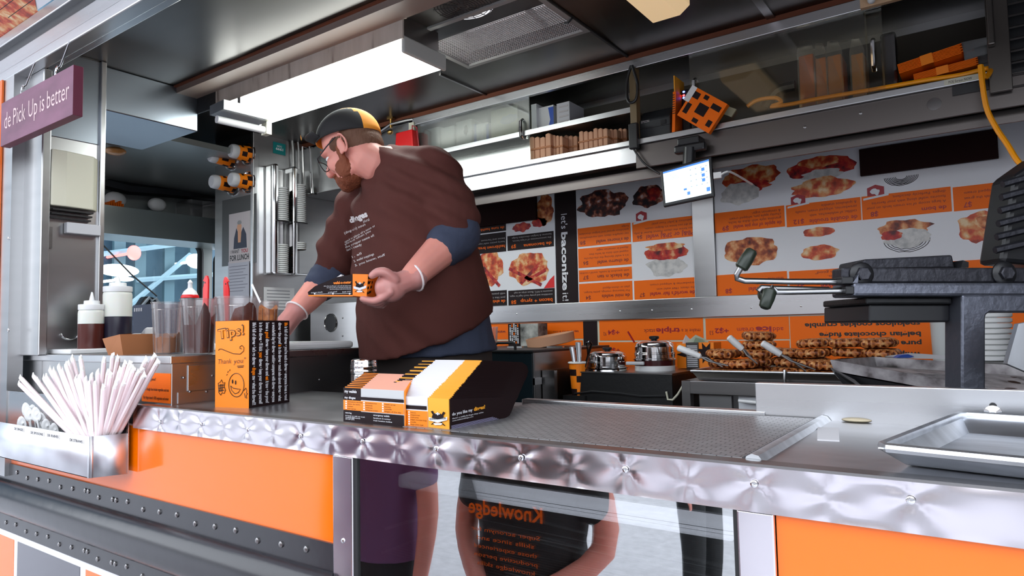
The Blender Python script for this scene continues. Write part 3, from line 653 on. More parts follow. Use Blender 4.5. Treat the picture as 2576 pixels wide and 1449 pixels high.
# ---------------------------------------------------------------- ceiling fixtures
fx = thing('ceiling_lamp', 'long glowing fluorescent ceiling lamp with stained side plate', 'lamp', (-2.2, .76, 2.46))
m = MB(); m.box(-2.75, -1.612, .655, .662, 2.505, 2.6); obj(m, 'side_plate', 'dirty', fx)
m = MB(); m.slab([V((-3.36, .655, 2.5)), V((-2.751, .655, 2.5)), V((-2.751, .655, 2.6)), V((-3.33, .655, 2.6))], (0, .007, 0)); obj(m, 'side_plate_left', 'blackm', fx)  # left stretch of the side plate, coloured near black
m = MB(); m.slab([V((-1.612, .652, 2.575)), V((-1.595, .648, 2.57)), V((-1.595, .648, 2.592)), V((-1.612, .652, 2.6))], (0, .012, 0)); obj(m, 'bracket', mat('bracket_cream', (.6, .45, .36), .6), fx)
m = MB(); m.box(-2.78, -1.625, .662, .88, 2.462, 2.515); obj(m, 'diffuser', 'light', fx, bevel=.012)
m = MB(); m.box(-1.627, -1.612, .66, .886, 2.458, 2.52); obj(m, 'end_cap', mat('lamp_end', (.5, .5, .47), .5), fx, bevel=.012, seg=3)
m = MB(); m.box(-2.8, -1.63, .68, .86, 2.515, 2.6); obj(m, 'housing', 'steel_d', fx)
q = MB(); a = aY(405, 280, .655); q.box(a.x-.02, a.x+.05, .6535, .655, a.z-.012, a.z+.03); obj(q, 'sticker', mat('grey_label', (.3, .28, .27), .6), fx)
q = MB(); a = aY(405, 296, .655); q.box(a.x-.022, a.x+.012, .6538, .655, a.z-.012, a.z+.012); obj(q, 'sticker', 'kraft', fx)
t2 = thing('lamp_tube', 'bare unlit tube lamp hanging just below the glowing lamp end', 'lamp', (-2.7, .9, 2.36))
a, b = aZ(545, 300, 2.39), aZ(664, 327, 2.39)
m = MB(); m.tube([a, b], .016, 12); obj(m, 'tube', 'white', t2)
d = (b-a).normalized(); m = MB(); m.obox(b+d*.012+V((0, 0, .005)), d*.012, V((-d.y, d.x, 0))*.022, V((0, 0, .025))); obj(m, 'end_holder', 'cream', t2)
m = MB(); m.obox((a+b)/2+V((0, 0, .05)), (b-a)*.5, V((-d.y, d.x, 0))*.06, V((0, 0, .02))); m.box((a.x+b.x)/2-.01, (a.x+b.x)/2+.01, (a.y+b.y)/2-.01, (a.y+b.y)/2+.01, 2.44, 2.6); obj(m, 'reflector', 'steel', t2)
# second fixture, cream cover
l2 = thing('ceiling_lamp', 'cream unlit lamp cover at the top edge right of the roof vent', 'lamp', (-.85, .8, 2.52))
P = [aZ(1643, 59, 2.535), aZ(1730, 20, 2.535), aZ(1715, -30, 2.535), aZ(1585, -10, 2.535)]
x0, x1 = P[0].x, P[1].x-.005; y1 = P[0].y
m = MB(); m.slab([V((x0-.012, y1, 2.56)), V((x0, y1, 2.535)), V((x1-.035, y1, 2.535)), V((x1, y1, 2.56)), V((x1, y1, 2.6)), V((x0-.012, y1, 2.6))], (0, -.5, 0)); obj(m, 'cover', 'lamp2', l2, bevel=.003)
m = MB(); m.box(x0-.03, x1+.01, y1-.52, y1+.004, 2.592, 2.6); obj(m, 'base', 'cream', l2)
l3 = thing('lamp_bracket', 'small cream bracket with a round bulb at the top right rail', 'lamp', (-.3, FC-.04, 2.56))
a, b = aY(2165, 20, FC-.02), aY(2235, 3, FC-.02)
m = MB(); m.box(a.x, b.x+.04, FC-.03, FC-.011, a.z-.006, a.z+.05); obj(m, 'plate', mat('bracket_tan', (.65, .42, .25), .5), l3)
m = MB(); m.ell(aY(2192, 0, FC-.045), (.012, .016, .012)); obj(m, 'bulb', 'white', l3)
# ---------------------------------------------------------------- roof vent
vt = thing('roof_vent', 'roof vent with round fan guard and bright mesh screen', 'vent', (-1.46, 1.0, 2.6))
m = MB()
for a in ((vx0-.02, vx0, vy0-.02, vy1+.02), (vx1, vx1+.02, vy0-.02, vy1+.02), (vx0, vx1, vy1, vy1+.02), (vx0, vx1, vy0-.02, vy0)): m.box(*a, CT-.008, CT+.16)
obj(m, 'frame', mat('vent_frame', (.3, .29, .28), .5, .4), vt)
m = MB(); m.box(vx0, vx1, vy0, vy1, CT+.13, CT+.136); obj(m, 'lid', glass_mat('milky_lid', (.9, .9, .9), .05, .3, .4, (.9, .82, .8)), vt)
yc = aZ(1139, 91, 2.602).y
m = MB()                                                    # fan plate with a round opening
fc = aZ(1165, 14, 2.604); R_ = .105; k = 32
ring = [V((fc.x+R_*cos(2*pi*i/k), fc.y+R_*sin(2*pi*i/k), 2.604)) for i in range(k)]
sq = []
for p in ring:
    d = p-V((fc.x, fc.y, 2.604)); sq.append(V((fc.x+max(vx0-fc.x, min(vx1-fc.x, d.x*8)), fc.y+max(-.4, min(yc-fc.y, d.y*8)), 2.604)))
m.faces(ring+sq, [(i, (i+1) % k, k+(i+1) % k, k+i) for i in range(k)]); obj(m, 'fan_plate', 'black', vt)
m = MB(); m.box(vx0-.02, vx1+.02, fc.y-.4, vy0-.02, 2.585, 2.604); m.b.free(); m = MB()
for j in range(9):
    r = R_*(j+1)/9.5; m.tube([V((fc.x+r*cos(2*pi*i/28), fc.y+r*sin(2*pi*i/28), 2.6)) for i in range(28)], .0014, 4, True)
for j in range(14):
    a = 2*pi*j/14; m.tube([V((fc.x+.02*cos(a), fc.y+.02*sin(a), 2.6)), V((fc.x+R_*cos(a), fc.y+R_*sin(a), 2.6))], .0014, 4)
obj(m, 'fan_guard', 'blackm', vt)['kind'] = 'stuff'
m = MB(); m.lathe(V((fc.x, fc.y, 2.615)), [(.03, 0), (.03, .03)], 16)
obj(m, 'fan_motor', 'black', vt)
for j in range(5):
    a = 2*pi*j/5; m = MB(); m.faces([V((fc.x+.025*cos(a-.3), fc.y+.025*sin(a-.3), 2.62)), V((fc.x+.1*cos(a-.3), fc.y+.1*sin(a-.3), 2.618)), V((fc.x+.1*cos(a+.4), fc.y+.1*sin(a+.4), 2.64)), V((fc.x+.025*cos(a+.4), fc.y+.025*sin(a+.4), 2.635))], [(0, 1, 2, 3)]); obj(m, 'fan_blade', 'blackm', vt)
m = MB()                                                    # mesh screen, a fine grid of wires
for i in range(54):
    x = vx0+(vx1-vx0)*i/53; m.box(x-.0011, x+.0011, yc, vy1, 2.6, 2.602)
for i in range(22):
    y = yc+(vy1-yc)*i/21; m.box(vx0, vx1, y-.0011, y+.0011, 2.6, 2.602)
obj(m, 'mesh_screen', mat('screen_wire', (.45, .42, .42), .5, .5), vt)['kind'] = 'stuff'
a, b = aZ(1305, 0, 2.63), aZ(1372, 62, 2.63); m = MB(); m.tube([a, b], .012, 8); obj(m, 'lid_arm', 'white', vt)
a, b = aZ(1420, 58, 2.596), aZ(1440, 45, 2.592); m = MB(); m.tube([a, (a+b)/2+V((0, 0, -.008)), b], .004, 6); obj(m, 'latch', 'black', vt)
# ---------------------------------------------------------------- hanging sign
sg = thing('hanging_sign', 'purple wooden sign reading de Pick Up is better, hung on two hooks', 'sign', (-2.75, -.06, 2.2))
Ys = -.075
tl, tr, bl, br = aY(10, 255, Ys), aY(187, 163, Ys), aY(5, 365, Ys), aY(180, 292, Ys)
zt0, zb0 = (tl.z+tr.z)/2, (bl.z+br.z)/2; x0, x1 = (tl.x+bl.x)/2-.02, (tr.x+br.x)/2
m = MB(); m.box(x0, x1, Ys, Ys+.03, zb0, zt0); bd = obj(m, 'board', ['sign', 'sign_ed'], sg, bevel=.0015)
for p in bd.data.polygons:
    if abs(p.normal.y) < .5: p.material_index = 1
m = MB(); W = x1-x0; hz = zb0+(zt0-zb0)*.36
xa = x0+W*.075
hh = (zt0-zb0)*.4
for t, u0, u1 in (('de', .06, .16), ('Pick', .195, .375), ('Up', .42, .545), ('is', .58, .64), ('better', .675, .955)):
    m.text(t, V((x0+W*u0, Ys, hz)), V((x0+W*u1, Ys, hz)), hh, FRONT, -.004)
obj(m, 'lettering', 'signt', sg)
for px, py in ((62, 210), (148, 155)):
    a = aY(px, py, -.05); q = MB(); z0 = zt0
    q.tube([V((a.x, -.06, z0-.004)), V((a.x, -.06, z0+.02)), V((a.x+.008, -.06, z0+.032)), V((a.x, -.055, z0+.042)), V((a.x-.008, -.05, z0+.034))], .003, 6)
    q.tube([V((a.x, -.055, z0+.034)), V((a.x, -.045, z0+.046)), V((a.x, -.018, max(2.505, z0+.05)))], .003, 6); obj(q, 'hook', 'chrome', sg)
# ---------------------------------------------------------------- things on the short end wall and in the cab
Xw = -2.868
def wq(px, py): return aX(px, py, Xw)
ac = thing('air_vent_box', 'bulging cream vent box high on the end wall with dark slats below', 'vent box', (Xw, .13, 1.95))
zA, zB_ = wq(170, 388).z, wq(170, 525).z
m = MB(); prof = [V((Xw, .051, zA)), V((Xw+.045, .0515, zA)), V((Xw+.05, .1, zA)), V((Xw+.035, .2, zA)), V((Xw, .23, zA))]
m.slab(prof, (0, 0, zB_-zA)); obj(m, 'cover', 'cream', ac, bevel=.004)
for i in range(3):
    q = MB(); z = zB_-.004-.014*i; q.box(Xw, Xw+.04-.01*i, .06, .2, z-.012, z-.006); obj(q, 'slat', 'black', ac)
q = MB(); a, b = wq(160, 560), wq(243, 595); q.box(Xw, Xw+.03, a.y, .232, b.z, a.z); solo(q, 'wall_box', 'greyp', 'small light grey box under the cream vent box', 'box', bevel=.003)
q = MB(); a, b = wq(113, 570), wq(128, 625); q.box(Xw, Xw+.012, a.y, b.y, b.z, a.z); solo(q, 'wall_clip', 'steel_d', 'grey clip on the end wall left of the small grey box', 'clip')
# cab lamp, dash and wheel
lp = aX(290, 380, -3.6); m = MB(); m.ell(lp, (.05, .05, .02)); solo(m, 'cab_lamp', mat('amber', (.5, .22, .06), .3), 'small amber dome lamp on the cab ceiling', 'lamp')

a = aX(370, 745, -4.3)
st = thing('driver_seat', 'black and pale blue seat back in the cab below the windscreen', 'seat', (-4.0, a.y, 1.2))
p, q_ = aX(333, 757, -4.05), aX(405, 840, -4.05)
m = MB(); m.box(-4.1, -4.0, p.y, q_.y, .6, p.z-.06); obj(m, 'back', mat('navy_vinyl', (.012, .02, .06), .4), st, bevel=.02)
m = MB(); m.slab([V((-4.09, p.y+.01, p.z-.05)), V((-4.09, p.y+.06, p.z+.03)), V((-4.09, q_.y-.05, p.z+.02)), V((-4.09, q_.y, p.z-.05))], (.08, 0, 0)); obj(m, 'headrest', 'black', st, bevel=.015)
m = MB(); m.tube([V((-3.995, p.y+.02, p.z-.04)), V((-3.995, p.y+.07, p.z+.02)), V((-3.995, (p.y+q_.y)/2, p.z-.0)), V((-3.995, q_.y-.06, p.z+.015)), V((-3.995, q_.y-.02, p.z-.04))], .008, 6); obj(m, 'piping', mat('pale_piping', (.5, .58, .65), .5), st)
m = MB(); m.box(-4.0, -3.985, p.y-.02, q_.y, q_.z+.05, q_.z+.08); obj(m, 'band', mat('pale_band', (.35, .42, .5), .5), st)
m = MB(); m.box(-4.55, -4.33, .1, 1.75, 1.3, 1.42); m.box(-4.55, -4.4, .1, 1.75, .6, 1.3); solo(m, 'dashboard', mat('dash_grey', (.4, .42, .44), .5), 'pale grey dashboard under the windscreen', 'dashboard', bevel=.02)
m = MB(); a, b = aX(330, 820, -3.9), aX(390, 765, -3.9); 
for i, (px, py, s) in enumerate(((300, 500, .05), (405, 513, .045))):
    a = aX(px, py, -4.36); q = MB(); q.ell(a+V((-.05, 0, 0)), (.04, s*1.3, s)); solo(q, 'paper_roll', 'white', ['pale roll lying at the left on the cab shelf', 'round white roll end on the cab shelf right of centre'][i], 'roll')
q = MB(); a = aX(270, 497, -4.36); 
for i in range(7): q.box(-4.5, -4.34, a.y+i*.013, a.y+i*.013+.009, sh0.z-.02, sh0.z+.03+.008*(i % 3))
solo(q, 'folded_cartons', 'orange_p', 'row of orange folded cartons at the left of the cab shelf', 'cartons', )['kind'] = 'stuff'
q = MB(); a, b = aX(478, 500, -4.36), aX(545, 540, -4.36); q.box(-4.55, -4.35, a.y, b.y, sh0.z-.02, a.z); solo(q, 'clear_bin', 'tub', 'clear plastic bin at the right end of the cab shelf', 'bin', bevel=.01)
q = MB(); a = aX(330, 470, -4.45); q.tube([aX(262, 455, -4.45), aX(320, 470, -4.45), aX(420, 478, -4.45), aX(540, 490, -4.45)], .05, 8); solo(q, 'rolled_cloth', 'black', 'long black bundle along the top of the cab shelf', 'bundle')
# ---------------------------------------------------------------- world beyond the windscreen
bld = ramp_mat('blue_facade', [(.3, (.012, .03, .05)), (.5, (.035, .08, .12)), (.68, (.1, .17, .22))], .5, stretch=(1, 2.2, .35))
m = MB(); m.box(-17, -16, -6, 26, GZ, 10); hs = solo(m, 'glass_hall', bld, 'blue-grey hall seen through the windscreen', 'building')
for i, (x0, y0, x1, y1) in enumerate(((255, 640, 520, 605), (345, 705, 555, 690), (300, 790, 480, 640))):
    a, b = aX(x0, y0, -15.5), aX(x1, y1, -15.5); q = MB(); q.tube([a, b], .06, 5); obj(q, 'beam', mat('pale_beam', (.3, .42, .47), .5), hs)
for px in (300, 352, 425, 488):
    a, b = aX(px, 590, -15.7), aX(px+4, 840, -15.7); q = MB(); q.box(-15.75, -15.65, a.y-.12, a.y+.12, 0, 9); obj(q, 'mullion', mat('pale_mullion', (.1, .17, .2), .5), hs)
lampw = mat('hall_light', (1, 1, 1), .5, emit=(1, 1, .95), es=3)
for i, (px, py, ry, rz) in enumerate(((298, 680, .42, .13), (495, 657, .26, .17), (312, 702, .2, .05))):
    a = aX(px, py, -14.8); q = MB(); q.ell(a, (.1, ry, rz)); q.tube([a, V((-15.99, a.y, a.z))], .03, 6); solo(q, 'hall_lamp', lampw, ['long bright lamp seen low at the left of the windscreen', 'bright lamp seen at the right edge of the windscreen', 'small bright lamp just under the long one in the windscreen'][i], 'lamp')
a = aX(337, 636, -14.8); q = MB(); q.ell(a, (.1, .14, .16)); q.tube([a, V((-15.99, a.y, a.z))], .03, 6); solo(q, 'signal_lamp', mat('red_signal', (1, .1, .1), .5, emit=(1, .12, .1), es=3), 'red signal lamp seen through the windscreen', 'lamp')
m = MB(); m.tube([aX(255, 612, -4.55), aX(330, 690, -4.5), aX(395, 745, -4.45)], .005, 6); solo(m, 'wiper_arm', 'black', 'thin dark wiper arm slanting across the windscreen', 'wiper')
# ---------------------------------------------------------------- panel with four sleeved cups
def cup(px, py, label, hid):
    """round hole in the steel panel with an orange cup of lids lying in it, pointing out"""
    c = aY(px, py, 1.178); t = thing('cup_tube', label, 'cup', c, group='orange cups in the steel panel'); ax = V((-.06, -1, .03)).normalized()
    m = MB(); m.lathe(c, [(.05, -.002), (.056, .004), (.06, .006), (.062, .0), (.062, -.002)], 24, FRONT, cap=False); m.lathe(c, [(.05, .001), (.0, .001)], 24, FRONT, False); obj(m, 'ring', ['chrome'], t)
    m = MB(); m.lathe(c+V((0, 0, 0)), [(.051, .002), (.05, .0025)], 24, FRONT); obj(m, 'hole', 'black', t)
    L = .09 if hid else .07
    m = MB(); n = 20; u = V((1, 0, 0)); u = (u-ax*u.dot(ax)).normalized(); v = ax.cross(u)
    for i in range(5):                                   # sleeve with black and orange blocks as real facets
        for j in range(n):
            m.mi = 1 if (j//2+i*3) % 5 in (0, 3) and i < 4 else 0
            m.smooth = True
            q = []
            for ii, jj in ((i, j), (i, j+1), (i+1, j+1), (i+1, j)):
                r = .046-.0016*ii; a = 2*pi*jj/n; q.append(c+ax*(L*ii/5)+(u*cos(a)+v*sin(a))*r)
            m.face(q)
    obj(m, 'sleeve', ['orange_t', 'brownp'], t)
    m = MB(); m.lathe(c+ax*L, [(.036, -.004), (.0385, 0), (.0385, .016), (.036, .03), (.03, .036), (0.001, .037)], 24, ax); obj(m, 'cup_end', mat('cup_white%d' % px, (.62, .62, .64), .5), t)
cup(582, 402, 'orange checkered cup with white end, upper left of the four in the panel', 1)
cup(625, 389, 'orange checkered cup with white end, upper right of the four in the panel', 0)
cup(586, 466, 'orange checkered cup with white end, lower left of the four in the panel', 1)
cup(625, 459, 'orange checkered cup with white end, lower right of the four in the panel', 0)
# paper sheets on the panel
def sheet(name, label, Y, tl, br, mt='paper', parts=None):
    a, b = aY(*tl, Y), aY(*br, Y); m = MB(); m.box(a.x, b.x, Y-.002, Y, b.z, a.z); return solo(m, name, mt, label, 'paper'), a, b
s0, a, b = sheet('steel_plaque', 'dark grey plate behind the poster under the cups', 1.179, (560, 505), (645, 660), mat('plate_grey', (.08, .08, .08), .4, .6))
s1, a, b = sheet('poster', 'worn poster of a figure in a dark coat on the steel panel', 1.1765, (577, 540), (630, 657), mat('poster_paper', (.5, .45, .45), .6))
W, H = b.x-a.x, a.z-b.z
m = MB(); o = V((a.x, 1.1744, b.z)); P = lambda u, v: o+V((W*u, 0, H*v))
m.face([P(*q) for q in ((.22, .28), (.85, .28), (.82, .55), (.68, .7), (.6, .62), (.5, .45), (.42, .62), (.36, .7), (.25, .5))]); obj(m, 'figure_print', mat('poster_navy', (.03, .035, .06), .6), s1)
m = MB(); m.blob(P(.5, .72), (1, 0, 0), (0, 0, 1), W*.11, H*.075, 4); m.face([P(*q)+FRONT*.0004 for q in ((.44, .4), (.56, .4), (.6, .66), (.42, .66))]); obj(m, 'figure_print', 'kraft', s1)
m = MB(); m.blob(P(.5, .8), (1, 0, 0), (0, 0, 1), W*.1, H*.04, 6, lift=.001); obj(m, 'figure_print', 'steel_d', s1)
m = MB(); m.text('I WANT', P(.1, .19), P(.5, .19), H*.075, FRONT, .01); m.text('FOR LUNCH', P(.06, .05), P(.95, .05), H*.11, FRONT, .03); obj(m, 'lettering', 'ink', s1)
m = MB(); m.text('YOU', P(.58, .19), P(.9, .19), H*.075, FRONT, .03); obj(m, 'lettering', 'maroon_r', s1)
s2, a, b = sheet('notice', 'long grey notice sheet hanging under the poster', 1.1768, (575, 660), (627, 790), mat('notice_grey', (.42, .42, .47), .6))
m = MB()
for i in range(9):
    z = a.z-.03-.017*i; m.text('xxxx xxx xxxxxx xx xxxx'[(i*3) % 8:], V((a.x+.012, 1.1744, z)), V((b.x-.014-.02*(i % 3), 1.1744, z)), .006, FRONT)
m.b.free()
m = MB()
for i in range(9):
    z = a.z-.03-.017*i; m.box(a.x+.012, b.x-.014-.02*(i % 3), 1.1742, 1.1748, z, z+.003)
o_ = obj(m, 'text_lines', mat('grey_ink', (.15, .15, .18), .6), s2); o_['kind'] = 'stuff'
# side wall right of the corner: stickers, lid dispensers, notice, pipes
XS = -3.249
def wx(px, py): return aX(px, py, XS)
def side_box(name, label, cat, tl, br, dx, mt, **k):
    a, b = wx(*tl), wx(*br); m = MB(); m.box(XS, XS+dx, a.y, b.y, b.z, a.z); return solo(m, name, mt, label, cat, **k), a, b
s, a, b = side_box('sticker', 'teal sticker on the side wall, upper of two', 'sticker', (687, 318), (718, 352), .0015, 'teal')
s, a, b = side_box('sticker', 'teal sticker with a white number, lower of two', 'sticker', (687, 356), (718, 392), .0015, 'teal')
m = MB(); N = V((1, 0, 0)); P = lambda u, v: V((XS+.0015, a.y+(b.y-a.y)*u, b.z+(a.z-b.z)*v)); m.text('NYC', P(.3, .62), P(.7, .62), .01, N, .03); m.text('6661', P(.2, .35), P(.8, .35), .014, N, .04); obj(m, 'lettering', 'menuw', s)
def dispenser(label, x0, x1, ztop, zbot, stacks):
    a, b = wx(x0, ztop), wx(x1, zbot); t = thing('lid_dispenser', label, 'dispenser', (XS, (a.y+b.y)/2, b.z)); yc = (a.y+b.y)/2; W = b.y-a.y
    m = MB(); m.box(XS, XS+.02, a.y, b.y, b.z, a.z); obj(m, 'back', 'steel_d', t)
    m = MB(); m.box(XS, XS+.085, a.y-.004, a.y+.028, b.z-.01, a.z+.02); obj(m, 'side_rail', 'chrome', t, bevel=.012, seg=3)
    for zz in (b.z, (a.z+b.z)/2):
        q = MB(); q.box(XS, XS+.09, a.y, b.y+.004, zz-.008, zz); obj(q, 'tray', 'chrome', t, bevel=.002)
    for z0, n in stacks:
        for i in range(n):
            q = MB(); zz = z0+i*.011; q.lathe(V((XS+.05, yc+.016, zz)), [(.036, 0), (.04, .002), (.04, .007), (.034, .0095)], 16); obj(q, 'cup_lid', 'white', t)
a = wx(680, 690); am = wx(680, 560)
dispenser('steel lid dispenser on the side wall, left of two, with two stacks of white lids', 668, 706, 425, 690, ((a.z, 15), ((wx(668, 425).z+wx(706, 690).z)/2, 17)))
dispenser('steel lid dispenser on the side wall, right of two, with a tall white stack', 716, 748, 432, 692, ((wx(730, 630).z+.0, 4), ((wx(716, 432).z+wx(748, 692).z)/2, 20)))
s, a, b = side_box('notice', 'pale typed notice low on the side wall beside the gloved hand', 'paper', (663, 722), (740, 780), .0015, 'paper')
m = MB()
for i in range(7):
    z = a.z-.02-.018*i; m.box(XS+.0015, XS+.002, a.y+.02, b.y-.03, z, z+.005)
obj(m, 'text_lines', mat('grey_ink2', (.3, .3, .33), .6), s)['kind'] = 'stuff'
for i, px in enumerate((728, 742)):
    q = MB(); a, b = wx(px, 330), wx(px, 425); q.tube([a+V((.015, 0, .02)), (a+b)/2+V((.02, .01, 0)), b+V((.015, .015, 0))], .006, 6); solo(q, 'conduit', 'steel_d', ['dark conduit on the side wall, left of a pair above the dispensers', 'dark conduit on the side wall, right of a pair above the dispensers'][i], 'pipe')
m = MB(); a, b = aY(787, 628, 1.85), aY(787, 735, 1.85); m.tube([b, a], .013, 10); m.lathe(a, [(.016, 0), (.012, .02), (.004, .04)], 10); m.tube([a+V((0, 0, -.06)), a+V((.05, -.02, -.06))], .01, 8)
solo(m, 'tap_pipe', 'chrome', 'upright chrome tap pipe left of the man', 'pipe')
tw = thing('dispenser_cabinet', 'low steel cabinet with one round black hole left of the man', 'dispenser', (-2.9, 1.5, 1.44))
a, b = aY(780, 765, 1.5), aY(905, 868, 1.5); m = MB(); m.box(a.x, b.x, 1.5, 1.7, 1.12, a.z); obj(m, 'body', 'steel', tw, bevel=.004)
c = aY(832, 812, 1.498); m = MB(); m.lathe(c, [(.047, 0), (.045, .003), (.0, .003)], 24, FRONT); obj(m, 'hole', 'black', tw)
m = MB(); m.lathe(c, [(.047, 0), (.05, .005), (.052, .0)], 24, FRONT, False); obj(m, 'ring', 'chrome', tw)
for px, py in ((862, 800), (862, 845)):
    q = MB(); disc(q, aY(px, py, 1.5), FRONT, .005, .003); obj(q, 'screw', 'steel_d', tw)
# alarm and valve on the hood
rd = thing('alarm_box', 'red alarm box with a cable on the steel hood behind his shoulder', 'alarm', (-2.4, FC, 2.35)); Yr = FC-.05
a, b = aY(993, 335, Yr), aY(1038, 378, Yr); m = MB(); m.slab([V((a.x-.006, Yr, b.z-.03)), V((b.x+.008, Yr, b.z-.03)), V((b.x-.004, Yr, a.z)), V((a.x+.006, Yr, a.z))], (0, .05, 0)); obj(m, 'body', 'red', rd, bevel=.006)
m = MB(); m.tube([V((b.x-.02, Yr+.02, a.z)), V((b.x-.01, Yr+.01, a.z+.02)), V((b.x+.02, Yr+.01, a.z+.005)), V((b.x+.03, Yr+.02, b.z-.02))], .003, 6); obj(m, 'cable', 'maroon_r', rd)
vl = thing('brass_valve', 'small brass valve and pipe on the steel hood above his cap', 'valve', (-2.5, FC-.03, 2.4)); a = aY(984, 322, FC-.03)
m = MB(); m.tube([a+V((0, 0, .05)), a], .008, 8); m.ell(a+V((-.008, 0, -.02)), (.018, .014, .014)); m.box(a.x-.02, a.x+.02, FC-.04, FC-.02, a.z+.045, a.z+.055); obj(m, 'valve', mat('brass', (.5, .3, .1), .3, 1), vl)
m = MB(); m.tube([aY(945, 340, FC-.01)+V((0, 0, 0)), aY(985, 312, FC-.03), aY(1022, 303, FC-.01), aY(1040, 300, FC-.005)], .009, 8); obj(m, 'pipe', 'yellow' if False else 'steel_d', vl)
q = MB(); a, b = aY(1030, 310, FC-.01), aY(1043, 372, FC-.01); q.box(a.x, b.x, FC-.015, FC-.0, b.z, a.z); solo(q, 'wall_conduit', 'cream', 'cream upright conduit beside the red alarm box', 'pipe')
# ---------------------------------------------------------------- raised steel box at the left of the counter
ZB = 1.442
xb = aY(430, 905, .05).x
rbx = thing('raised_box', 'raised steel box counter at the left behind the straws', 'counter', (-2.6, .4, CZ))
m = MB(); m.box(-3.25, xb, .052, .88, CZ-.1, ZB-.022); obj(m, 'body', 'steel', rbx, bevel=.002)
m = MB(); m.box(-3.25, xb+.004, .046, .885, ZB-.024, ZB); obj(m, 'top_sheet', 'steel_h', rbx, bevel=.003)
xs_ = xb+.001
m = MB(); m.box(xb, xb+.003, .07, .3, CZ+.003, CZ+.036); m.box(xb, xb+.004, .1, .26, CZ+.038, ZB-.03); obj(m, 'cover_panel', 'steel_h', rbx, bevel=.001)
for px, py in ((462, 950), (535, 945), (478, 985), (520, 985)):
    q = MB(); disc(q, aX(px, py, xb+.004), V((1, 0, 0)), .004, .003); obj(q, 'screw', 'steel_d', rbx)
for px, py in ((693, 966), (804, 955)):
    q = MB(); disc(q, aX(px, py, xb+.0), V((1, 0, 0)), .004, .003); obj(q, 'screw', 'steel_d', rbx)
a, b = aY(357, 937, .05), aY(428, 1019, .05)
m = MB(); m.box(a.x, b.x, .0505, .052, b.z+.004, a.z); n_ = solo(m, 'notice', 'orange_p', 'small orange notice on the raised box front behind the straws', 'notice')
m = MB()
for t, v, u0, u1 in (('allergens?', .75, .15, .5), ('Our dough does include vegetables and nuts', .42, .1, .95), ('Our dinges doesn\'t: 100% vegetarian and kosher', .14, .06, .95)):
    z = b.z+(a.z-b.z)*v; m.text(t, V((a.x+(b.x-a.x)*u0, .0505, z)), V((a.x+(b.x-a.x)*u1, .0505, z)), .009, FRONT, .01)
obj(m, 'lettering', 'brownp', n_)
m = MB(); a = aY(75, 880, .1); b = aY(200, 880, .1); m.box(a.x, b.x, .07, .22, ZB, ZB+.018); solo(m, 'white_board', 'white', 'narrow white board at the far left of the raised box', 'board', bevel=.004)
m = MB(); y0, y1 = aX(690, 880, xb-.03).y, aX(890, 872, xb-.03).y
m.box(-2.55, xb-.03, .4, min(.875, y1), ZB, ZB+.026); cb = solo(m, 'cutting_board', 'white', 'thick white cutting board on the raised box under his gloved hand', 'board', bevel=.009)
# squeeze bottles
def base(px, Y, z=ZB, py=880): p = aY(px, py, Y); return V((p.x, Y, z))
def pxm(px, py, Y): p = aY(px, py, Y); return (p-EYE).dot(FW)/FOC
def bottle(px, Y, wpx, y_tip, y_cap, y_neck, y_liq, sauce, label):
    c = base(px, Y); k = pxm(px, 850, Y); r = wpx*k/2
    z = lambda py: aY(px, py, Y).z-ZB
    t = thing('squeeze_bottle', label, 'bottle', c, group='squeeze bottles on the raised box')
    zc, zn, zl, zt = z(y_cap), z(y_neck), z(y_liq), z(y_tip)
    m = MB(); m.lathe(c, [(r*.93, 0), (r, .006), (r, zl)], 24); obj(m, 'sauce', sauce, t)
    m = MB(); m.lathe(c, [(r, zl+.0005), (r, zn-.012), (r*.97, zn-.004), (r*.9, zn)], 24); obj(m, 'body', 'milk', t)
    m = MB(); h = zc-zn; m.lathe(c, [(r*.98, zn), (r*1.0, zn+.002), (r*1.0, zn+h*.55), (r*.95, zn+h*.6), (r*.6, zn+h*.62), (r*.58, zc), (r*.2, zc+.002), (r*.17, zc+(zt-zc)*.3), (r*.06, zt)], 24); obj(m, 'cap', 'white', t, sharp=35)
bottle(229, .16, 60, 735, 757, 780, 815, 'syrup', 'shorter squeeze bottle half full of dark red sauce')
bottle(294, .24, 66, 695, 712, 735, 797, 'syrup2', 'taller squeeze bottle with dark blue sauce and a white cap')
# kraft tray
c = base(338, .14); k = pxm(338, 850, .14)
kt = thing('kraft_tray', 'brown kraft card tray between the squeeze bottles and the tubs', 'tray', c)
w, d, h = 95*k/2*.95, .09, 50*k
m = MB()
b0 = [V((c.x-w*.85, .08, ZB)), V((c.x+w*.85, .08, ZB)), V((c.x+w*.85, .24, ZB)), V((c.x-w*.85, .24, ZB))]; t0 = [V((c.x-w, .065, ZB+h*.8)), V((c.x+w, .065, ZB+h)), V((c.x+w, .255, ZB+h)), V((c.x-w, .255, ZB+h*.9))]
m.faces(b0+t0, [(3, 2, 1, 0)]+[(i, (i+1) % 4, 4+(i+1) % 4, 4+i) for i in range(4)]); obj(m, 'walls', 'card', kt)
m = MB(); m.face([t0[0]+V((.0, .002, 0)), t0[1]+V((0, .002, 0)), t0[1]+V((-.01, .05, .004)), t0[0]+V((.02, .05, .006))]); obj(m, 'flap', 'card', kt)
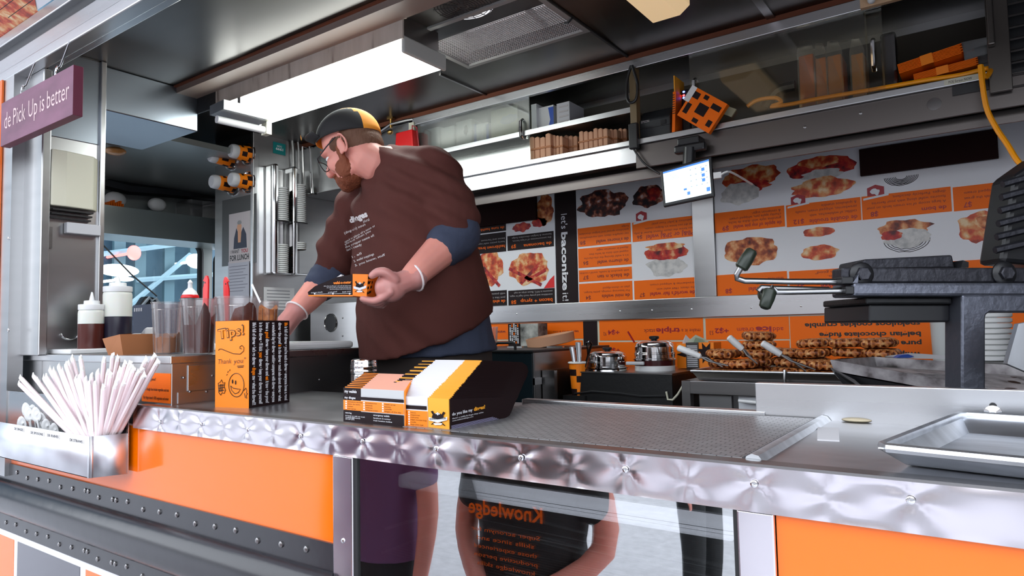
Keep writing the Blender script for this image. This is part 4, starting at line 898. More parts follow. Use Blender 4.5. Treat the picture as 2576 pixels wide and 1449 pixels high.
# deli tubs
def tub(px, Y, wpx, y_top, y_bot, label, fill, fz, mt, smear=0, seed=0):
    c = base(px, Y); k = pxm(px, 820, Y); r = wpx*k/2; H = aY(px, y_top, Y).z-ZB
    t = thing('deli_tub', label, 'tub', c, group='clear tubs on the raised box')
    m = MB(); m.lathe(c, [(r*.78, .0), (r*.79, .002), (r*.93, H*.86), (r*.98, H*.87), (r*.98, H*.97), (r*1.03, H*.975), (r*1.03, H), (r*.95, H), (r*.9, H*.86), (r*.76, .004), (0, .004)], 26, cap=False); obj(m, 'tub_wall', 'tub', t)
    for i in range(12):
        a = 2*pi*i/12+.2; m = MB(); m.tube([c+V((cos(a)*r*.795, sin(a)*r*.795, .006)), c+V((cos(a)*r*.935, sin(a)*r*.935, H*.85))], .0018, 4); obj(m, 'rib', 'tub', t)
    m = MB(); n = 26; rnd = random.Random(seed); vs = []; fs = []; lv = 9
    for i in range(lv+1):
        for j in range(n):
            a = 2*pi*j/n; top = fz+smear*max(0, noise.noise(V((cos(a)*1.6+seed, sin(a)*1.6, seed*.7))))*1.6
            z = H*min(.93, top)*i/lv+.005; rr = r*(.77+.15*z/(H*.86))*.985
            vs.append(c+V((cos(a)*rr, sin(a)*rr, z)))
    for i in range(lv):
        for j in range(n): fs.append((i*n+j, i*n+(j+1) % n, (i+1)*n+(j+1) % n, (i+1)*n+j))
    vs.append(c+V((0, 0, H*fz*.8))); e = len(vs)-1
    for j in range(n): fs.append((lv*n+j, lv*n+(j+1) % n, e))
    m.smooth = True; m.faces(vs, fs); obj(m, 'filling', mt, t)
    return c, r, H
tub(421, .17, 76, 760, 880, 'nearly empty cloudy tub left of the two dark tubs', 1, .28, 'card', .12, 3)
c2_, r2_, H2_ = tub(500, .16, 88, 752, 882, 'tub of dark brown spread holding a red scraper, left of two', 1, .5, 'syrup', .5, 5)
c3_, r3_, H3_ = tub(598, .2, 108, 747, 880, 'wide tub smeared with orange-brown spread right behind the tips box', 1, .55, 'choc', .35, 9)
tub(668, .33, 64, 757, 872, 'tub of orange crumbs at the right behind the tips box', 1, .8, 'cara', .1, 12)
def scraper(px, y_top, Y, label, flip):
    k = pxm(px, 720, Y); a = aY(px, y_top, Y); W = 12*k; t = V((1, 0, 0)); 
    pts = [(-1, -.14), (.75, -.14), (1, -.02), (1, 0), (.6, .012), (0, .012), (-.5, .004), (-.95, -.004), (-.35, -.006), (-.9, -.028)]
    m = MB(); m.slab([a+V(((-1 if flip else 1)*u*W, 0, z)) for u, z in pts], (0, .006, 0)); s_ = solo(m, 'scraper', 'red', label, 'scraper', bevel=.0015)
    q = MB(); q.lathe(a+V((0, -.0005, -.01)), [(.003, 0), (.0, .0004)], 8, FRONT); obj(q, 'hole', 'black', s_)
scraper(516, 703, .17, 'red hooked scraper standing in the tub of dark spread', 0)
scraper(568, 706, .21, 'red hooked scraper standing in the wide smeared tub', 1)
m = MB(); a, b = aY(634, 716, .22), aY(655, 762, .22); m.tube([b, a], .0045, 6, flat=.5); solo(m, 'spoon_handle_tool', 'white', 'white plastic spoon handle sticking out of the wide smeared tub', 'spoon')
cn = thing('cream_can', 'black spray can with red ring and white nozzle behind the tubs', 'can', base(477, .36)); c = cn.location.copy(); z = lambda py: aY(477, py, .36).z-ZB; r = 21*pxm(477, 740, .36)
m = MB(); m.lathe(c, [(r, 0), (r, z(752)), (r*.95, z(748))], 20); obj(m, 'body', 'black', cn)
m = MB(); m.lathe(c, [(r*1.0, z(750)), (r*1.02, z(746)), (r*.9, z(742))], 20); obj(m, 'ring', 'red', cn)
m = MB(); m.lathe(c, [(r*.9, z(742)), (r*.7, z(733)), (r*.28, z(725)), (r*.24, z(715)), (r*.3, z(711)), (r*.08, z(704))], 16); obj(m, 'nozzle', 'white', cn)
# metal scoop
sc = thing('metal_scoop', 'steel scoop with a red tag lying at the left of the raised box', 'scoop', base(140, .12)); a = base(118, .12); b = base(178, .14)
m = MB(); R2 = .026; vs = []; fs = []; N_ = 9
for i in range(7):
    u = i/6; cc = a.lerp(b, u)
    for j in range(N_):
        t = pi+pi*j/(N_-1); vs.append(cc+V((0, cos(t)*R2*(1+.25*u), R2+sin(t)*R2*(1-.1*u)+.02+.03*u)))
for i in range(6):
    for j in range(N_-1): fs.append((i*N_+j, i*N_+j+1, (i+1)*N_+j+1, (i+1)*N_+j))
m.smooth = True; m.faces(vs, fs); m.tube([a+V((0, 0, .03)), a+V((-.02, 0, .028)), a+V((-.035, .0, .02))], .009, 8); o_ = obj(m, 'bowl', 'chrome', sc); o_.modifiers.new('s', 'SOLIDIFY').thickness = .002
m = MB(); m.box(a.x+.0, b.x-.03, .09, .16, ZB, ZB+.022); obj(m, 'foot', 'steel_d', sc)
m = MB(); p = aY(168, 835, .14); m.box(p.x-.014, p.x+.012, .13, .15, p.z-.006, p.z+.008); obj(m, 'tag', 'red', sc, bevel=.003)
cr = thing('blue_carton', 'navy and white checked carton behind the taller squeeze bottle', 'carton', base(362, .55)); a, b = aY(335, 768, .55), aY(388, 832, .55)
m = MB(); m.box(a.x, b.x, .55, .7, ZB, a.z); obj(m, 'body', mat('navy_card', (.012, .03, .1), .5), cr)
for i in range(4):
    q = MB(); x = a.x+.012+i*.02; q.box(x, x+.012, .548, .55, a.z-.03, a.z-.014); obj(q, 'print', 'menuw', cr)
m = MB(); p = base(355, .45); m.slab([V((p.x-.05, .42, ZB)), V((p.x+.09, .42, ZB)), V((p.x+.09, .42, ZB+.1)), V((p.x+.03, .42, ZB+.06)), V((p.x-.03, .42, ZB+.075))], (0, .05, 0)); solo(m, 'paper_bag', 'paper', 'crumpled white paper bag behind the kraft tray', 'bag', bevel=.01)
# ---------------------------------------------------------------- tips box
fl, fr, br = aZ(541, 1024, CZ), aZ(626, 1027, CZ), aZ(687, 1008, CZ)
u = (fr-fl); W = u.length; u.normalize(); v = V((-u.y, u.x, 0)); D = .16
zt_ = aY(626, 806, fr.y).z; H = zt_-CZ
tb = thing('tips_box', 'tall orange and black card box marked Tips on the counter', 'box', tuple((fl+fr)/2+v*D/2))
fl = fr-u*W
m = MB(); m.faces([fl, fr, fr+v*D, fl+v*D]+[p+V((0, 0, H)) for p in (fl, fr, fr+v*D, fl+v*D)], [(0, 1, 5, 4), (1, 2, 6, 5), (2, 3, 7, 6), (3, 0, 4, 7), (3, 2, 1, 0)])
bx = obj(m, 'carton', ['orange_t', 'brownp'], tb); bx.modifiers.new('s', 'SOLIDIFY').thickness = .0015
for p in bx.data.polygons: p.material_index = 0
_un = u.copy()
for p in bx.data.polygons:
    if p.normal.dot(_un) > .7: p.material_index = 1
N = -v
P = lambda s, t: fl+u*(W*s)+V((0, 0, H*t))+N*.0012
m = MB()
m.text('Tips!', P(.1, .79), P(.88, .84), H*.12, N, .035); o1 = obj(m, 'lettering', 'ink', tb)
m = MB(); m.text('Tips!', P(.12, .795), P(.86, .842), H*.11, N, .008, lift=.0012); obj(m, 'lettering', 'orange_t', tb)
m = MB(); m.text('Thank', P(.1, .5), P(.5, .51), H*.06, N, -.01, .2); m.text('you"', P(.56, .505), P(.93, .52), H*.06, N, -.01, .2); obj(m, 'lettering', 'ink', tb)
m = MB()
def stroke(pts, r=.0009): m.tube([P(*p) for p in pts], r, 4)
def arc(cx_, cy_, rx, ry, a0=0, a1=360, n=24): return [(cx_+rx*cos(radians(a0+(a1-a0)*i/n)), cy_+ry*sin(radians(a0+(a1-a0)*i/n))) for i in range(n+1)]
stroke([(.1, .66), (.13, .675), (.2, .675), (.35, .65), (.55, .62), (.75, .615), (.85, .65), (.86, .69), (.8, .715), (.74, .7), (.74, .68), (.79, .675)])
stroke([(.66, .478), (.86, .482)]); stroke([(.68, .462), (.84, .466)])
stroke(arc(.64, .26, .225, .135)); stroke(arc(.53, .3, .012, .022, n=10)); stroke(arc(.62, .29, .012, .022, n=10))
stroke([(.47, .25), (.55, .225), (.68, .215), (.76, .215), (.7, .175), (.6, .16), (.5, .2), (.47, .25)])
stroke([(.86, .2), (.92, .23), (.95, .2), (.93, .17), (.97, .17), (.93, .14), (.95, .11), (.9, .12), (.88, .17)])
stroke([(.12, .17), (.1, .28), (.16, .29), (.2, .32), (.24, .28), (.3, .29), (.28, .24), (.32, .2), (.28, .16), (.22, .17), (.18, .14), (.12, .17)])
for i in range(3):
    stroke([(.14+.04*i, .18), (.16+.04*i, .27)]); stroke([(.12, .19+.03*i), (.28, .2+.03*i)])
stroke([(.38, .4), (.4, .42)]); stroke([(.44, .42), (.45, .44)]); stroke([(.35, .37), (.37, .385)])
o_ = obj(m, 'line_drawing', 'ink', tb)
def segline(dst, p0, p1, h, n, segs, hb):
    tot = 0; ws = []
    for t, k in segs:
        a_ = glyphs(t, .035)[2]; ws.append(a_); tot += a_+.32
    tot -= .32; x = 0
    for (t, k), a_ in zip(segs, ws):
        q0 = p0+(p1-p0)*(x/tot); q1 = p0+(p1-p0)*((x+a_)/tot); dst[k].text(t, q0, q1, h, n, .035 if k == 0 else .05); x += a_+.32
S = lambda s, t: fr+v*(D*s)+V((0, 0, H*t))+u*.0012
dst = [MB(), MB()]
rows = [[('life', 1), ("is full of dinges \u2022 you're such a dinges \u2022 everyone loves a good", 0)], [('dinges \u2022 the proof', 0), ('is', 1), ('in the dinges \u2022 much ado about dinges \u2022 what', 0)], [('a wonderful day for dinges \u2022 nothing compares with dinges \u2022 everyone', 0)],
    [('loves a', 0), ('good', 1), ('dinges \u2022 have your dinges and', 0), ('eat', 1), ('it too \u2022 the proof', 0)], [("is in the dinges \u2022 i'll kick", 0), ('your', 1), ('dinges \u2022 keep your dinges to yourself', 0)], [("life's full of dinges \u2022 let's go dinges \u2022", 0), ('dinges', 1), ('me \u2022 what the dinges!!!', 0)]]
for i, sg_ in enumerate(rows):
    s_ = .86-.158*i; segline(dst, S(s_, .975), S(s_, .03), D*.085, u, sg_, 0)
obj(dst[0], 'lettering', 'menuw', tb); obj(dst[1], 'lettering', 'orange_t', tb)
# ---------------------------------------------------------------- stacks of nested cartons
def carton_pts(o, A, Bw, Cv, H):
    """front panel from o by A, end panel by Bw, side panel by Cv; all of height H"""
    return [o, o+A, o+A+Bw, o+A+Bw+Cv], H
def face_boxes(o, A, Bw, Cv, H, full):
    Z = V((0, 0, H)); m = MB(); nA = A.cross(V((0, 0, 1))).normalized()
    pts = [o, o+A, o+A+Bw]
    m.mi = 0; m.face([o, o+A*.3, o+A*.3+Z, o+Z])
    m.mi = 1; m.face([o+A*.3, o+A, o+A+Z, o+A*.3+Z])
    m.mi = 2; m.face([o+A, o+A+Bw, o+A+Bw+Z, o+A+Z])
    if Cv is not None:
        m.mi = 0; b = o+A+Bw; k = [(0, 0), (.8, -.0), (.95, .12), (1.0, .35), (.97, .6), (.85, .78), (0, 1)]
        m.face([b+Cv*s+Z*t for s, t in k])
    return m
stk = (aZ(948, 1068, CZ), aZ(1077, 1079, CZ), aZ(1131, 1085, CZ), aZ(1252, 1060, CZ))
H1 = aY(1077, 1000, stk[1].y).z-CZ
A, Bw, Cv = stk[1]-stk[0], stk[2]-stk[1], (stk[3]-stk[2])*1.35
top = aD(1065, 905, (aY(1065, 905, .42)-EYE).dot(FW))-V((0, 0, H1)); shift = (top-stk[0])
N1 = 30
crt = []
for i in range(N1):
    o = stk[0]+shift*(i/(N1-1))
    j = V((random.uniform(-.0008, .0008), 0, random.uniform(-.0008, .0008))) if i else V((0, 0, 0))
    m = face_boxes(o+j, A, Bw, Cv, H1, i == 0); m.keep = True
    ob = solo(m, 'folded_carton', ['brownp', 'tee' if False else 'paper', 'yel'], 'waffle carton nested in the larger stack at the right, yellow end strip', 'carton', 'cartons of the larger nested stack')
    ob.modifiers.new('s', 'SOLIDIFY').thickness = .0008
    crt.append(ob)
c0 = crt[0]; c0['label'] = 'foremost carton of the larger nested stack, its yellow emblem end facing out'; del c0['group']
def carton_front(par, o, A, H, rows_, cols, sec):
    """printed checklist of the carton front: blocks, boxes and words"""
    n = A.cross(V((0, 0, 1))).normalized(); Z = V((0, 0, H))
    F = lambda s, t: o+A*s+Z*t+n*.0012
    def block(s0, s1, t0, t1, mt, nm='print_block', lift=0): q = MB(); q.face([F(s0, t0)+n*lift, F(s1, t0)+n*lift, F(s1, t1)+n*lift, F(s0, t1)+n*lift]); obj(q, nm, mt, par)
    return F, block, n
def emblem(par, P, n, s):
    """round pan with crossed spatulas behind a white ribbon"""
    q = MB()
    for sx in (-1, 1):
        q.face([P(.5+sx*.02, .3)+n*.0004, P(.5+sx*.06, .28)+n*.0004, P(.5+sx*.34, .76)+n*.0004, P(.5+sx*.24, .8)+n*.0004])
        q.face([P(.5+sx*.1, .5)+n*.0003, P(.5-sx*.34, .1)+n*.0003, P(.5-sx*.3, .08)+n*.0003, P(.5+sx*.16, .46)+n*.0003])
    q.face([P(.5+.28*cos(2*pi*i/20), .47+.24*sin(2*pi*i/20))+n*.0008 for i in range(20)]); obj(q, 'emblem', 'brownp', par)
    q = MB(); q.face([P(a, b)+n*.0014 for a, b in ((.08, .3), (.5, .22), (.94, .4), (.94, .56), (.5, .38), (.08, .46))]); q.face([P(a, b)+n*.0013 for a, b in ((.28, .18), (.72, .22), (.66, .12), (.36, .08))])
    q.face([P(a, b)+n*.0012 for a, b in ((.47, .6), (.53, .6), (.53, .74), (.47, .74))]); q.face([P(a, b)+n*.0012 for a, b in ((.4, .645), (.6, .645), (.6, .695), (.4, .695))]); obj(q, 'emblem_ribbon', 'menuw', par)
o = stk[0]; F, block, nA = carton_front(c0, o, A, H1, 0, 0, 0)
block(0, .3, .78, 1, 'brownp'); block(.32, 1, .74, 1, 'paper'); block(0, .29, .6, .72, 'brownp'); block(.32, .985, .6, .72, 'brownp'); block(0, .29, .2, .56, 'orange_t'); block(.32, 1, .05, .56, 'orange_t'); block(0, .29, .04, .17, 'brownp'); block(.32, 1, -.0, .04, 'brownp')
m = MB()
for t, s0, s1, tt, hh in (('de wafels&dinges', .02, .28, .85, .1), ('de wafels', .02, .2, .635, .1), ('de dinges', .34, .52, .635, .1), ('de specials', .03, .24, .075, .1)): m.text(t, F(s0, tt)+nA*.0004, F(s1, tt)+nA*.0004, H1*hh*.75, nA, .02)
obj(m, 'lettering', 'menuw', c0)
m = MB(); mw = MB()
for col, s0, words in ((0, .04, ('brussels wafel', 'liege wafel', 'wafelini mix')), (1, .35, ('speculoos spread', 'dulce de leche', 'butter', 'maple syrup', 'strawberries', 'bananas')), (2, .64, ('walnuts', 'whipped cream', 'maple syrup', 'belgian chocolate fudge', 'nutella', 'dinges of the week'))):
    for i, wd in enumerate(words):
        t = .475-(.115 if col == 0 else .076)*i; m.text(wd, F(s0+.045, t)+nA*.0004, F(s0+.06+.0125*len(wd), t)+nA*.0004, H1*.038, nA)
        mw.face([F(s0, t)+nA*.0005, F(s0+.028, t)+nA*.0005, F(s0+.028, t+.05)+nA*.0005, F(s0, t+.05)+nA*.0005])
obj(m, 'lettering', 'brownp', c0); obj(mw, 'tick_boxes', 'menuw', c0)['kind'] = 'stuff'
nB = Bw.cross(V((0, 0, 1))).normalized(); ob_ = o+A
PB = lambda s, t: ob_+Bw*s+V((0, 0, H1*t*.62+H1*.1))+nB*.0012
emblem(c0, PB, nB, 1)
m = MB(); m.text('WAFELS & DINGES', PB(.12, .33)+nB*.0018, PB(.9, .45)+nB*.0018, H1*.05, nB, .02); obj(m, 'lettering', 'ink', c0)
nC = Cv.cross(V((0, 0, 1))).normalized(); oc = o+A+Bw; L_ = Cv.length
PC = lambda s, t: oc+Cv*s+V((0, 0, H1*t))+nC*.0012
m = MB(); m.text('do you like my', PC(.03, .47), PC(.33, .5), H1*.1, nC, .02); m.text("there's a wafels & dinges shop online", PC(.03, .36), PC(.5, .385), H1*.045, nC, .01); m.text('www.wafelsanddinges.com', PC(.03, .29), PC(.34, .31), H1*.04, nC, .01); obj(m, 'lettering', 'menuw', c0)
m = MB(); m.text('dinges?', PC(.35, .5), PC(.53, .52), H1*.12, nC, .04); obj(m, 'lettering', 'yel', c0)
m = MB()
for i in range(5): m.face([PC(.02, .03+.03*i), PC(.78-.03*i, .05+.03*i), PC(.78-.03*i, .065+.03*i), PC(.02, .045+.03*i)])
obj(m, 'print_lines', mat('lilac_print', (.35, .33, .5), .5), c0)['kind'] = 'stuff'
crt[-1]['label'] = 'topmost, rearmost carton of the larger nested stack'; del crt[-1]['group']
# smaller stack at the left
o2 = aZ(865, 1060, CZ); e2 = aZ(985, 1072, CZ); A2 = (e2-o2)*1.25; H2 = aY(868, 975, o2.y).z-CZ
top2 = aD(915, 938, (aY(915, 938, .3)-EYE).dot(FW))-V((0, 0, H2)); sh2 = top2-o2; N2 = 20; Bz = A2*.02
crt2 = []
for i in range(N2):
    o = o2+sh2*(i/(N2-1)); m = face_boxes(o, A2, Bz, None, H2, 0); m.keep = True
    ob = solo(m, 'folded_carton', ['brownp', 'tee_o' if i else 'paper', 'orange_t'] if 'tee_o' in M else ['brownp', mat('pale_orange_edge', (.85, .42, .3), .6) if i == 1 else ('paper' if i == 0 else bpy.data.materials['pale_orange_edge']), 'orange_t'], 'waffle carton nested in the smaller stack at the left', 'carton', 'cartons of the smaller nested stack')
    ob.modifiers.new('s', 'SOLIDIFY').thickness = .0008; crt2.append(ob)
    if i % 2: 
        for p in ob.data.polygons:
            if p.material_index == 0: p.material_index = 2
for i, ob in enumerate(crt):
    if i % 3 == 1:
        ob.data.materials[0] = M['brownp']
        for p in ob.data.polygons:
            if p.material_index == 0 and p.index == 0: p.material_index = 2
c1 = crt2[0]; c1['label'] = 'foremost carton of the smaller nested stack with a checklist front'; del c1['group']
F, block, nA = carton_front(c1, o2, A2, H2, 0, 0, 0)
block(0, .3, .8, 1, 'brownp'); block(.31, 1, .78, 1, mat('grey_print3', (.55, .55, .55), .5)); block(0, 1, .67, .76, 'brownp'); block(0, 1, .35, .64, 'orange_t'); block(0, 1, 0, .33, 'brownp')
m = MB()
for t, s0, s1, tt, hh in (('my wafels', .03, .24, .86, .09), ('my dinges', .03, .22, .685, .07), ('catering', .04, .15, .25, .045), ('de house or with our truck', .04, .38, .17, .035), ('wafels@home', .04, .3, .12, .035), ('646 257 2592', .04, .2, .07, .035), ('emergency wafels', .52, .78, .25, .045), ('facebook & twitter', .52, .8, .17, .035), ('fresh location hotline', .52, .82, .1, .035)): m.text(t, F(s0, tt)+nA*.0004, F(s1, tt)+nA*.0004, H2*hh, nA, .015)
obj(m, 'lettering', 'menuw', c1)
m = MB(); mw = MB()
for s0, words in ((.04, ('speculoos spread', 'dulce de leche', 'butter', 'hot syrup')), (.35, ('strawberries', 'bananas', 'walnuts', 'whipped cream')), (.66, ('maple syrup', 'banana', 'nutella', 'dinges of the day'))):
    for i, wd in enumerate(words):
        t = .58-.066*i; m.text(wd, F(s0+.04, t)+nA*.0004, F(s0+.05+.015*len(wd), t)+nA*.0004, H2*.036, nA); mw.face([F(s0, t)+nA*.0005, F(s0+.026, t)+nA*.0005, F(s0+.026, t+.042)+nA*.0005, F(s0, t+.042)+nA*.0005])
obj(m, 'lettering', 'brownp', c1); obj(mw, 'tick_boxes', 'menuw', c1)['kind'] = 'stuff'
crt2[-1]['label'] = 'topmost, rearmost carton of the smaller nested stack'; del crt2[-1]['group']
# shaker
Ysh = .36; c = V((aY(916, 960, Ysh).x, Ysh, CZ)); r = 33*pxm(916, 940, Ysh); z = lambda py: aY(916, py, Ysh).z-CZ
sk_ = thing('shaker', 'chrome shaker with ridged lid behind the smaller carton stack', 'shaker', c)
m = MB(); m.lathe(c, [(r*.95, 0), (r, .004), (r, z(945)), (r*.97, z(940))], 28); obj(m, 'body', 'chrome', sk_)
m = MB(); m.lathe(c, [(r*1.0, z(939)), (r*1.04, z(937)), (r*1.04, z(930)), (r*1.0, z(928)), (r*1.03, z(925)), (r*1.03, z(918)), (r, z(916)), (r*1.01, z(912)), (r*.97, z(906)), (r*.85, z(903)), (0, z(902))], 28, cap=False); obj(m, 'lid', 'chrome', sk_)
# ---------------------------------------------------------------- mat, divider, pan, glare slip, crumb
mt_ = M['counter_mat'] = mat('embossed_mat', (.5, .49, .5), .42, .8)
nt = mt_.node_tree; tcn = nt.nodes.new('ShaderNodeTexCoord'); bk = nt.nodes.new('ShaderNodeTexBrick'); bk.inputs['Scale'].default_value = 26; bk.inputs['Mortar Size'].default_value = .03; bk.inputs['Brick Width'].default_value = .6; bk.inputs['Row Height'].default_value = .3
bp = nt.nodes.new('ShaderNodeBump'); bp.inputs['Strength'].default_value = .9; bp.inputs['Distance'].default_value = .006
bk.inputs['Color1'].default_value = (.55, .54, .55, 1); bk.inputs['Color2'].default_value = (.45, .44, .45, 1); bk.inputs['Mortar'].default_value = (.2, .19, .19, 1); nt.links.new(bk.outputs['Color'], nt.nodes['Principled BSDF'].inputs['Base Color']); nt.links.new(tcn.outputs['Object'], bk.inputs['Vector']); nt.links.new(bk.outputs['Fac'], bp.inputs['Height']); nt.links.new(bp.outputs[0], nt.nodes['Principled BSDF'].inputs['Normal'])
xd0, xd1 = aZ(1895, 1146, CZ).x, aZ(1936, 1154, CZ).x
m = MB(); m.box(-1.02, xd0-.004, .035, .525, CZ, CZ+.004); solo(m, 'embossed_mat', 'counter_mat', 'grey embossed metal mat covering the middle of the counter', 'mat')
m = MB(); pr = [V((xd0, .032, CZ)), V((xd0+(xd1-xd0)*.12, .032, CZ+.007)), V((xd0+(xd1-xd0)*.4, .032, CZ+.011)), V((xd0+(xd1-xd0)*.75, .032, CZ+.009)), V((xd1, .032, CZ))]; m.smooth = True; m.slab(pr, (0, .5, 0)); solo(m, 'divider_bar', 'alu', 'rounded metal bar dividing the counter right of the mat', 'bar')
m = MB(); m.slab([aZ(*q, CZ) for q in ((2056, 1108), (2112, 1111), (2110, 1079), (2056, 1077))], (0, 0, .002)); solo(m, 'glare_slip', 'paper', 'white rectangular paper slip on the counter left of the pan', 'paper')  # white slip in place of a bright reflection on the steel top
m = MB(); m.ell(aZ(2155, 1062, CZ)+V((0, 0, .004)), (.028, .014, .005)); solo(m, 'waffle_crumb', mat('pale_crumb', (.7, .6, .42), .7), 'pale flat crumb by the steel splash strip', 'crumb')
ZR = CZ+.0295
Aq, Bq, Rq = aZ(2210, 1125, ZR), aZ(2312, 1036, ZR), aZ(2576, 1172, ZR)
Rq = aZ(2576, 1162, ZR); ux = (Rq-Aq).normalized(); uy = V((-ux.y, ux.x, 0)); Lx, Ly = .36, (Bq-Aq).dot(uy)
pan = thing('sheet_pan', 'bright aluminium sheet pan at the right end of the counter', 'pan', (Aq.x+.2, Aq.y+.2, CZ+.024))
G = lambda s, t, z: Aq+ux*(Lx*s)+uy*(Ly*t)+V((0, 0, z))
m = MB(); i_ = .05; q = .028
m.faces([G(0, 0, 0), G(1, 0, 0), G(1, 1, 0), G(0, 1, 0), G(.06, .1, -.026), G(.94, .1, -.026), G(.94, .9, -.026), G(.06, .9, -.026)], [(0, 1, 5, 4), (1, 2, 6, 5), (2, 3, 7, 6), (3, 0, 4, 7), (4, 5, 6, 7)]); o_ = obj(m, 'tray', 'alu', pan); o_.modifiers.new('s', 'SOLIDIFY').thickness = .002
m = MB(); m.tube([G(*p, 0) for p in ((.03, 0), (.97, 0), (1, .04), (1, .96), (.97, 1), (.03, 1), (0, .96), (0, .04))], .007, 8, True); obj(m, 'rolled_rim', 'alu', pan)
# ---------------------------------------------------------------- straw caddy hung outside
yf = -.105
xf = aY(225, 1150, yf).x
zf0, zf1 = aY(222, 1203, yf).z, aY(222, 1098, yf).z
cd_ = thing('straw_caddy', 'steel caddy hung on the hatch edge holding straws and spoons', 'caddy', (-2.5, -.06, zf0))
m = MB(); th = .002; x0 = -3.3; prof = [V((x0, yf, zf0)), V((xf-.008, yf, zf0)), V((xf-.002, yf+.002, zf0)), V((xf, yf+.01, zf0)), V((xf+.03, -.014, zf0))]
for a, b in zip(prof, prof[1:]): m.smooth = True; m.face([a, b, b+V((0, 0, zf1-zf0)), a+V((0, 0, zf1-zf0))])
m.smooth = False; m.face([V((x0, yf, zf0)), V((xf-.008, yf, zf0)), V((xf+.03, -.014, zf0)), V((x0, -.014, zf0))]); o_ = obj(m, 'bin', 'skirt2' if 'skirt2' in M else 'alu', cd_, sharp=60); o_.modifiers.new('s', 'SOLIDIFY').thickness = .002
m = MB(); m.box(x0, xf+.032, -.016, -.013, zf0, CZ+.012); obj(m, 'back_plate', 'steel_h', cd_)
m = MB(); m.box(-2.62, -2.617, yf+.003, -.016, zf0, zf1-.02); m.box(-2.40, -2.397, yf+.003, -.016, zf0, zf1-.02); obj(m, 'divider', 'steel_d', cd_)
m = MB(); m.box(-2.9, -2.55, yf+.005, -.02, zf1-.05, zf1-.03); obj(m, 'tray_insert', 'black', cd_)
for t, a, b in (('DE DINGES', (37, 1075), (61, 1084)), ('DE SPOOONS', (78, 1083), (111, 1097)), ('DE KNIVES', (120, 1090), (150, 1103)), ('DE STRAWS', (176, 1103), (211, 1114))):
    P0, P1 = aY(a[0], a[1], yf), aY(b[0], b[1], yf); zc = (P0.z+P1.z)/2; q = MB(); q.box(P0.x, P1.x, yf-.0015, yf, zc-.006, zc+.006); l_ = obj(q, 'label_tape', 'paper', cd_)
    q = MB(); q.text(t, V((P0.x+.004, yf-.0015, zc-.004)), V((P1.x-.004, yf-.0015, zc-.004)), .008, FRONT, .01); obj(q, 'lettering', 'ink', l_)
rnd = random.Random(4)
TIPS = [(160, 960), (150, 1010), (265, 945), (400, 890), (370, 950), (470, 860), (530, 850), (580, 790), (650, 790), (550, 830), (660, 880), (640, 940), (690, 960), (740, 930), (790, 900), (845, 800), (915, 765), (960, 790), (880, 900), (900, 920), (955, 970), (980, 880), (1020, 830), (1060, 830), (1090, 880), (1190, 810), (1260, 775), (1285, 825), (1160, 880), (1175, 935), (1010, 990), (940, 1010), (840, 1020), (770, 990), (720, 990), (610, 960), (430, 900), (500, 900), (350, 960), (1070, 860), (1130, 905), (300, 985)]
for i, (tx, ty) in enumerate(TIPS):
    f = (tx-150)/1130; far = (1020-ty)/250
    Yt = -.075+.05*far+rnd.uniform(-.008, .008); Yb = -.088+.055*max(0, min(1, far+rnd.uniform(-.15, .15)))
    tp = aY(tx/3.219, 650+ty/3.219, Yt); bx_ = aY((585+f*370+rnd.uniform(-25, 25))/3.219, 650+1430/3.219, Yb)
    while Yb < -.02 and bx_.x > xf-.02+(Yb-yf)*.33: Yb += .004; bx_ = aY((585+f*370)/3.219, 650+1430/3.219, Yb)
    bx_.x = min(bx_.x, xf-.018+(Yb-yf)*.33); bp_ = V((bx_.x, Yb, zf1-.004)); d = (tp-bp_).normalized(); q = MB()
    sd = d.cross(V((0, -1, 0))).normalized(); r = .007
    ext = .085
    if d.x < 0: ext = min(ext, max(.0, (xf-.012-bp_.x)/-d.x))
    if d.y > 0: ext = min(ext, max(.0, (bp_.y-yf-.009)/d.y))
    q.tube([bp_-d*ext, tp-d*.016], r, 8)
    e = tp-d*.016; q.mi = 1; q.tube([e, e+d*.006, e+d*.016], [r, r*.85, r*1.35], 8, flat=None); q.b.verts.ensure_lookup_table()
    # wrapper end crimped flat
    nv = 8; vs = q.b.verts[-nv:]
    nrm = d.cross(sd).normalized(); 
    for v_ in vs:
        rel = v_.co-(e+d*.016); v_.co = e+d*.016+sd*rel.dot(sd)*1.25+nrm*rel.dot(nrm)*.12+d*rel.dot(sd)*rnd.uniform(-.5, .5)
    solo(q, 'straw', ['straw', 'strawt'], 'paper wrapped straw standing fanned out in the steel caddy', 'straw', 'wrapped straws in the caddy')
SP = [(205, 1180, 0), (225, 1215, 1), (262, 1195, 0), (285, 1215, 2), (310, 1235, 0), (335, 1260, 1), (175, 1290, 3), (375, 1310, 1), (405, 1330, 0), (440, 1345, 2)]
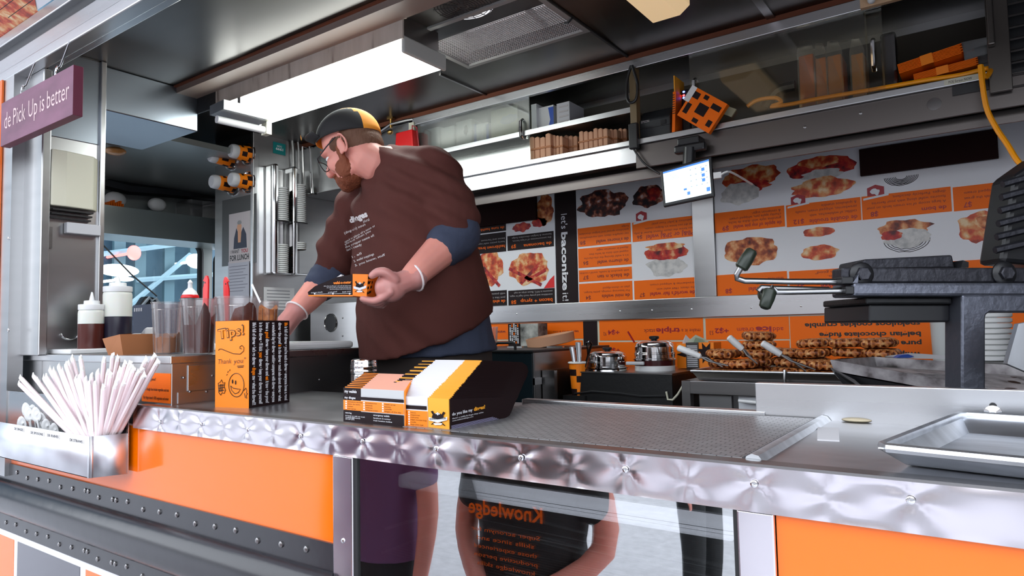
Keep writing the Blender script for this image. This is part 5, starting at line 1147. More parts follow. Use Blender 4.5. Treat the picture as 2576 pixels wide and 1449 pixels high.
for i, (tx, ty, k) in enumerate(SP):
    Y = -.045-.012*k; a = aY(tx/3.219, 650+ty/3.219, Y); ang = -.5+.1*i+rnd.uniform(-.15, .15); d = V((sin(ang)*.6, -.1, 1)).normalized(); s_ = V((.8*d.z, .6*d.z, -d.x)).normalized()
    q = MB(); vs = []; n = 12; cen = a-d*.02
    for ring, (rr, dep) in enumerate(((1, 0), (.6, .003), (.001, .0045))):
        for j in range(n):
            t = 2*pi*j/n; vs.append(cen+d*(.026*sin(t)*rr)+s_*(.0165*cos(t)*rr*(1-.15*sin(t)))+V((0, dep, 0)))
    fs = [(g*n+j, g*n+(j+1) % n, (g+1)*n+(j+1) % n, (g+1)*n+j) for g in (0, 1) for j in range(n)]; q.smooth = True; q.faces(vs, fs)
    q.tube([cen-d*.018, cen-d*.05, cen-d*.085], [.005, .0035, .004], 6, flat=.5)
    o_ = solo(q, 'plastic_spoon', 'white', 'white plastic spoon standing bowl up in the left part of the caddy', 'spoon', 'white spoons in the caddy'); o_.modifiers.new('s', 'SOLIDIFY').thickness = .0015
# ---------------------------------------------------------------- back counter and what stands on it
ZK = 1.12
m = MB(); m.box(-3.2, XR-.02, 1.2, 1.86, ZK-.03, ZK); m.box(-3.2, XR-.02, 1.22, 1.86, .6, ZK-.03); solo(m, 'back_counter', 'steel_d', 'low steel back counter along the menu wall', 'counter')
Yw = 1.22
a = aY(1343, 882, Yw); xr_ = a.x; xl_ = aY(1190, 882, Yw).x-.26
wb = thing('warming_box', 'black-fronted warming box with a top handle right behind the man', 'warmer', ((xl_+xr_)/2, 1.5, ZK))
m = MB(); m.box(xl_, xr_, Yw, 1.84, ZK, a.z-.006); obj(m, 'body', ['steel_d'], wb, bevel=.003)
m = MB(); m.box(xl_, xr_-.004, Yw-.008, Yw, ZK, a.z-.01); obj(m, 'front', mat('blue_black', (.006, .012, .016), .3), wb, bevel=.002)
m = MB(); m.box(xl_-.01, xr_+.004, Yw-.012, 1.85, a.z-.008, a.z+.002); obj(m, 'lid', 'blackm', wb, bevel=.002)
p, q = aY(1246, 868, Yw+.04), aY(1296, 868, Yw+.04); z0 = a.z+.002
m = MB(); m.tube([V((p.x, p.y, z0)), V((p.x, p.y, z0+.02)), V((p.x+.012, p.y, z0+.028)), V((q.x-.012, p.y, z0+.028)), V((q.x, p.y, z0+.02)), V((q.x, p.y, z0))], .006, 8); obj(m, 'handle', 'black', wb)
for i, (px, py) in enumerate(((1294, 870), (1395, 869))):
    q = MB(); c = aY(px, py, 1.5); q.box(c.x-.04, c.x+.04, 1.5, 1.515, z0, z0+.006); obj(q, 'hinge', 'chrome', wb)
q = MB(); a2 = aX(1352, 958, xr_+.002); q.box(xr_, xr_+.008, Yw-.01, Yw+.04, a2.z-.014, a2.z+.012); obj(q, 'latch', 'chrome', wb)
q = MB(); q.box(xr_+.004, xr_+.06, Yw+.05, Yw+.07, ZK, aY(1368, 932, Yw+.05).z); q.box(xr_+.004, xr_+.012, Yw+.07, Yw+.3, ZK, aY(1368, 932, Yw+.05).z); obj(q, 'side_guard', 'steel_d', wb)
c = aY(1386, 866, 1.62); rb = thing('round_tray', 'round kraft tray with a cream inside tipped on the warming box', 'tray', c)
R3 = 60*pxm(1386, 860, 1.62); ax = V((-.12, -.12, 1)).normalized()
c = V((c.x, c.y, z0+.022)); rb.location = c
m = MB(); m.lathe(c, [(R3*.9, -.012), (R3, -.01), (R3*1.03, .03), (R3*.97, .03), (R3*.94, .0)], 28, ax, cap=False); obj(m, 'rim', 'kraft', rb)
m = MB(); m.lathe(c, [(R3*.95, .004), (.001, .005)], 28, ax, cap=False); obj(m, 'inside', mat('cream_inside', (.72, .66, .5), .6), rb)
pb = thing('patterned_carton', 'black and white patterned carton leaning on the orange print behind the man', 'carton', aY(1320, 868, 1.78)); a, b, e = aY(1278, 815, 1.76), aY(1308, 868, 1.76), aY(1364, 868, 1.8)
z1 = a.z; m = MB(); m.box(a.x, b.x, 1.76, 1.85, z0, z1); obj(m, 'lettered_side', 'brownp', pb)
q = MB()
for i in range(5):
    for j in range(7):
        x = a.x+.01+i*(b.x-a.x-.012)/5; z = z0+.012+j*(z1-z0-.015)/7; q.mi = 1 if (i*3+j) % 9 == 0 else 0; q.face([V((x, 1.7592, z)), V((x+.006, 1.7592, z)), V((x+.006, 1.7592, z+.01+.004*((i+j) % 3))), V((x, 1.7592, z+.01+.004*((i+j) % 3)))])
obj(q, 'print_words', ['menuw', 'orange_p'], pb)['kind'] = 'stuff'
m = MB(); m.box(b.x, e.x, 1.765, 1.85, z0, z1); obj(m, 'picture_side', ramp_mat('marbled_print', [(.4, (.04, .04, .04)), (.55, (.45, .45, .42)), (.65, (.7, .7, .66))], 9), pb)
c = aY(1240, 880, 1.6); m = MB(); r = 14*pxm(1240, 850, 1.6); h = aY(1240, 822, 1.6).z-z0
m.lathe(V((c.x, 1.6, z0)), [(r*.75, 0), (r, h), (r*.95, h), (r*.7, .004)], 16, cap=False); solo(m, 'clear_cup', 'tub', 'clear plastic cup at his back on the warming box', 'cup')
# utensil cup
Yu = 1.42; c = aY(1455, 970, Yu); r = 23*pxm(1455, 940, Yu); zt_u = aY(1455, 912, Yu).z; zb_u = zt_u-.13
uc = thing('utensil_cup', 'orange and black paper cup holding steel handles', 'cup', (c.x, Yu, zb_u)); C0 = V((c.x, Yu, zb_u))
m = MB(); n = 20
for i in range(5):
    for j in range(n):
        m.mi = 1 if (i+j//4) % 3 == 0 else 0; m.smooth = True; q = []
        for ii, jj in ((i, j), (i, j+1), (i+1, j+1), (i+1, j)):
            rr = r*(.72+.26*ii/5); a = 2*pi*jj/n; q.append(C0+V((cos(a)*rr, sin(a)*rr, .13*ii/5)))
        m.face(q)
obj(m, 'wall', ['orange_t', 'brownp'], uc)
m = MB(); m.tube([C0+V((cos(2*pi*i/20)*r, sin(2*pi*i/20)*r, .13)) for i in range(20)], .004, 6, True); obj(m, 'rim', 'white', uc)
m = MB(); m.box(c.x-.05, c.x+.05, Yu-.04, Yu+.05, ZK, zb_u); solo(m, 'cup_rest', 'blackm', 'dark block under the orange utensil cup', 'block')
for i, (px0, py0, px1, py1, rr) in enumerate(((1438, 872, 1447, 925, .011), (1455, 860, 1458, 925, .013))):
    a, b = aY(px0, py0, Yu), aY(px1, py1, Yu); m = MB(); d = (b-a); m.tube([a, a+d*.03, a+d*.5, b], [rr*.7, rr, rr*.75, rr*.6], 10); solo(m, 'steel_scoop', 'alu', ['shorter grey handle standing in the orange utensil cup', 'taller grey handle standing in the orange utensil cup'][i], 'handle')
m = MB(); P = [aY(*q, Yu) for q in ((1480, 893), (1477, 862), (1483, 858), (1488, 866), (1470, 925))]; m.tube([P[0], P[1], P[2], P[3], P[4]], .005, 6); solo(m, 'ladle_hook', 'chrome', 'thin hooked ladle end at the right in the utensil cup', 'ladle')
# food heater with two pots
Yh = 1.4; a, b = aY(1442, 935, Yh), aY(1690, 940, Yh); zh = (a.z+b.z)/2
ht = thing('food_heater', 'long black food heater carrying two domed pots', 'heater', ((a.x+b.x)/2, 1.6, ZK))
m = MB(); m.box(a.x, b.x, Yh, 1.8, ZK, zh-.004); obj(m, 'body', 'blackm', ht, bevel=.004)
m = MB(); m.box(a.x-.002, b.x+.002, Yh-.003, 1.8, zh-.004, zh+.001); obj(m, 'top', 'steel_d', ht)
m = MB(); P = [aY(*q, Yh-.012) for q in ((1445, 990), (1490, 985), (1560, 990), (1612, 997), (1675, 996))]; m.tube(P, .004, 6); obj(m, 'lead', 'black', ht)
for px, py in ((1498, 1024), (1622, 1030)):
    q = MB(); q.lathe(aY(px, py, Yh), [(.022, 0), (.02, .018), (.012, .02)], 16, FRONT); obj(q, 'knob', 'black', ht)
m = MB(); P = [aY(*q, Yh-.01) for q in ((1676, 985), (1680, 1005), (1692, 1006), (1705, 992), (1718, 970))]; m.tube(P, .004, 6); solo(m, 'white_lead', 'cream', 'thin pale lead hooked at the right end of the black heater', 'cable')
def pot(px, Y, w, ytop, ybase, label, tall):
    c = aY(px, ybase, Y); k = pxm(px, 900, Y); r = w*k/2; c = V((c.x, Y, zh)); h = (ybase-ytop)*k
    t = thing('lidded_pot', label, 'pot', c, group='domed pots on the black heater')
    z = 0
    if tall:
        m = MB(); m.lathe(c, [(r*.98, 0), (r*.98, h*.18)], 28); obj(m, 'white_ring', 'white', t)
        m = MB(); m.lathe(c, [(r*.99, h*.18), (r*.99, h*.36)], 28); obj(m, 'dark_band', mat('dark_red_band', (.05, .006, .008), .2), t); z = h*.36
    else:
        m = MB(); m.lathe(c, [(r*1.06, 0), (r*1.05, h*.08), (r*.98, h*.14)], 28); obj(m, 'flange', 'chrome', t); z = h*.14
    H = h-z
    m = MB(); m.lathe(c, [(r*1.04, z), (r*1.04, z+H*.08), (r*.98, z+H*.1), (r*.98, z+H*.3), (r*1.0, z+H*.32), (r*1.0, z+H*.38), (r*.96, z+H*.4), (r*.96, z+H*.68), (r*.93, z+H*.72), (r*.9, z+H*.86), (r*.75, z+H*.97), (r*.3, z+H), (0, z+H*1.01)], 32, cap=False); obj(m, 'lid', 'chrome', t, sharp=35)
    m = MB(); m.lathe(c, [(r*.14, z+H), (r*.14, z+H*1.03), (r*.24, z+H*1.1), (r*.25, z+H*1.2), (r*.2, z+H*1.24), (0, z+H*1.25)], 16, cap=False); obj(m, 'lid_knob', 'black', t)
pot(1529, 1.52, 100, 886, 934, 'lower domed pot at the left on the black heater', 0)
pot(1648, 1.56, 102, 857, 932, 'taller domed pot with a dark red band at the right on the heater', 1)
m = MB(); a, b = aY(1575, 914, 1.47), aY(1621, 914, 1.47); m.obox((a+b)/2, (b-a)/2, V((0, .006, 0)), V((0, 0, .007))); solo(m, 'grey_handle', 'greyp', 'grey flat handle sticking out between the two domed pots', 'handle', bevel=.004)
# money carton
mc = thing('money_carton', 'orange and black open carton with banknotes right of the taller pot', 'carton', aY(1745, 920, 1.66)); a, b, c, d = (aY(x, 862, 1.66) for x in (1702, 1726, 1757, 1795)); z1 = a.z
zt2 = aY(1745, 927, 1.66).z
m = MB(); m.box(a.x, b.x, 1.66, 1.75, zt2, z1-.004); obj(m, 'orange_side', 'orange_t', mc)
m = MB(); m.box(b.x, c.x, 1.655, 1.75, zt2, z1); obj(m, 'lettered_side', mat('lettered', (.05, .045, .045), .5), mc)
m = MB()
for j in range(12): z = zt2+.008+j*(z1-zt2-.016)/12; m.box(b.x+.004, c.x-.004, 1.6542, 1.6552, z, z+.003)
obj(m, 'text_lines', 'menuw', mc)['kind'] = 'stuff'
m = MB(); m.box(c.x, d.x, 1.66, 1.75, zt2, z1); obj(m, 'orange_end', 'orange_t', mc)
m = MB(); e = aY(1777, 888, 1.659); m.face([e+V((.045*cos(2*pi*i/16)*(1 if i % 2 else .5), -.0006, .045*sin(2*pi*i/16)*(1 if i % 2 else .5))) for i in range(16)]); e2 = aY(1705, 892, 1.659); m.face([e2+V((x, -.0006, zz)) for x, zz in ((-.005, 0), (.03, .012), (.06, .002), (.03, -.01))]); obj(m, 'star_print', 'brownp', mc)
for i, (px, py, w, mt) in enumerate(((1727, 842, .028, 'greyp'), (1752, 842, .07, mat('banknote', (.42, .46, .36), .7)))):
    p = aY(px, py, 1.7); m = MB(); m.slab([V((p.x-w*.5, 1.69, z1-.02)), V((p.x+w*.6, 1.7, z1-.02)), V((p.x+w*.7, 1.7, z1+.006)), V((p.x, 1.69, p.z)), V((p.x-w*.5, 1.69, z1+.004))], (0, .002, 0)); o_ = solo(m, 'banknote', mt, ['narrow grey banknote standing at the left in the money carton', 'wider green banknote standing at the right in the money carton'][i], 'banknote')
    if i:
        q = MB(); q.face([V((p.x-.01, 1.6895, z1+.0)), V((p.x+.035, 1.6895, z1+.0)), V((p.x+.03, 1.6895, z1+.012)), V((p.x, 1.6895, z1+.02))]); obj(q, 'note_print', mat('note_ink', (.2, .25, .17), .7), o_)
# waffle tray on a steel frame
Yt = 1.3; a, b = aY(1738, 948, Yt), aY(2200, 970, Yt); zt3 = aY(1900, 945, Yt).z
fr_ = thing('tray_frame', 'steel frame under the waffle tray', 'frame', ((a.x+b.x)/2, 1.5, ZK)); zf_ = aY(1900, 962, Yt).z
m = MB(); m.box(a.x-.03, b.x, Yt-.01, 1.84, zf_-.045, zf_); obj(m, 'top_rail', 'steel_d', fr_, bevel=.002)
for x in (a.x-.03, b.x-.04):
    q = MB(); q.box(x, x+.03, Yt-.012, Yt+.02, ZK, zf_); obj(q, 'leg', 'steel_d', fr_)
q = MB(); e0, e1 = aY(1857, 990, Yt+.03), aY(2022, 1040, Yt+.03); q.box(e0.x, e1.x, Yt+.03, Yt+.05, ZK, zf_-.045); obj(q, 'front_plate', 'alu', fr_)
q = MB(); P = [aY(*s, Yt) for s in ((1858, 1008), (1915, 1014), (1932, 1008), (1985, 1016), (2005, 1010))]; q.tube(P, .006, 8); obj(q, 'pull_bar', 'white', fr_)
for px in (1927, 2003):
    q = MB(); q.ell(aY(px, 1012, Yt-.004), (.012, .01, .012)); obj(q, 'bar_joint', 'white', fr_)
q = MB(); q.box(a.x+.02, e0.x-.02, Yt+.02, Yt+.04, ZK, zf_-.045); obj(q, 'front_plate', 'steel', fr_)
ty = thing('waffle_tray', 'long dark sheet tray piled with waffles', 'tray', ((a.x+b.x)/2, 1.55, zf_)); x0, x1 = a.x+.01, b.x+.14
m = MB(); Z0, Z1 = zf_+.002, zt3+.012; y0, y1 = Yt-.02, 1.82
m.faces([V((x0, y0, Z1)), V((x1, y0, Z1)), V((x1, y1, Z1)), V((x0, y1, Z1)), V((x0+.02, y0+.02, Z0)), V((x1-.02, y0+.02, Z0)), V((x1-.02, y1-.02, Z0)), V((x0+.02, y1-.02, Z0))], [(0, 1, 5, 4), (1, 2, 6, 5), (2, 3, 7, 6), (3, 0, 4, 7), (4, 5, 6, 7)]); o_ = obj(m, 'pan', 'steel_d', ty); o_.modifiers.new('s', 'SOLIDIFY').thickness = .002
m = MB(); m.tube([V((x0, y0, Z1)), V((x1, y0, Z1)), V((x1, y1, Z1)), V((x0, y1, Z1))], .005, 8, True); obj(m, 'rim', 'steel', ty)
q = MB(); c = aY(1975, 955, Yt-.03); q.tube([c+V((0, 0, .03)), c+V((0, -.006, .0)), c+V((0, 0, -.025))], .005, 6); obj(q, 'clip', 'steel', ty)
def waffle_mesh(W=.056, D=.05, T=.015):
    m = MB(); nx, ny = 22, 18; vs = []; dk = []
    for side in (1, -1):
        for i in range(nx+1):
            for j in range(ny+1):
                u, v = -1+2*i/nx, -1+2*j/ny
                k = max(abs(u), abs(v), 1e-6); f = k/max(1e-6, (abs(u)**3+abs(v)**3)**(1/3)) if k > 0 else 1
                a = math.atan2(v, u); wob = 1+.05*noise.noise(V((u*2, v*2, 3)))+(.05*sin(a*11) if k > .9 else 0)
                x, y = u*f*W*wob, v*f*D*wob
                pk = (sin(u*pi*2.5+.3)**2)*(sin(v*pi*2+.4)**2)
                z = T*(1-.35*max(0, (k-.75)/.25)**2)*(1-.7*pk if k < .99 else .45)*(1+.15*noise.noise(V((u*4, v*4, side))))
                vs.append(V((x, y, side*z+T))); dk.append(pk+(.3*sin(a*11) if k > .9 else 0)+.25*noise.noise(V((u*5, v*5, side*3))))
    S_ = (nx+1)*(ny+1); m.smooth = True
    bv = [m.b.verts.new(p) for p in vs]
    def add(q): 
        fc_ = m.b.faces.new([bv[k] for k in q]); fc_.smooth = True; fc_.material_index = 1 if sum(dk[k] for k in q)/len(q) > .3 else 0
    for s in (0, 1):
        for i in range(nx):
            for j in range(ny):
                q = [i*(ny+1)+j, (i+1)*(ny+1)+j, (i+1)*(ny+1)+j+1, i*(ny+1)+j+1]; add([s*S_+k for k in (q if s == 0 else reversed(q))])
    edge = [i*(ny+1) for i in range(nx+1)]+[nx*(ny+1)+j for j in range(1, ny+1)]+[i*(ny+1)+ny for i in range(nx-1, -1, -1)]+[j for j in range(ny-1, 0, -1)]
    for a_, b_ in zip(edge, edge[1:]+edge[:1]): add([a_, a_+S_, b_+S_, b_])
    return m
M['waffle'] = ramp_mat('baked_waffle', [(.3, (.3, .07, .015)), (.5, (.55, .19, .05)), (.7, (.85, .5, .22))], 70, rough=.4, bump=.3)
M['waffle_dark'] = ramp_mat('waffle_pockets', [(.35, (.05, .01, .004)), (.6, (.22, .045, .01)), (.75, (.4, .12, .03))], 70, rough=.4, bump=.3)
w0 = solo(waffle_mesh(), 'waffle', ['waffle', 'waffle_dark'], 'x', 'waffle', 'waffles on the long tray', sharp=75, local=True)
STK = [('in the pile at the left end of the tray', 1825, 1.45, 3, .0, 873), ('in the tallest pile of the tray', 1910, 1.56, 5, .1, 840), ('in the third pile from the left', 1982, 1.58, 3, -.1, 866), ('in the fourth pile from the left', 2052, 1.55, 4, .1, 856), ('in the second pile from the right', 2136, 1.55, 4, 0, 855), ('in the pile at the right end of the tray', 2215, 1.55, 4, .1, 852), ('in the low pile behind the black tongs', 1870, 1.42, 2, .2, 900), ('in the low pile right of the middle', 2085, 1.42, 2, .2, 910)]
firstw = True; rnd = random.Random(11); zw = Z0+.003
def place_waffle(loc, rz, tilt, label):
    global firstw
    o = w0 if firstw else dup(w0); firstw = False
    o.location = loc; o.rotation_euler = (tilt[0], tilt[1], rz); o['label'] = label
for nm, px, Y, n, rz, yt in STK:
    for i in range(n):
        p = aY(px+rnd.uniform(-6, 6), 900, Y); zt = (aY(px, yt, Y).z-zw-.022)/max(1, n-1) if n > 1 else .022
        zt = min(.034, max(.027, zt)); lab = ['lowest waffle', 'second waffle from the bottom', 'third waffle from the bottom', 'fourth waffle from the bottom', 'fifth waffle from the bottom'][i]
        if i == n-1: lab = 'topmost waffle'
        place_waffle(V((p.x, Y+rnd.uniform(-.012, .012), zw+i*zt)), rz+rnd.uniform(-.4, .4), (rnd.uniform(-.05, .05), rnd.uniform(-.07, .07)), lab+' '+nm)
for i, (px, lab) in enumerate(((1822, 'waffle lying flat at the front left of the tray'), (1880, 'waffle lying flat at the front of the tray, second from left'), (1947, 'waffle lying flat at the front of the tray, third from left'), (2075, 'waffle lying flat at the front right of the tray'))):
    p = aY(px, 925, 1.35); place_waffle(V((p.x, 1.36, zw)), rnd.uniform(-.2, .2), (0, 0), lab)
def tongs(h0, h1, tips, Y, label):
    t = thing('tongs', label, 'tongs', aY(*h1, Y), group='white handled tongs on the waffles'); a, b = aY(*h0, Y-.02), aY(*h1, Y)
    m = MB(); d = b-a; m.tube([a, a+d*.06, a+d*.5, a+d*.95, b], [.007, .0115, .0125, .0105, .006], 10); obj(m, 'grip', 'white', t)
    for i, tp in enumerate(tips):
        e = aY(*tp, Y+.02); q = MB(); mid = b.lerp(e, .25)+V((0, 0, .006*(1 if i else -1))); q.tube([b, mid, e], [.0045, .0038, .003], 6); obj(q, 'prong', 'steel_d', t)
tongs((1704, 874), (1764, 898), ((1832, 920), (1818, 923)), 1.33, 'white handled tongs at the left end of the waffle tray')
tongs((1832, 847), (1869, 880), ((1905, 915), (1893, 905)), 1.36, 'white handled tongs standing steeply in the middle of the waffles')
tongs((1916, 862), (1966, 893), ((2052, 930), (2028, 934)), 1.33, 'white handled tongs pointing right across the waffles')
# frosted bucket and white stack in the right corner
c = aY(2384, 900, 1.68); k = pxm(2384, 850, 1.68); m = MB(); h = aY(2384, 812, 1.68).z-ZK; m.lathe(V((c.x, 1.68, ZK)), [(28*k, 0), (34*k, h), (35*k, h+.004), (33*k, h)], 24); solo(m, 'frosted_bucket', mat('frosted', (.6, .62, .62), .4), 'frosted grey bucket behind the iron post', 'bucket')
wsx = thing('white_stack', 'bright white stack of foam lids right of the iron post', 'stack', aY(2492, 905, 1.5)); 
for i in range(9):
    p = aY(2492, 908-i*12.5, 1.5); q = MB(); q.lathe(V((p.x, 1.56, aY(2492, 910, 1.5).z+i*.0165)), [(.05, 0), (.055, .003), (.055, .012), (.05, .0155)], 18); obj(q, 'lid', 'white', wsx)
q = MB(); p = aY(2492, 908, 1.5); q.box(p.x-.1, p.x+.1, 1.48, 1.7, ZK, aY(2492, 910, 1.5).z); solo(q, 'stack_rest', 'steel_d', 'dark steel block under the white stack', 'block')
# ---------------------------------------------------------------- cast iron waffle iron at the right
DI = 1.45; rh = V((_r.x, _r.y, 0)); bk_ = V((-sin(YAW), cos(YAW), 0))
wi = thing('waffle_iron', 'heavy grey cast waffle iron on a post with black grips', 'waffle iron', aD(2448, 1000, DI))
def I(px, py, d=0): return aD(px, py, DI)+bk_*d
def bar(par, name, mt, l, t, r, b, d0, d1, bev=.004):
    p = [I(l, b), I(r, b), I(r, t), I(l, t)]; m = MB(); m.slab([q+bk_*d0 for q in p], bk_*(d1-d0)); return obj(m, name, mt, par, bevel=bev)
bar(wi, 'upper_arm', 'iron', 2130, 671, 2640, 710, .02, .07); bar(wi, 'lower_arm', 'ironl', 2146, 711, 2640, 745, 0, .1, .006)
m = MB(); p = [I(*q) for q in ((2145, 712), (2160, 690), (2158, 712))]; m.slab(p, bk_*.01); obj(m, 'catch', 'ironl', wi)
m = MB(); p = [I(*q, .1) for q in ((2228, 668), (2235, 640), (2472, 628), (2480, 664))]; m.slab(p, bk_*.12); obj(m, 'top_plate', 'iron', wi, bevel=.004)
m = MB(); p = [I(*q, .08) for q in ((2480, 664), (2485, 645), (2500, 650), (2500, 664))]; m.slab(p, bk_*.06); obj(m, 'pivot_lug', 'black', wi)
bar(wi, 'lower_plate', 'black', 2212, 764, 2420, 810, .04, .26); bar(wi, 'plate_seat', 'blackm', 2198, 746, 2420, 764, .03, .24)
m = MB(); p = [I(*q) for q in ((2420, 742), (2640, 742), (2640, 786), (2490, 786), (2482, 792), (2480, 800), (2480, 1015), (2420, 1015))]; m.slab(p, bk_*.06); obj(m, 'post', 'ironl', wi, bevel=.004)
for px, py, r in ((2178, 688, .026), (2541, 686, .026)):
    c = I(px, py, .02); q = MB(); q.lathe(c, [(r, 0), (r, .004), (r*.85, .007)], 20, -bk_); b_ = obj(q, 'washer', 'black', wi); q = MB(); q.lathe(c-bk_*.007, [(r*.6, 0), (r*.6, .008), (r*.5, .01)], 6, -bk_); obj(q, 'bolt', 'iron', b_)
def rod(pts, g0, g1, gr, nm):
    m = MB(); m.tube([I(*q) for q in pts], .0065, 10); h_ = obj(m, 'handle_rod', 'steel', wi); a, b = I(*g0), I(*g1); d = b-a; q = MB(); q.tube([a, a+d*.08, a+d*.5, a+d*.92, b], [gr*.75, gr, gr, gr*.85, gr*.6], 14); obj(q, 'grip', mat('green_black_grip'+nm, (.02, .028, .018), .35), h_)
rod([(2140, 706, .03), (2000, 706, .03), (1885, 704, .03), (1866, 698, .03), (1863, 688, .025), (1872, 670, .02)], (1871, 674, .02), (1900, 626, .015), .0145, 'a')
rod([(2140, 730, .02), (1990, 733, .02), (1962, 733, .02), (1952, 722, .02), (1945, 735, .015)], (1945, 728, .015), (1925, 775, .005), .0145, 'b')
rod([(2140, 722, .1), (1990, 718, .1), (1958, 716, .1), (1950, 726, .1)], (1960, 736, .12), (1992, 732, .12), .012, 'c')
bar(wi, 'rod_socket', 'black', 2118, 696, 2148, 714, .0, .05, .002); bar(wi, 'rod_socket', 'black', 2128, 720, 2150, 740, .0, .05, .002)
# dirty drip tray
dt = thing('drip_tray', 'stained grey drip tray slanting below the waffle iron', 'tray', aD(2300, 960, 1.6))
K = [aD(2088, 906, 1.82), aD(2640, 1002, 1.55), aD(2640, 925, 1.85), aD(2198, 898, 2.05)]; dn = V((0, 0, -.028))
m = MB(); Q = [p+dn+(sum(K, V())/4-p)*.03 for p in K]; m.faces(K+Q, [(0, 1, 5, 4), (1, 2, 6, 5), (2, 3, 7, 6), (3, 0, 4, 7), (4, 5, 6, 7)]); o_ = obj(m, 'pan', ramp_mat('stained_steel', [(.34, (.03, .022, .02)), (.46, (.3, .27, .28)), (.6, (.5, .47, .48))], 16, rough=.4), dt); o_.modifiers.new('s', 'SOLIDIFY').thickness = .003
m = MB(); Q2 = [p+V((0, 0, -.004)) for p in Q]; Q3 = [p+V((0, 0, -.05))+(sum(Q, V())/4-p)*.12 for p in Q]; m.hexa([Q3[i] for i in range(4)]+[Q2[i] for i in range(4)]); obj(m, 'underside', 'black', dt)
m = MB()
for i in range(9):
    u, v_ = rnd.uniform(.1, .9), rnd.uniform(.15, .85); p = Q[0].lerp(Q[1], u).lerp(Q[3].lerp(Q[2], u), v_)+V((0, 0, .004)); m.ell(p, (rnd.uniform(.008, .02), rnd.uniform(.006, .012), .004), nu=8, nv=6)
obj(m, 'burnt_crumbs', mat('burnt', (.03, .012, .006), .6), dt)['kind'] = 'stuff'
m = MB(); P = [aD(*q) for q in ((2092, 925, 1.81), (2150, 955, 1.78), (2205, 1003, 1.76), (2150, 985, 1.82), (2110, 950, 1.85))]; m.slab(P, bk_*.01); solo(m, 'foil_flap', 'steel_d', 'crumpled foil hanging under the left corner of the drip tray', 'foil')
m = MB(); P = [aD(*q) for q in ((2255, 898, 1.85), (2320, 890, 1.85), (2420, 897, 1.85), (2420, 903, 1.85), (2262, 902, 1.85))]; m.slab(P, bk_*.06); solo(m, 'paper_sheet', 'paper', 'white paper sheet lying at the back of the drip tray', 'paper')
m = MB(); P = [aD(*q) for q in ((2255, 900, 1.84), (2268, 893, 1.84), (2285, 891, 1.84), (2300, 897, 1.84), (2290, 900, 1.84))]; m.slab(P, bk_*.02); solo(m, 'blue_wrapper', 'blue', 'small blue wrapper at the back of the drip tray', 'wrapper')
m = MB(); P = [aD(*q) for q in ((2534, 915, 1.35), (2562, 815, 1.35), (2640, 800, 1.35), (2640, 960, 1.35))]; m.slab(P, bk_*.012); solo(m, 'steel_flap', 'alu', 'pale slanting steel flap at the right edge under the iron arm', 'flap')
m = MB(); P = [aD(*q) for q in ((2520, 660, 1.5), (2555, 440, 1.5), (2640, 380, 1.5), (2640, 670, 1.5))]; m.slab(P, bk_*.08); ig = solo(m, 'iron_plate', 'black', 'black upright iron plate at the right edge above the iron arm', 'iron plate', bevel=.01)
for i in range(6):
    q = MB(); a = I(2552-i*4, 455+i*34, .035); b = I(2640, 430+i*34, .035); q.tube([a, b], .008, 6); obj(q, 'rib', 'iron', ig)
m = MB(); P = [aD(*q) for q in ((2498, 640, 1.6), (2520, 600, 1.6), (2530, 640, 1.6))]; m.slab(P, bk_*.02); 
solo(m, 'guard_plate', 'steel_d', 'small dull plate beside the black iron head', 'plate')
# stand below the iron that carries post and tray
m = MB(); p = aD(2448, 1010, DI); q_ = aD(2300, 1000, 1.65)
m.box(p.x-.4, .9, .57, 1.0, .6, 1.27); solo(m, 'iron_stand', 'steel_d', 'dark steel stand carrying the waffle iron', 'stand')
# right end post and louvres
m = MB(); a, b = aY(2472, 100, FC-.03), aY(2530, 100, FC-.03); zb_ = aY(2480, 236, FC-.03).z; m.box(a.x+.01, b.x+.01, FC-.03, FC-.015, zb_, CT); struct(m, 'trim_end_post', 'ceil', .002)
lv = thing('louvre_panel', 'dull steel louvre panel at the top right corner', 'panel', (b.x+.15, FC, 2.3))
for i in range(8):
    p = aY(2560, 10+30*i, FC); q = MB(); q.slab([V((b.x-.01, FC-.005, p.z)), V((b.x+.4, FC-.005, p.z)), V((b.x+.4, FC+.03, p.z+.014)), V((b.x-.01, FC+.03, p.z+.014))], (0, .002, .006)); obj(q, 'slat', 'steel_d', lv)
m = MB(); m.box(b.x-.01, b.x+.5, FC+.03, FC+.04, 2.2, CT); obj(m, 'backing', 'black', lv)
m = MB(); a, b2 = aY(2478, 0, FC-.06), aY(2490, 112, FC-.06); m.box(a.x, a.x+.018, FC-.06, FC-.031, b2.z, CT); solo(m, 'wrapped_rod', 'ceil', 'wrapped upright rod in front of the right end post', 'rod', bevel=.004)
m = MB(); a, b = aY(2395, 222, FC-.004), aY(2488, 215, FC-.004); m.box(a.x, b.x, FC-.008, FC, b.z-.012, a.z+.004); solo(m, 'dark_bracket', 'black', 'flat dark bracket on the valance near the yellow cord', 'bracket')
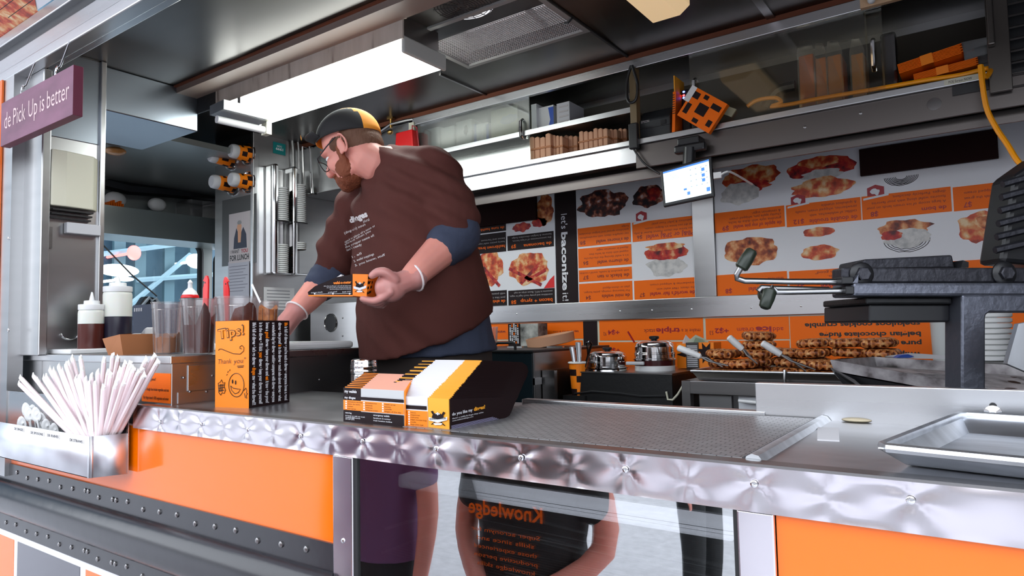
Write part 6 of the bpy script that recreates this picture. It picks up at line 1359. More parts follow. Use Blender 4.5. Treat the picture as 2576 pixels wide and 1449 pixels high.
# yellow cord
P = [aY(*q) for q in ((1880, 268, 1.56), (1905, 252, 1.56), (1950, 246, 1.57), (1965, 258, 1.56), (1940, 268, 1.55), (1990, 262, 1.55), (2060, 248, 1.54), (2180, 228, 1.53), (2260, 214, 1.52), (2340, 200, 1.51), (2420, 188, 1.5), (2484, 172, 1.5), (2490, 182, 1.46), (2476, 195, 1.43), (2470, 225, 1.42), (2480, 265, 1.41), (2505, 320, 1.4), (2535, 365, 1.38), (2560, 405, 1.36), (2600, 450, 1.36), (2640, 560, 1.5), (2655, 700, 1.7), (2650, 780, 1.88))]
P = [V((p.x, p.y, max(p.z, zs+.008) if p.x < aY(2484, 172, 1.5).x-.01 else p.z)) for p in P]
def smooth_path(P, k=4):
    out = []
    for i in range(len(P)-1):
        p0, p1, p2, p3 = P[max(i-1, 0)], P[i], P[i+1], P[min(i+2, len(P)-1)]
        for j in range(k):
            t = j/k; out.append(.5*((2*p1)+(p2-p0)*t+(2*p0-5*p1+4*p2-p3)*t*t+(3*p1-p0-3*p2+p3)*t**3))
    return out+[P[-1]]
m = MB(); m.tube(smooth_path(P), .0075, 8); solo(m, 'yellow_cord', 'yellow', 'yellow cord running along the cabinet floor and hanging down at right', 'cord')
# ---------------------------------------------------------------- inside the overhead cabinet
def cbox(name, label, cat, l, t, r, Y, d, z, mt, group=None, **k):
    a, b = aY(l, t, Y), aY(r, t, Y); m = MB(); m.box(a.x, b.x, Y, Y+d, z, aY((l+r)/2, t, Y).z); return solo(m, name, mt, label, cat, group, **k)
zsh = zm+.001
o_ = cbox('glove_box', 'narrow white box on the cabinet shelf left of the blue box', 'box', 1336, 262, 1349, 1.58, .14, zsh, 'white')
o_ = cbox('glove_box', 'white and blue box on the cabinet middle shelf', 'box', 1352, 268, 1392, 1.6, .1, zsh, 'white'); a, b = aY(1374, 268, 1.599), aY(1392, 268, 1.599)
q = MB(); zz = aY(1383, 270, 1.6).z; q.face([V((a.x, 1.599, zsh)), V((b.x, 1.599, zsh)), V((b.x, 1.599, zz)), V((a.x+.01, 1.599, zz)), V((a.x+.02, 1.599, (zsh+zz)/2))]); obj(q, 'print', 'blue', o_)
o_ = cbox('glove_box', 'larger grey-white box on the cabinet middle shelf, rightmost of three', 'box', 1400, 258, 1432, 1.56, .13, zsh, 'greyp')
q = MB(); a, b = aY(1404, 262, 1.559), aY(1428, 300, 1.559)
for i in range(4): q.box(a.x+.004, a.x+.05, 1.5585, 1.56, zsh+.02+i*.022, zsh+.027+i*.022)
obj(q, 'text_lines', 'txtw', o_)['kind'] = 'stuff'
for i, (l, t, r, mt, nm) in enumerate(((1064, 322, 1105, 'white', 'white packet behind the clear cabinet door, leftmost on the shelf'), (1108, 318, 1142, 'white', 'white packet behind the clear cabinet door, second on the shelf'), (1146, 302, 1185, 'white', 'white packet with a dark spot behind the clear door'), (1191, 310, 1228, 'paper', 'white packet with blue edges behind the clear door'), (1233, 270, 1302, 'cream', 'large cream carton behind the clear cabinet door'))):
    o_ = cbox('shelf_packet', nm, 'packet', l, t, r, 1.56, .16, zsh, mt, bevel=.006)
    if i == 3:
        for x in (l+1, r-5): a = aY(x, t, 1.559); q = MB(); q.box(a.x, a.x+.014, 1.5585, 1.56, zsh, aY(x, t+3, 1.56).z); obj(q, 'blue_edge', 'blue', o_)
    if i == 4: a = aY(1280, 300, 1.559); q = MB(); q.blob(a, (1, 0, 0), (0, 0, 1), .05, .022, 3, lift=.001); obj(q, 'print', 'greyp', o_)
    if i == 2: a = aY(1172, 328, 1.559); q = MB(); q.blob(a, (1, 0, 0), (0, 0, 1), .014, .024, 5, lift=.001); obj(q, 'print', 'rail', o_)
def bundle(l, t, r, Y, label, n, z=None):
    a, b = aY(l, t, Y), aY(r, t, Y); z = zs+.002; top = aY((l+r)/2, t, Y).z; w = (b.x-a.x)/n
    tt = thing('sleeve_bundle', label, 'bundle', ((a.x+b.x)/2, Y, z), group='kraft sleeve bundles in the cabinet')
    for i in range(n):
        q = MB(); h = (top-z)*(1-.05*((i*7) % 3)); x = a.x+w*i; q.slab([V((x+.001, Y, z)), V((x+w-.001, Y, z)), V((x+w-.001, Y, z+h*.93)), V((x+w*.6, Y, z+h)), V((x+.001, Y, z+h*.96))], (0, .13+.02*((i*5) % 3), 0)); obj(q, 'sleeve', 'kraft', tt, bevel=.004)
    q = MB(); q.box(a.x-.002, b.x+.002, Y-.003, Y+.1, z+(top-z)*.45, z+(top-z)*.52); obj(q, 'band', 'card', tt)
bundle(1330, 338, 1385, 1.53, 'kraft sleeve bundle in clear wrap, leftmost in the cabinet', 4)
bundle(1388, 336, 1415, 1.55, 'kraft sleeve bundle, second from left in the cabinet', 3)
bundle(1417, 336, 1452, 1.6, 'short kraft sleeve bundle set back, third in the cabinet', 3)
bundle(1455, 322, 1528, 1.52, 'tallest kraft sleeve bundle, fourth in the cabinet', 6)
bundle(1530, 322, 1552, 1.56, 'narrow kraft sleeve bundle, fifth in the cabinet', 2)
bundle(1554, 320, 1576, 1.6, 'rightmost narrow kraft sleeve bundle in the cabinet', 2)
# printer
pr = thing('receipt_printer', 'black receipt printer left of the orange folder', 'printer', aY(1650, 340, 1.54)); a, b = aY(1612, 290, 1.54), aY(1690, 265, 1.54); h = aY(1650, 272, 1.52).z
m = MB(); m.slab([V((a.x, 1.52, zs+.002)), V((a.x, 1.72, zs+.002)), V((a.x, 1.72, h+.02)), V((a.x, 1.56, h+.005)), V((a.x, 1.52, h-.04))], (b.x-a.x, 0, 0)); obj(m, 'body', mat('slate_plastic', (.02, .023, .027), .45), pr, bevel=.006)
m = MB(); m.box(a.x+.002, b.x-.002, 1.518, 1.522, zs+.05, zs+.052); obj(m, 'seam', 'black', pr)
m = MB(); m.text('EPSON', V((a.x+.01, 1.519, zs+.075)), V((a.x+.045, 1.519, zs+.075)), .01, FRONT, .01); obj(m, 'lettering', 'txtw', pr)
m = MB(); m.box(b.x-.04, b.x-.018, 1.517, 1.52, zs+.055, zs+.072); obj(m, 'power_key', 'black', pr)
# folder, stick, router
of = thing('orange_folder', 'upright orange folder with black lines left of the blue lights', 'folder', aY(1700, 325, 1.5)); a, b = aY(1690, 328, 1.49), aY(1707, 228, 1.49)
m = MB(); m.slab([V((a.x, 1.49, zs+.006)), V((a.x+.012, 1.49, zs+.006)), V((a.x+.022, 1.49, b.z)), V((a.x+.01, 1.49, b.z))], (0, .2, 0)); obj(m, 'board', 'orange_p', of)
m = MB()
for i in range(9): z = zs+.13-i*.009+.02; m.box(a.x+.006, a.x+.016, 1.4885, 1.49, z, z+.003)
obj(m, 'printed_lines', 'ink', of)['kind'] = 'stuff'
m = MB(); p, q_ = aY(1698, 228, 1.5), aY(1696, 190, 1.5); m.box(p.x-.004, p.x, 1.5, 1.6, p.z-.05, q_.z); solo(m, 'thin_card', 'yel', 'thin yellow card edge standing above the orange folder', 'card')
ro = thing('router', 'black upright box with blue and red lights in the cabinet', 'router', aY(1722, 318, 1.56)); a, b = aY(1708, 318, 1.55), aY(1735, 222, 1.55); m = MB(); m.box(a.x+.012, b.x, 1.55, 1.7, zs+.002, b.z); obj(m, 'case', 'black', ro, bevel=.006)
for py, c in ((231, (.1, .15, 1)), (240, (1, .05, .05)), (246, (.1, .15, 1))):
    q = MB(); q.ell(aY(1720, py, 1.549), (.005, .002, .004), nu=8, nv=6); obj(q, 'light', mat('led%d' % py, c, .5, emit=c, es=4), ro)
# tag hung on the door handle
tg = thing('hanging_carton', 'orange and black checkered carton dangling from the cabinet door handle', 'carton', aY(1768, 275, 1.46)); c = aY(1768, 278, 1.46); ang = radians(-38); ua, ub = V((cos(ang), 0, sin(ang))), V((-sin(ang), 0, cos(ang)))
m = MB(); m.obox(c, ua*.075, ub*.06, V((0, .012, 0))); obj(m, 'carton', 'orange_p', tg)
m = MB()
for s, t, w, h in ((0, 0, .022, .02), (-.05, .035, .014, .012), (.045, .03, .02, .01), (-.055, -.02, .01, .02), (.0, -.045, .012, .008), (.055, -.03, .01, .012), (-.01, .045, .01, .008)):
    p = c+ua*s+ub*t+V((0, -.0125, 0)); m.face([p-ua*w-ub*h, p+ua*w-ub*h, p+ua*w+ub*h, p-ua*w+ub*h])
obj(m, 'print', 'brownp', tg)
m = MB(); m.obox(c-ua*.075+ub*.03, ua*.012, ub*.03, V((0, .013, 0))); obj(m, 'white_end', 'white', tg)
m = MB(); a = aY(1825, 277, 1.515); m.obox(a, ua*.04+V((0, 0, .006)), ub*.016, V((0, .004, 0))); solo(m, 'white_tag', 'cream', 'small cream tag lying right of the dangling carton', 'tag')
# wrapped orange packages behind the door
for i, (l, r, t, lab) in enumerate(((2008, 2046, 122, 'leftmost wrapped orange package behind the clear door'), (2050, 2078, 128, 'second wrapped orange package behind the clear door'), (2080, 2116, 122, 'third wrapped orange package behind the clear door'), (2140, 2172, 118, 'rightmost wrapped orange package behind the clear door'))):
    t_ = thing('wrapped_package', lab, 'package', aY((l+r)/2, 250, 1.6), group='wrapped orange packages'); a, b = aY(l, t+20, 1.6), aY(r, t+20, 1.6)
    m = MB(); m.box(a.x, b.x, 1.6, 1.72, zs+.002, a.z); obj(m, 'contents', mat('dull_orange%d' % i, (.85, .2+.04*i, .03), .5), t_, bevel=.004)
    m = MB(); m.slab([V((a.x-.004, 1.597, zs+.002)), V((b.x+.004, 1.597, zs+.002)), V((b.x+.004, 1.597, a.z+.01)), V((b.x-.01, 1.6, a.z+.05)), V((a.x+.005, 1.6, a.z+.055)), V((a.x-.004, 1.597, a.z+.01))], (0, .002, 0)); obj(m, 'clear_wrap', 'bag', t_)
m = MB(); a, b = aY(1925, 270, 1.62), aY(2000, 215, 1.62); m.tube(smooth_path([a, a.lerp(b, .4)+V((0, 0, .03)), b]), .02, 8); solo(m, 'dark_cable_bundle', 'black', 'dark cable bundle behind the yellow cord coil', 'cable')
# bags and bundles on the open right end
db = thing('dark_bag', 'upright dark bag in shiny wrap left of the two orange bundles', 'bag', aY(2235, 215, 1.56)); a, b = aY(2222, 215, 1.56), aY(2250, 80, 1.56); m = MB(); m.box(a.x, b.x, 1.56, 1.62, zs+.002, b.z); obj(m, 'contents', 'brownp', db, bevel=.01)
m = MB(); m.box(a.x-.003, b.x+.003, 1.556, 1.625, zs+.001, b.z+.004); obj(m, 'clear_wrap', 'bag', db, bevel=.01)
for i, (A0, A1, w, lab) in enumerate((((2262, 185), (2424, 132), 26, 'upper orange bundle lying tilted at the right end of the cabinet'), ((2300, 205), (2462, 162), 20, 'lower orange bundle lying tilted at the right end of the cabinet'))):
    p, q_ = aY(*A0, 1.52+.0*i), aY(*A1, 1.52); d = (q_-p).normalized(); nrm = V((-d.z, 0, d.x)); k = pxm(2340, 160, 1.52); t_ = thing('card_bundle', lab, 'bundle', (p+q_)/2, group='tilted orange bundles'); L_ = (q_-p).length
    for j in range(8):
        m = MB(); o = p+nrm*(w*k*(j/8)); m.mi = 0
        m.slab([o, o+d*L_*(.97+.03*(j % 2)), o+d*L_*(.97+.03*(j % 2))+nrm*(w*k/8*.55), o+nrm*(w*k/8*.55)], (0, .1, 0)); obj(m, 'card', 'orange_p', t_)
    m = MB(); m.slab([o_2 for o_2 in (p+d*L_*.36-V((0, .002, 0)), p+d*L_*.55-V((0, .002, 0)), p+d*L_*.55+nrm*w*k-V((0, .002, 0)), p+d*L_*.36+nrm*w*k-V((0, .002, 0)))], (0, .1, 0)); obj(m, 'band', 'orange_t', t_)
    m = MB(); e = q_; m.slab([e-V((0, .003, 0)), e+d*.07+nrm*.0-V((0, .003, 0)), e+d*.08+nrm*w*k*.6-V((0, .003, 0)), e+nrm*w*k-V((0, .003, 0))], (0, .09, 0)); obj(m, 'wrap_end', 'bag', t_)
# tablet on its arm
tab = thing('tablet', 'white-screened tablet hanging in front of the menu boards', 'tablet', aY(1730, 455, 1.42)); Yb_ = 1.42
TL, TR, BR, BL = aY(1660, 428, Yb_), aY(1789, 391, Yb_-.01), aY(1797, 495, Yb_-.02), aY(1668, 522, Yb_-.01)
nn = (TR-TL).cross(BL-TL).normalized(); nn = nn if nn.y < 0 else -nn
m = MB(); m.slab([TL, TR, BR, BL], -nn*.012); obj(m, 'case', 'black', tab, bevel=.006)
def T(u, v, l=.0008): return TL.lerp(TR, u).lerp(BL.lerp(BR, u), v)+nn*l
m = MB(); m.face([T(*q) for q in ((.06, .08), (.95, .08), (.95, .9), (.06, .9))]); obj(m, 'screen', mat('screen_glow', (.7, .8, .85), .2, emit=(.72, .86, .95), es=.8), tab)
def scr(l, t, r, b, mt, nm='screen_icon'): q = MB(); q.face([T(*k, .0014) for k in ((l, t), (r, t), (r, b), (l, b))]); obj(q, nm, mt, tab)
blu = mat('screen_blue', (.05, .2, .75), .3, emit=(.08, .25, .8), es=.5); pale = mat('screen_pale', (.7, .75, .6), .3, emit=(.85, .9, .75), es=.7); gry = mat('screen_grey', (.4, .5, .55), .3, emit=(.45, .55, .62), es=.4)
scr(.06, .08, .95, .125, blu); scr(.07, .14, .5, .6, pale); scr(.505, .13, .51, .9, gry)
for v_ in (.24, .38, .5): scr(.8, v_, .86, v_+.08, blu)
scr(.44, .64, .5, .69, blu); scr(.5, .74, .56, .82, blu); scr(.87, .74, .94, .84, blu)
m = MB()
for i in range(4):
    for j in range(4): p = T(.58+.1*i, .2+.14*j, .0014); m.face([p+(T(.03, 0, 0)-T(0, 0, 0))*a+(T(0, .03, 0)-T(0, 0, 0))*b for a, b in ((0, 0), (1, 0), (1, 1), (0, 1))])
for i in range(5): m.face([T(*k, .0014) for k in ((.09, .18+.035*i), (.3+.02*i, .18+.035*i), (.3+.02*i, .19+.035*i), (.09, .19+.035*i))])
obj(m, 'screen_keys', gry, tab)['kind'] = 'stuff'
m = MB(); p = aY(1801, 441, Yb_-.01); m.box(p.x-.008, p.x+.02, p.y-.004, p.y+.006, p.z-.012, p.z+.01); m.tube(smooth_path([p+V((.02, 0, 0)), p+V((.05, .01, .006)), p+V((.07, .2, -.01))]), .004, 6); obj(m, 'charging_plug', 'white', tab)
am = thing('tablet_mount', 'black jointed arm holding the tablet under the cabinet', 'bracket', aY(1730, 350, 1.46)); a, b = aY(1705, 350, 1.45), aY(1760, 345, 1.45)
m = MB(); m.box(a.x, b.x, 1.44, 1.5, a.z-.028, a.z+.0); obj(m, 'clamp', 'black', am, bevel=.005)
m = MB(); c = aY(1735, 372, 1.45); m.box(c.x-.06, c.x+.06, 1.44, 1.475, c.z-.016, c.z+.016); obj(m, 'joint', 'black', am, bevel=.008)
m = MB(); e = aY(1733, 420, 1.45); m.tube([c, e], .024, 10); obj(m, 'arm', 'black', am)
# dark cables and adapter at the cabinet divider
cb_ = thing('power_adapter', 'black power adapter with cables on the cabinet divider', 'adapter', aY(1590, 340, FC-.02)); a, b = aY(1581, 312, FC-.03), aY(1605, 372, FC-.03); m = MB(); m.box(a.x, b.x, FC-.035, FC-.012, b.z, a.z); obj(m, 'block', 'black', cb_, bevel=.004)
m = MB(); P = [aY(*q, FC-.02) for q in ((1588, 165), (1578, 200), (1577, 240), (1584, 258), (1600, 250), (1604, 215), (1598, 190), (1590, 165))]; m.tube(smooth_path(P), .006, 8); obj(m, 'cable', 'black', cb_)
m = MB(); P = [aY(*q, FC-.02) for q in ((1592, 372), (1605, 392), (1625, 415), (1660, 438))]; m.tube(smooth_path(P), .004, 6); obj(m, 'cable', 'black', cb_)
# ---------------------------------------------------------------- the man behind the counter
def loft(mb, secs, L, F, n=24):
    """closed body of stacked ellipses: (centre, half width along L, half depth along F, forward dip)"""
    rings = []
    for c, a, b, dip in secs:
        rg = []
        for j in range(n):
            t = 2*pi*j/n; s, d = cos(t), sin(t)
            s = math.copysign(abs(s)**.9, s); d = math.copysign(abs(d)**.9, d)
            rg.append(c+L*(a*s)+F*(b*d)+V((0, 0, -dip*d*b)))
        rings.append(rg)
    vs = [p for r in rings for p in r]; fs = [tuple(range(n-1, -1, -1)), tuple(range(len(vs)-n, len(vs)))]
    for i in range(len(rings)-1):
        for j in range(n): fs.append((i*n+j, i*n+(j+1) % n, (i+1)*n+(j+1) % n, (i+1)*n+j))
    mb.smooth = True; mb.faces(vs, fs)
def limb(mb, pts, rs, n=14):
    """tapered round limb with rounded ends"""
    P = smooth_path([V(p) for p in pts], 4) if len(pts) > 2 else [V(pts[0]).lerp(V(pts[1]), i/6) for i in range(7)]
    k = len(P); m_ = len(rs); R = []
    for i in range(k):
        t = i/(k-1)*(m_-1); a = int(min(t, m_-2)); R.append(rs[a]+(rs[a+1]-rs[a])*(t-a))
    mb.tube(P, R, n); mb.ell(P[0], (R[0],)*3, nu=n, nv=8); mb.ell(P[-1], (R[-1],)*3, nu=n, nv=8)
def fuse(mb, name, mats, voxel, parent=None, smooth=3, disp=None, sm_fac=.5):
    """weld overlapping volumes into one continuous skin"""
    me = bpy.data.meshes.new('w'); mb.b.to_mesh(me); mb.b.free(); o = bpy.data.objects.new('w', me); COL.objects.link(o)
    r = o.modifiers.new('r', 'REMESH'); r.mode = 'VOXEL'; r.voxel_size = voxel; r.use_smooth_shade = True
    if smooth: s = o.modifiers.new('s', 'SMOOTH'); s.iterations = smooth; s.factor = sm_fac
    dg = bpy.context.evaluated_depsgraph_get(); m2 = bpy.data.meshes.new_from_object(o.evaluated_get(dg)); bpy.data.objects.remove(o); bpy.data.meshes.remove(me)
    if disp:
        nn_ = [(v_.co.copy(), v_.normal.copy()) for v_ in m2.vertices]
        for v_, (c_, n_) in zip(m2.vertices, nn_): v_.co = c_+n_*disp(c_)
    q = MB(); q.b.from_mesh(m2); bpy.data.meshes.remove(m2)
    for f in q.b.faces: f.smooth = True
    q.keep = True
    return obj(q, name, mats, parent, sharp=80)
Ld, Fd = V((.941, -.337, 0)), V((-.337, -.941, 0)); Z3 = V((0, 0, 1))
man = thing('person', 'bearded man in a brown T-shirt and cycling cap reaching left, carton in hand', 'person', (aD(1085, 890, 2.5).x, aD(1085, 890, 2.5).y, .6))
DC = 2.45
def S(px, py, D, a, b, dip=0.): return (aD(px, py, D), a, b, dip)
LS, LE, LW = aD(1085, 448, 2.32), aD(1150, 590, 2.27), aD(1030, 704, 2.11)
RS, RE, RW = aD(912, 512, 2.58), aD(832, 692, 2.6), aD(738, 792, 2.46)
nb = aD(1000, 420, 2.44)
# head frame
hy = radians(20); hp = radians(29)
hz_ = (-rh)*cos(hy)+bk_*sin(hy); hf = (hz_*cos(hp)-Z3*sin(hp)).normalized(); hl = Z3.cross(hz_).normalized(); hu = hf.cross(hl).normalized()
HC = aD(883, 374, 2.42); HS = 1.06
HR = Matrix((hf, hl, hu)).transposed()
def hd(x, y, z): return HC+(hf*x+hl*y+hu*z)*HS
def hell(mb, c, r, R=None): mb.ell(hd(*c), tuple(k*HS for k in r), HR @ R if R else HR, 20, 14)
body = MB()
def head_shape(b):
    hell(b, (-.012, 0, .035), (.1, .077, .088)); hell(b, (.028, 0, -.03), (.063, .06, .086)); hell(b, (.038, 0, -.085), (.05, .053, .036)); hell(b, (.07, 0, -.1), (.022, .027, .02))
    for s in (1, -1):
        hell(b, (.076, s*.028, .022), (.018, .026, .011)); hell(b, (.058, s*.04, -.03), (.028, .02, .03)); hell(b, (.03, s*.045, -.075), (.04, .02, .03))
    b.tube([hd(.086, 0, .014), hd(.1, 0, -.008), hd(.113, 0, -.03)], [.009*HS, .011*HS, .014*HS], 10); hell(b, (.108, 0, -.034), (.014, .016, .011))
    hell(b, (.09, 0, -.06), (.012, .022, .007)); hell(b, (.088, 0, -.072), (.012, .02, .008))
    for s in (1, -1):
        pts = []
        for i in range(9):
            t = -1.9+i*3.6/8; pts.append(hd(-.012-.019*cos(t)*.9-.004, s*(.083+.004*abs(cos(t))), -.012+.033*sin(t)))
        b.tube(pts, .0048*HS, 8); hell(b, (-.008, s*.079, -.016), (.016, .006, .027)); hell(b, (.0, s*.08, -.036), (.008, .006, .01))
head_shape(body)
limb(body, [hd(-.03, 0, -.03), hd(-.035, 0, -.09)+V((.02, 0, 0)), nb+V((0, 0, .0)), aD(1012, 455, 2.45)], [.066, .065, .07, .075], 18)
TOR = [S(1012, 425, 2.44, .13, .09), S(1015, 450, 2.44, .21, .12), S(1020, 520, 2.44, .235, .155), S(1035, 600, 2.45, .245, .18), S(1050, 700, 2.45, .255, .2), S(1063, 800, 2.46, .255, .2), S(1085, 890, 2.5, .235, .19), S(1092, 950, 2.52, .22, .18)]
loft(body, TOR, Ld, Fd)
limb(body, [LS, LE], [.07, .066]); limb(body, [LE, LE.lerp(LW, .35), LW], [.064, .058, .037])
limb(body, [RS, RE], [.08, .062]); limb(body, [RE, RE.lerp(RW, .35), RW], [.06, .054, .035])
hipc = aD(1092, 950, 2.52)
feet = []
for s in (1, -1):
    hp_ = hipc+Ld*(.11*s); kn = V((hp_.x, hp_.y, 1.05))+Fd*.03; an = V((hp_.x+Ld.x*.04*s, hp_.y+Ld.y*.04*s, .69)); feet.append(an)
    limb(body, [hp_, kn, an], [.115, .08, .05]); body.ell(an+Fd*.06+V((0, 0, -.045)), (.05, .05, .045)); body.ell(an+Fd*.12+V((0, 0, -.055)), (.045, .045, .035))
# hands: five fingers each, bent round what they hold
HANDS = []
def hand(wrist, palm_c, pr, PR, fingers, thumb):
    HANDS.append((wrist, palm_c, pr, PR, fingers, thumb))
pc = aD(984, 722, 2.07); ax0 = (pc-LW).normalized()
PRl = Matrix((ax0, (Z3.cross(ax0)).normalized(), ax0.cross(Z3.cross(ax0)).normalized())).transposed()
fl_ = []
for i, (y0, x1, y1, x2, y2, dd) in enumerate(((742, 940, 757, 912, 752, 2.04), (748, 946, 763, 918, 757, 2.065), (753, 953, 767, 928, 762, 2.09), (755, 962, 768, 942, 765, 2.115))):
    fl_.append(([aD(982, y0-8, dd), aD(964, y0+6, dd), aD(x1, y1, dd), aD(x2, y2, dd)], [.0125, .0115, .0105, .0085]))
hand(LW, pc, (.052, .036, .046), PRl, fl_, ([aD(992, 704, 2.05), aD(970, 686, 2.035), aD(950, 685, 2.03), aD(936, 693, 2.028)], [.0165, .0145, .0125, .0095]))
pr_ = aD(712, 824, 2.42); ax1 = (pr_-RW).normalized(); PRr = Matrix((ax1, Z3.cross(ax1).normalized(), ax1.cross(Z3.cross(ax1)).normalized())).transposed()
fr__ = []
for i in range(4):
    o = Z3.cross(ax1).normalized()*(-.027+.018*i); ln = (.9, 1, .95, .8)[i]
    fr__.append(([pr_+o+ax1*.02, pr_+o+ax1*.062*ln+V((0, 0, .004)), pr_+o+ax1*.085*ln+V((0, 0, -.014)), pr_+o+ax1*.092*ln+V((0, 0, -.034))], [.0115, .0105, .0095, .008]))
o = Z3.cross(ax1).normalized()*-.035
hand(RW, pr_, (.05, .04, .022), PRr, fr__, ([pr_+o*.8-ax1*.025, pr_+o*1.5+ax1*.005, pr_+o*1.6+ax1*.035+V((0, 0, -.01)), pr_+o*1.3+ax1*.055+V((0, 0, -.02))], [.015, .0135, .0115, .009]))
def hand_shape(b, h, g):
    w_, p_, r_, R_m, fs_, th_ = h
    b.ell(p_, tuple(k+g for k in r_), R_m, 16, 12); limb(b, [w_, w_.lerp(p_, .5), p_], [.034+g, .035+g, .036+g], 12)
    for pts, rs in fs_+[th_]: limb(b, pts, [k+g for k in rs], 10)
for h_ in HANDS: hand_shape(body, h_, 0)
fuse(body, 'body', 'skin', .005, man, 2, sm_fac=.4)
for i, h_ in enumerate(HANDS):
    q = MB(); hand_shape(q, h_, .0016); w_, p_ = h_[0], h_[1]; d = (w_-p_).normalized(); limb(q, [w_, w_+d*.02], [.037, .041], 14)
    g_ = fuse(q, 'glove', 'glove', .0036, man, 2, sm_fac=.4)
    e1 = d.cross(Z3).normalized(); e2 = d.cross(e1); cc = w_+d*.022; q = MB(); q.tube([cc+e1*.043*cos(2*pi*j/20)+e2*.043*sin(2*pi*j/20) for j in range(20)], .0035, 6, True); obj(q, 'glove_cuff', 'glovec', g_)
# eyes, brows, glasses
for s in (1, -1):
    q = MB(); hell(q, (.0745, s*.03, .0), (.0115, .0115, .0095)); e_ = obj(q, 'eye', 'white', man)
    q = MB(); hell(q, (.0845, s*.031, -.001), (.003, .0055, .0055)); obj(q, 'iris', 'black', e_)
    q = MB(); q.tube([hd(.09, s*.012, .028), hd(.094, s*.03, .032), hd(.08, s*.05, .027)], .0035, 6); obj(q, 'eyebrow', 'beard', man)
gl = MB()
for s in (1, -1):
    gl.tube([hd(.106-.006*abs(cos(2*pi*i/18)), s*.034+.024*cos(2*pi*i/18), -.012+.018*sin(2*pi*i/18)) for i in range(18)], .0018, 6, True)
    gl.tube([hd(.1, s*.058, -.004), hd(.09, s*.076, .0), hd(.04, s*.083, .01), hd(-.005, s*.084, .018)], .0022, 6)
gl.tube([hd(.108, .01, -.008), hd(.111, 0, -.004), hd(.108, -.01, -.008)], .0018, 6); obj(gl, 'glasses', 'black', man)
# beard, hair
q = MB(); hell(q, (.042, 0, -.088), (.052, .0565, .036)); hell(q, (.072, 0, -.1), (.026, .032, .024)); hell(q, (.085, 0, -.08), (.016, .028, .02))
for s in (1, -1): hell(q, (.03, s*.05, -.07), (.034, .019, .034)); hell(q, (.012, s*.066, -.035), (.012, .011, .04)); hell(q, (.086, s*.018, -.06), (.01, .016, .007))
fuse(q, 'beard', 'beard', .0045, man, 2, lambda p: .0022*noise.noise(p*130))
q = MB(); hell(q, (-.03, 0, .015), (.09, .08, .066)); hell(q, (-.05, 0, -.02), (.062, .07, .06)); hell(q, (.01, 0, .015), (.05, .0785, .045)); fuse(q, 'hair', 'hair', .005, man, 2, lambda p: .0016*noise.noise(p*120))
# cap: panels and turned-up visor
q = MB(); nu, nv = 40, 12; ct_ = radians(20)
def capp(x, y, z): return hd(-.01+(x*cos(ct_)-z*sin(ct_)), y, .038+(x*sin(ct_)+z*cos(ct_)))
vs = []
for i in range(nv+1):
    t = pi/2*i/nv
    for j in range(nu):
        a = 2*pi*j/nu; vs.append((.115*cos(t)*cos(a), .091*cos(t)*sin(a), .098*sin(t)**.9-.006*(1-i/nv)))
bv = [capp(*p) for p in vs]; q.smooth = True
for i in range(nv):
    for j in range(nu):
        k = [i*nu+j, i*nu+(j+1) % nu, (i+1)*nu+(j+1) % nu, (i+1)*nu+j]; y = sum(vs[x_][1] for x_ in k)/4; q.mi = 1 if abs(y) < .04*(.55+.45*cos(pi/2*i/nv)) + .008 else 0
        q.face([bv[x_] for x_ in k])
bmesh.ops.remove_doubles(q.b, verts=q.b.verts, dist=1e-5); cp = obj(q, 'cap', ['capblk', 'caporg'], man); cp.modifiers.new('s', 'SOLIDIFY').thickness = .003
q = MB(); vs = []; na = 12
for k in range(4):
    for j in range(na+1):
        a = radians(-58+116*j/na); rr = .112+.042*k/3*cos(a*.9); vs.append(capp(rr*cos(a), rr*sin(a)*.8, .0+.03*k/3*(1.0-.5*abs(sin(a)))))
q.smooth = True; q.faces(vs, [(k*(na+1)+j, k*(na+1)+j+1, (k+1)*(na+1)+j+1, (k+1)*(na+1)+j) for k in range(3) for j in range(na)]); vz = obj(q, 'cap_visor', 'capblk', man); vz.modifiers.new('s', 'SOLIDIFY').thickness = .003
q = MB(); q.text('es', capp(.14, .06, .012), capp(.125, .078, .012), .02*HS, hl+hf*.4, .03, lift=.004); obj(q, 'cap_lettering', 'caporg', man)
# T-shirt
sh = MB(); G_ = .014
ST = [S(990, 396, 2.43, .088, .088, -.25), S(1002, 412, 2.44, .14, .108, -.1), S(1012, 430, 2.44, .2, .122), S(1017, 458, 2.44, .225, .14), S(1022, 520, 2.44, .255, .172), S(1037, 600, 2.45, .262, .196), S(1052, 700, 2.45, .272, .215), S(1064, 780, 2.46, .275, .222, .25), S(1072, 838, 2.47, .268, .222, .42)]
loft(sh, ST, Ld, Fd, 32)
limb(sh, [LS+V((-.02, 0, .0)), LS.lerp(LE, .45), LS.lerp(LE, .8)], [.108, .105, .1], 18)
limb(sh, [RS+V((.02, 0, .01)), RS.lerp(RE, .5), RS.lerp(RE, .86)], [.1, .088, .078], 18)
def folds(p):
    d = p-LS; u_ = p.dot(rh); v_ = p.z
    f = noise.noise(V((u_*9+v_*11, v_*3-u_*2.0, .3)))*.009+noise.noise(V((u_*20+v_*18, v_*7-u_*5, 2.3)))*.0035
    f *= 1.5; f += .009*max(0, 1-d.length/.32)*sin((v_*1.0+u_*.5)*95)
    d2 = p-RS; f += .009*max(0, 1-d2.length/.34)*sin((v_*.4+u_)*85)
    return f
limb(sh, [aD(1000, 424, 2.45), LS+V((0, 0, .01))], [.088, .1], 18); limb(sh, [aD(998, 436, 2.45), RS+V((0, 0, .02))], [.085, .09], 18)
tee = fuse(sh, 't_shirt', 'shirt', .007, man, 4, folds)
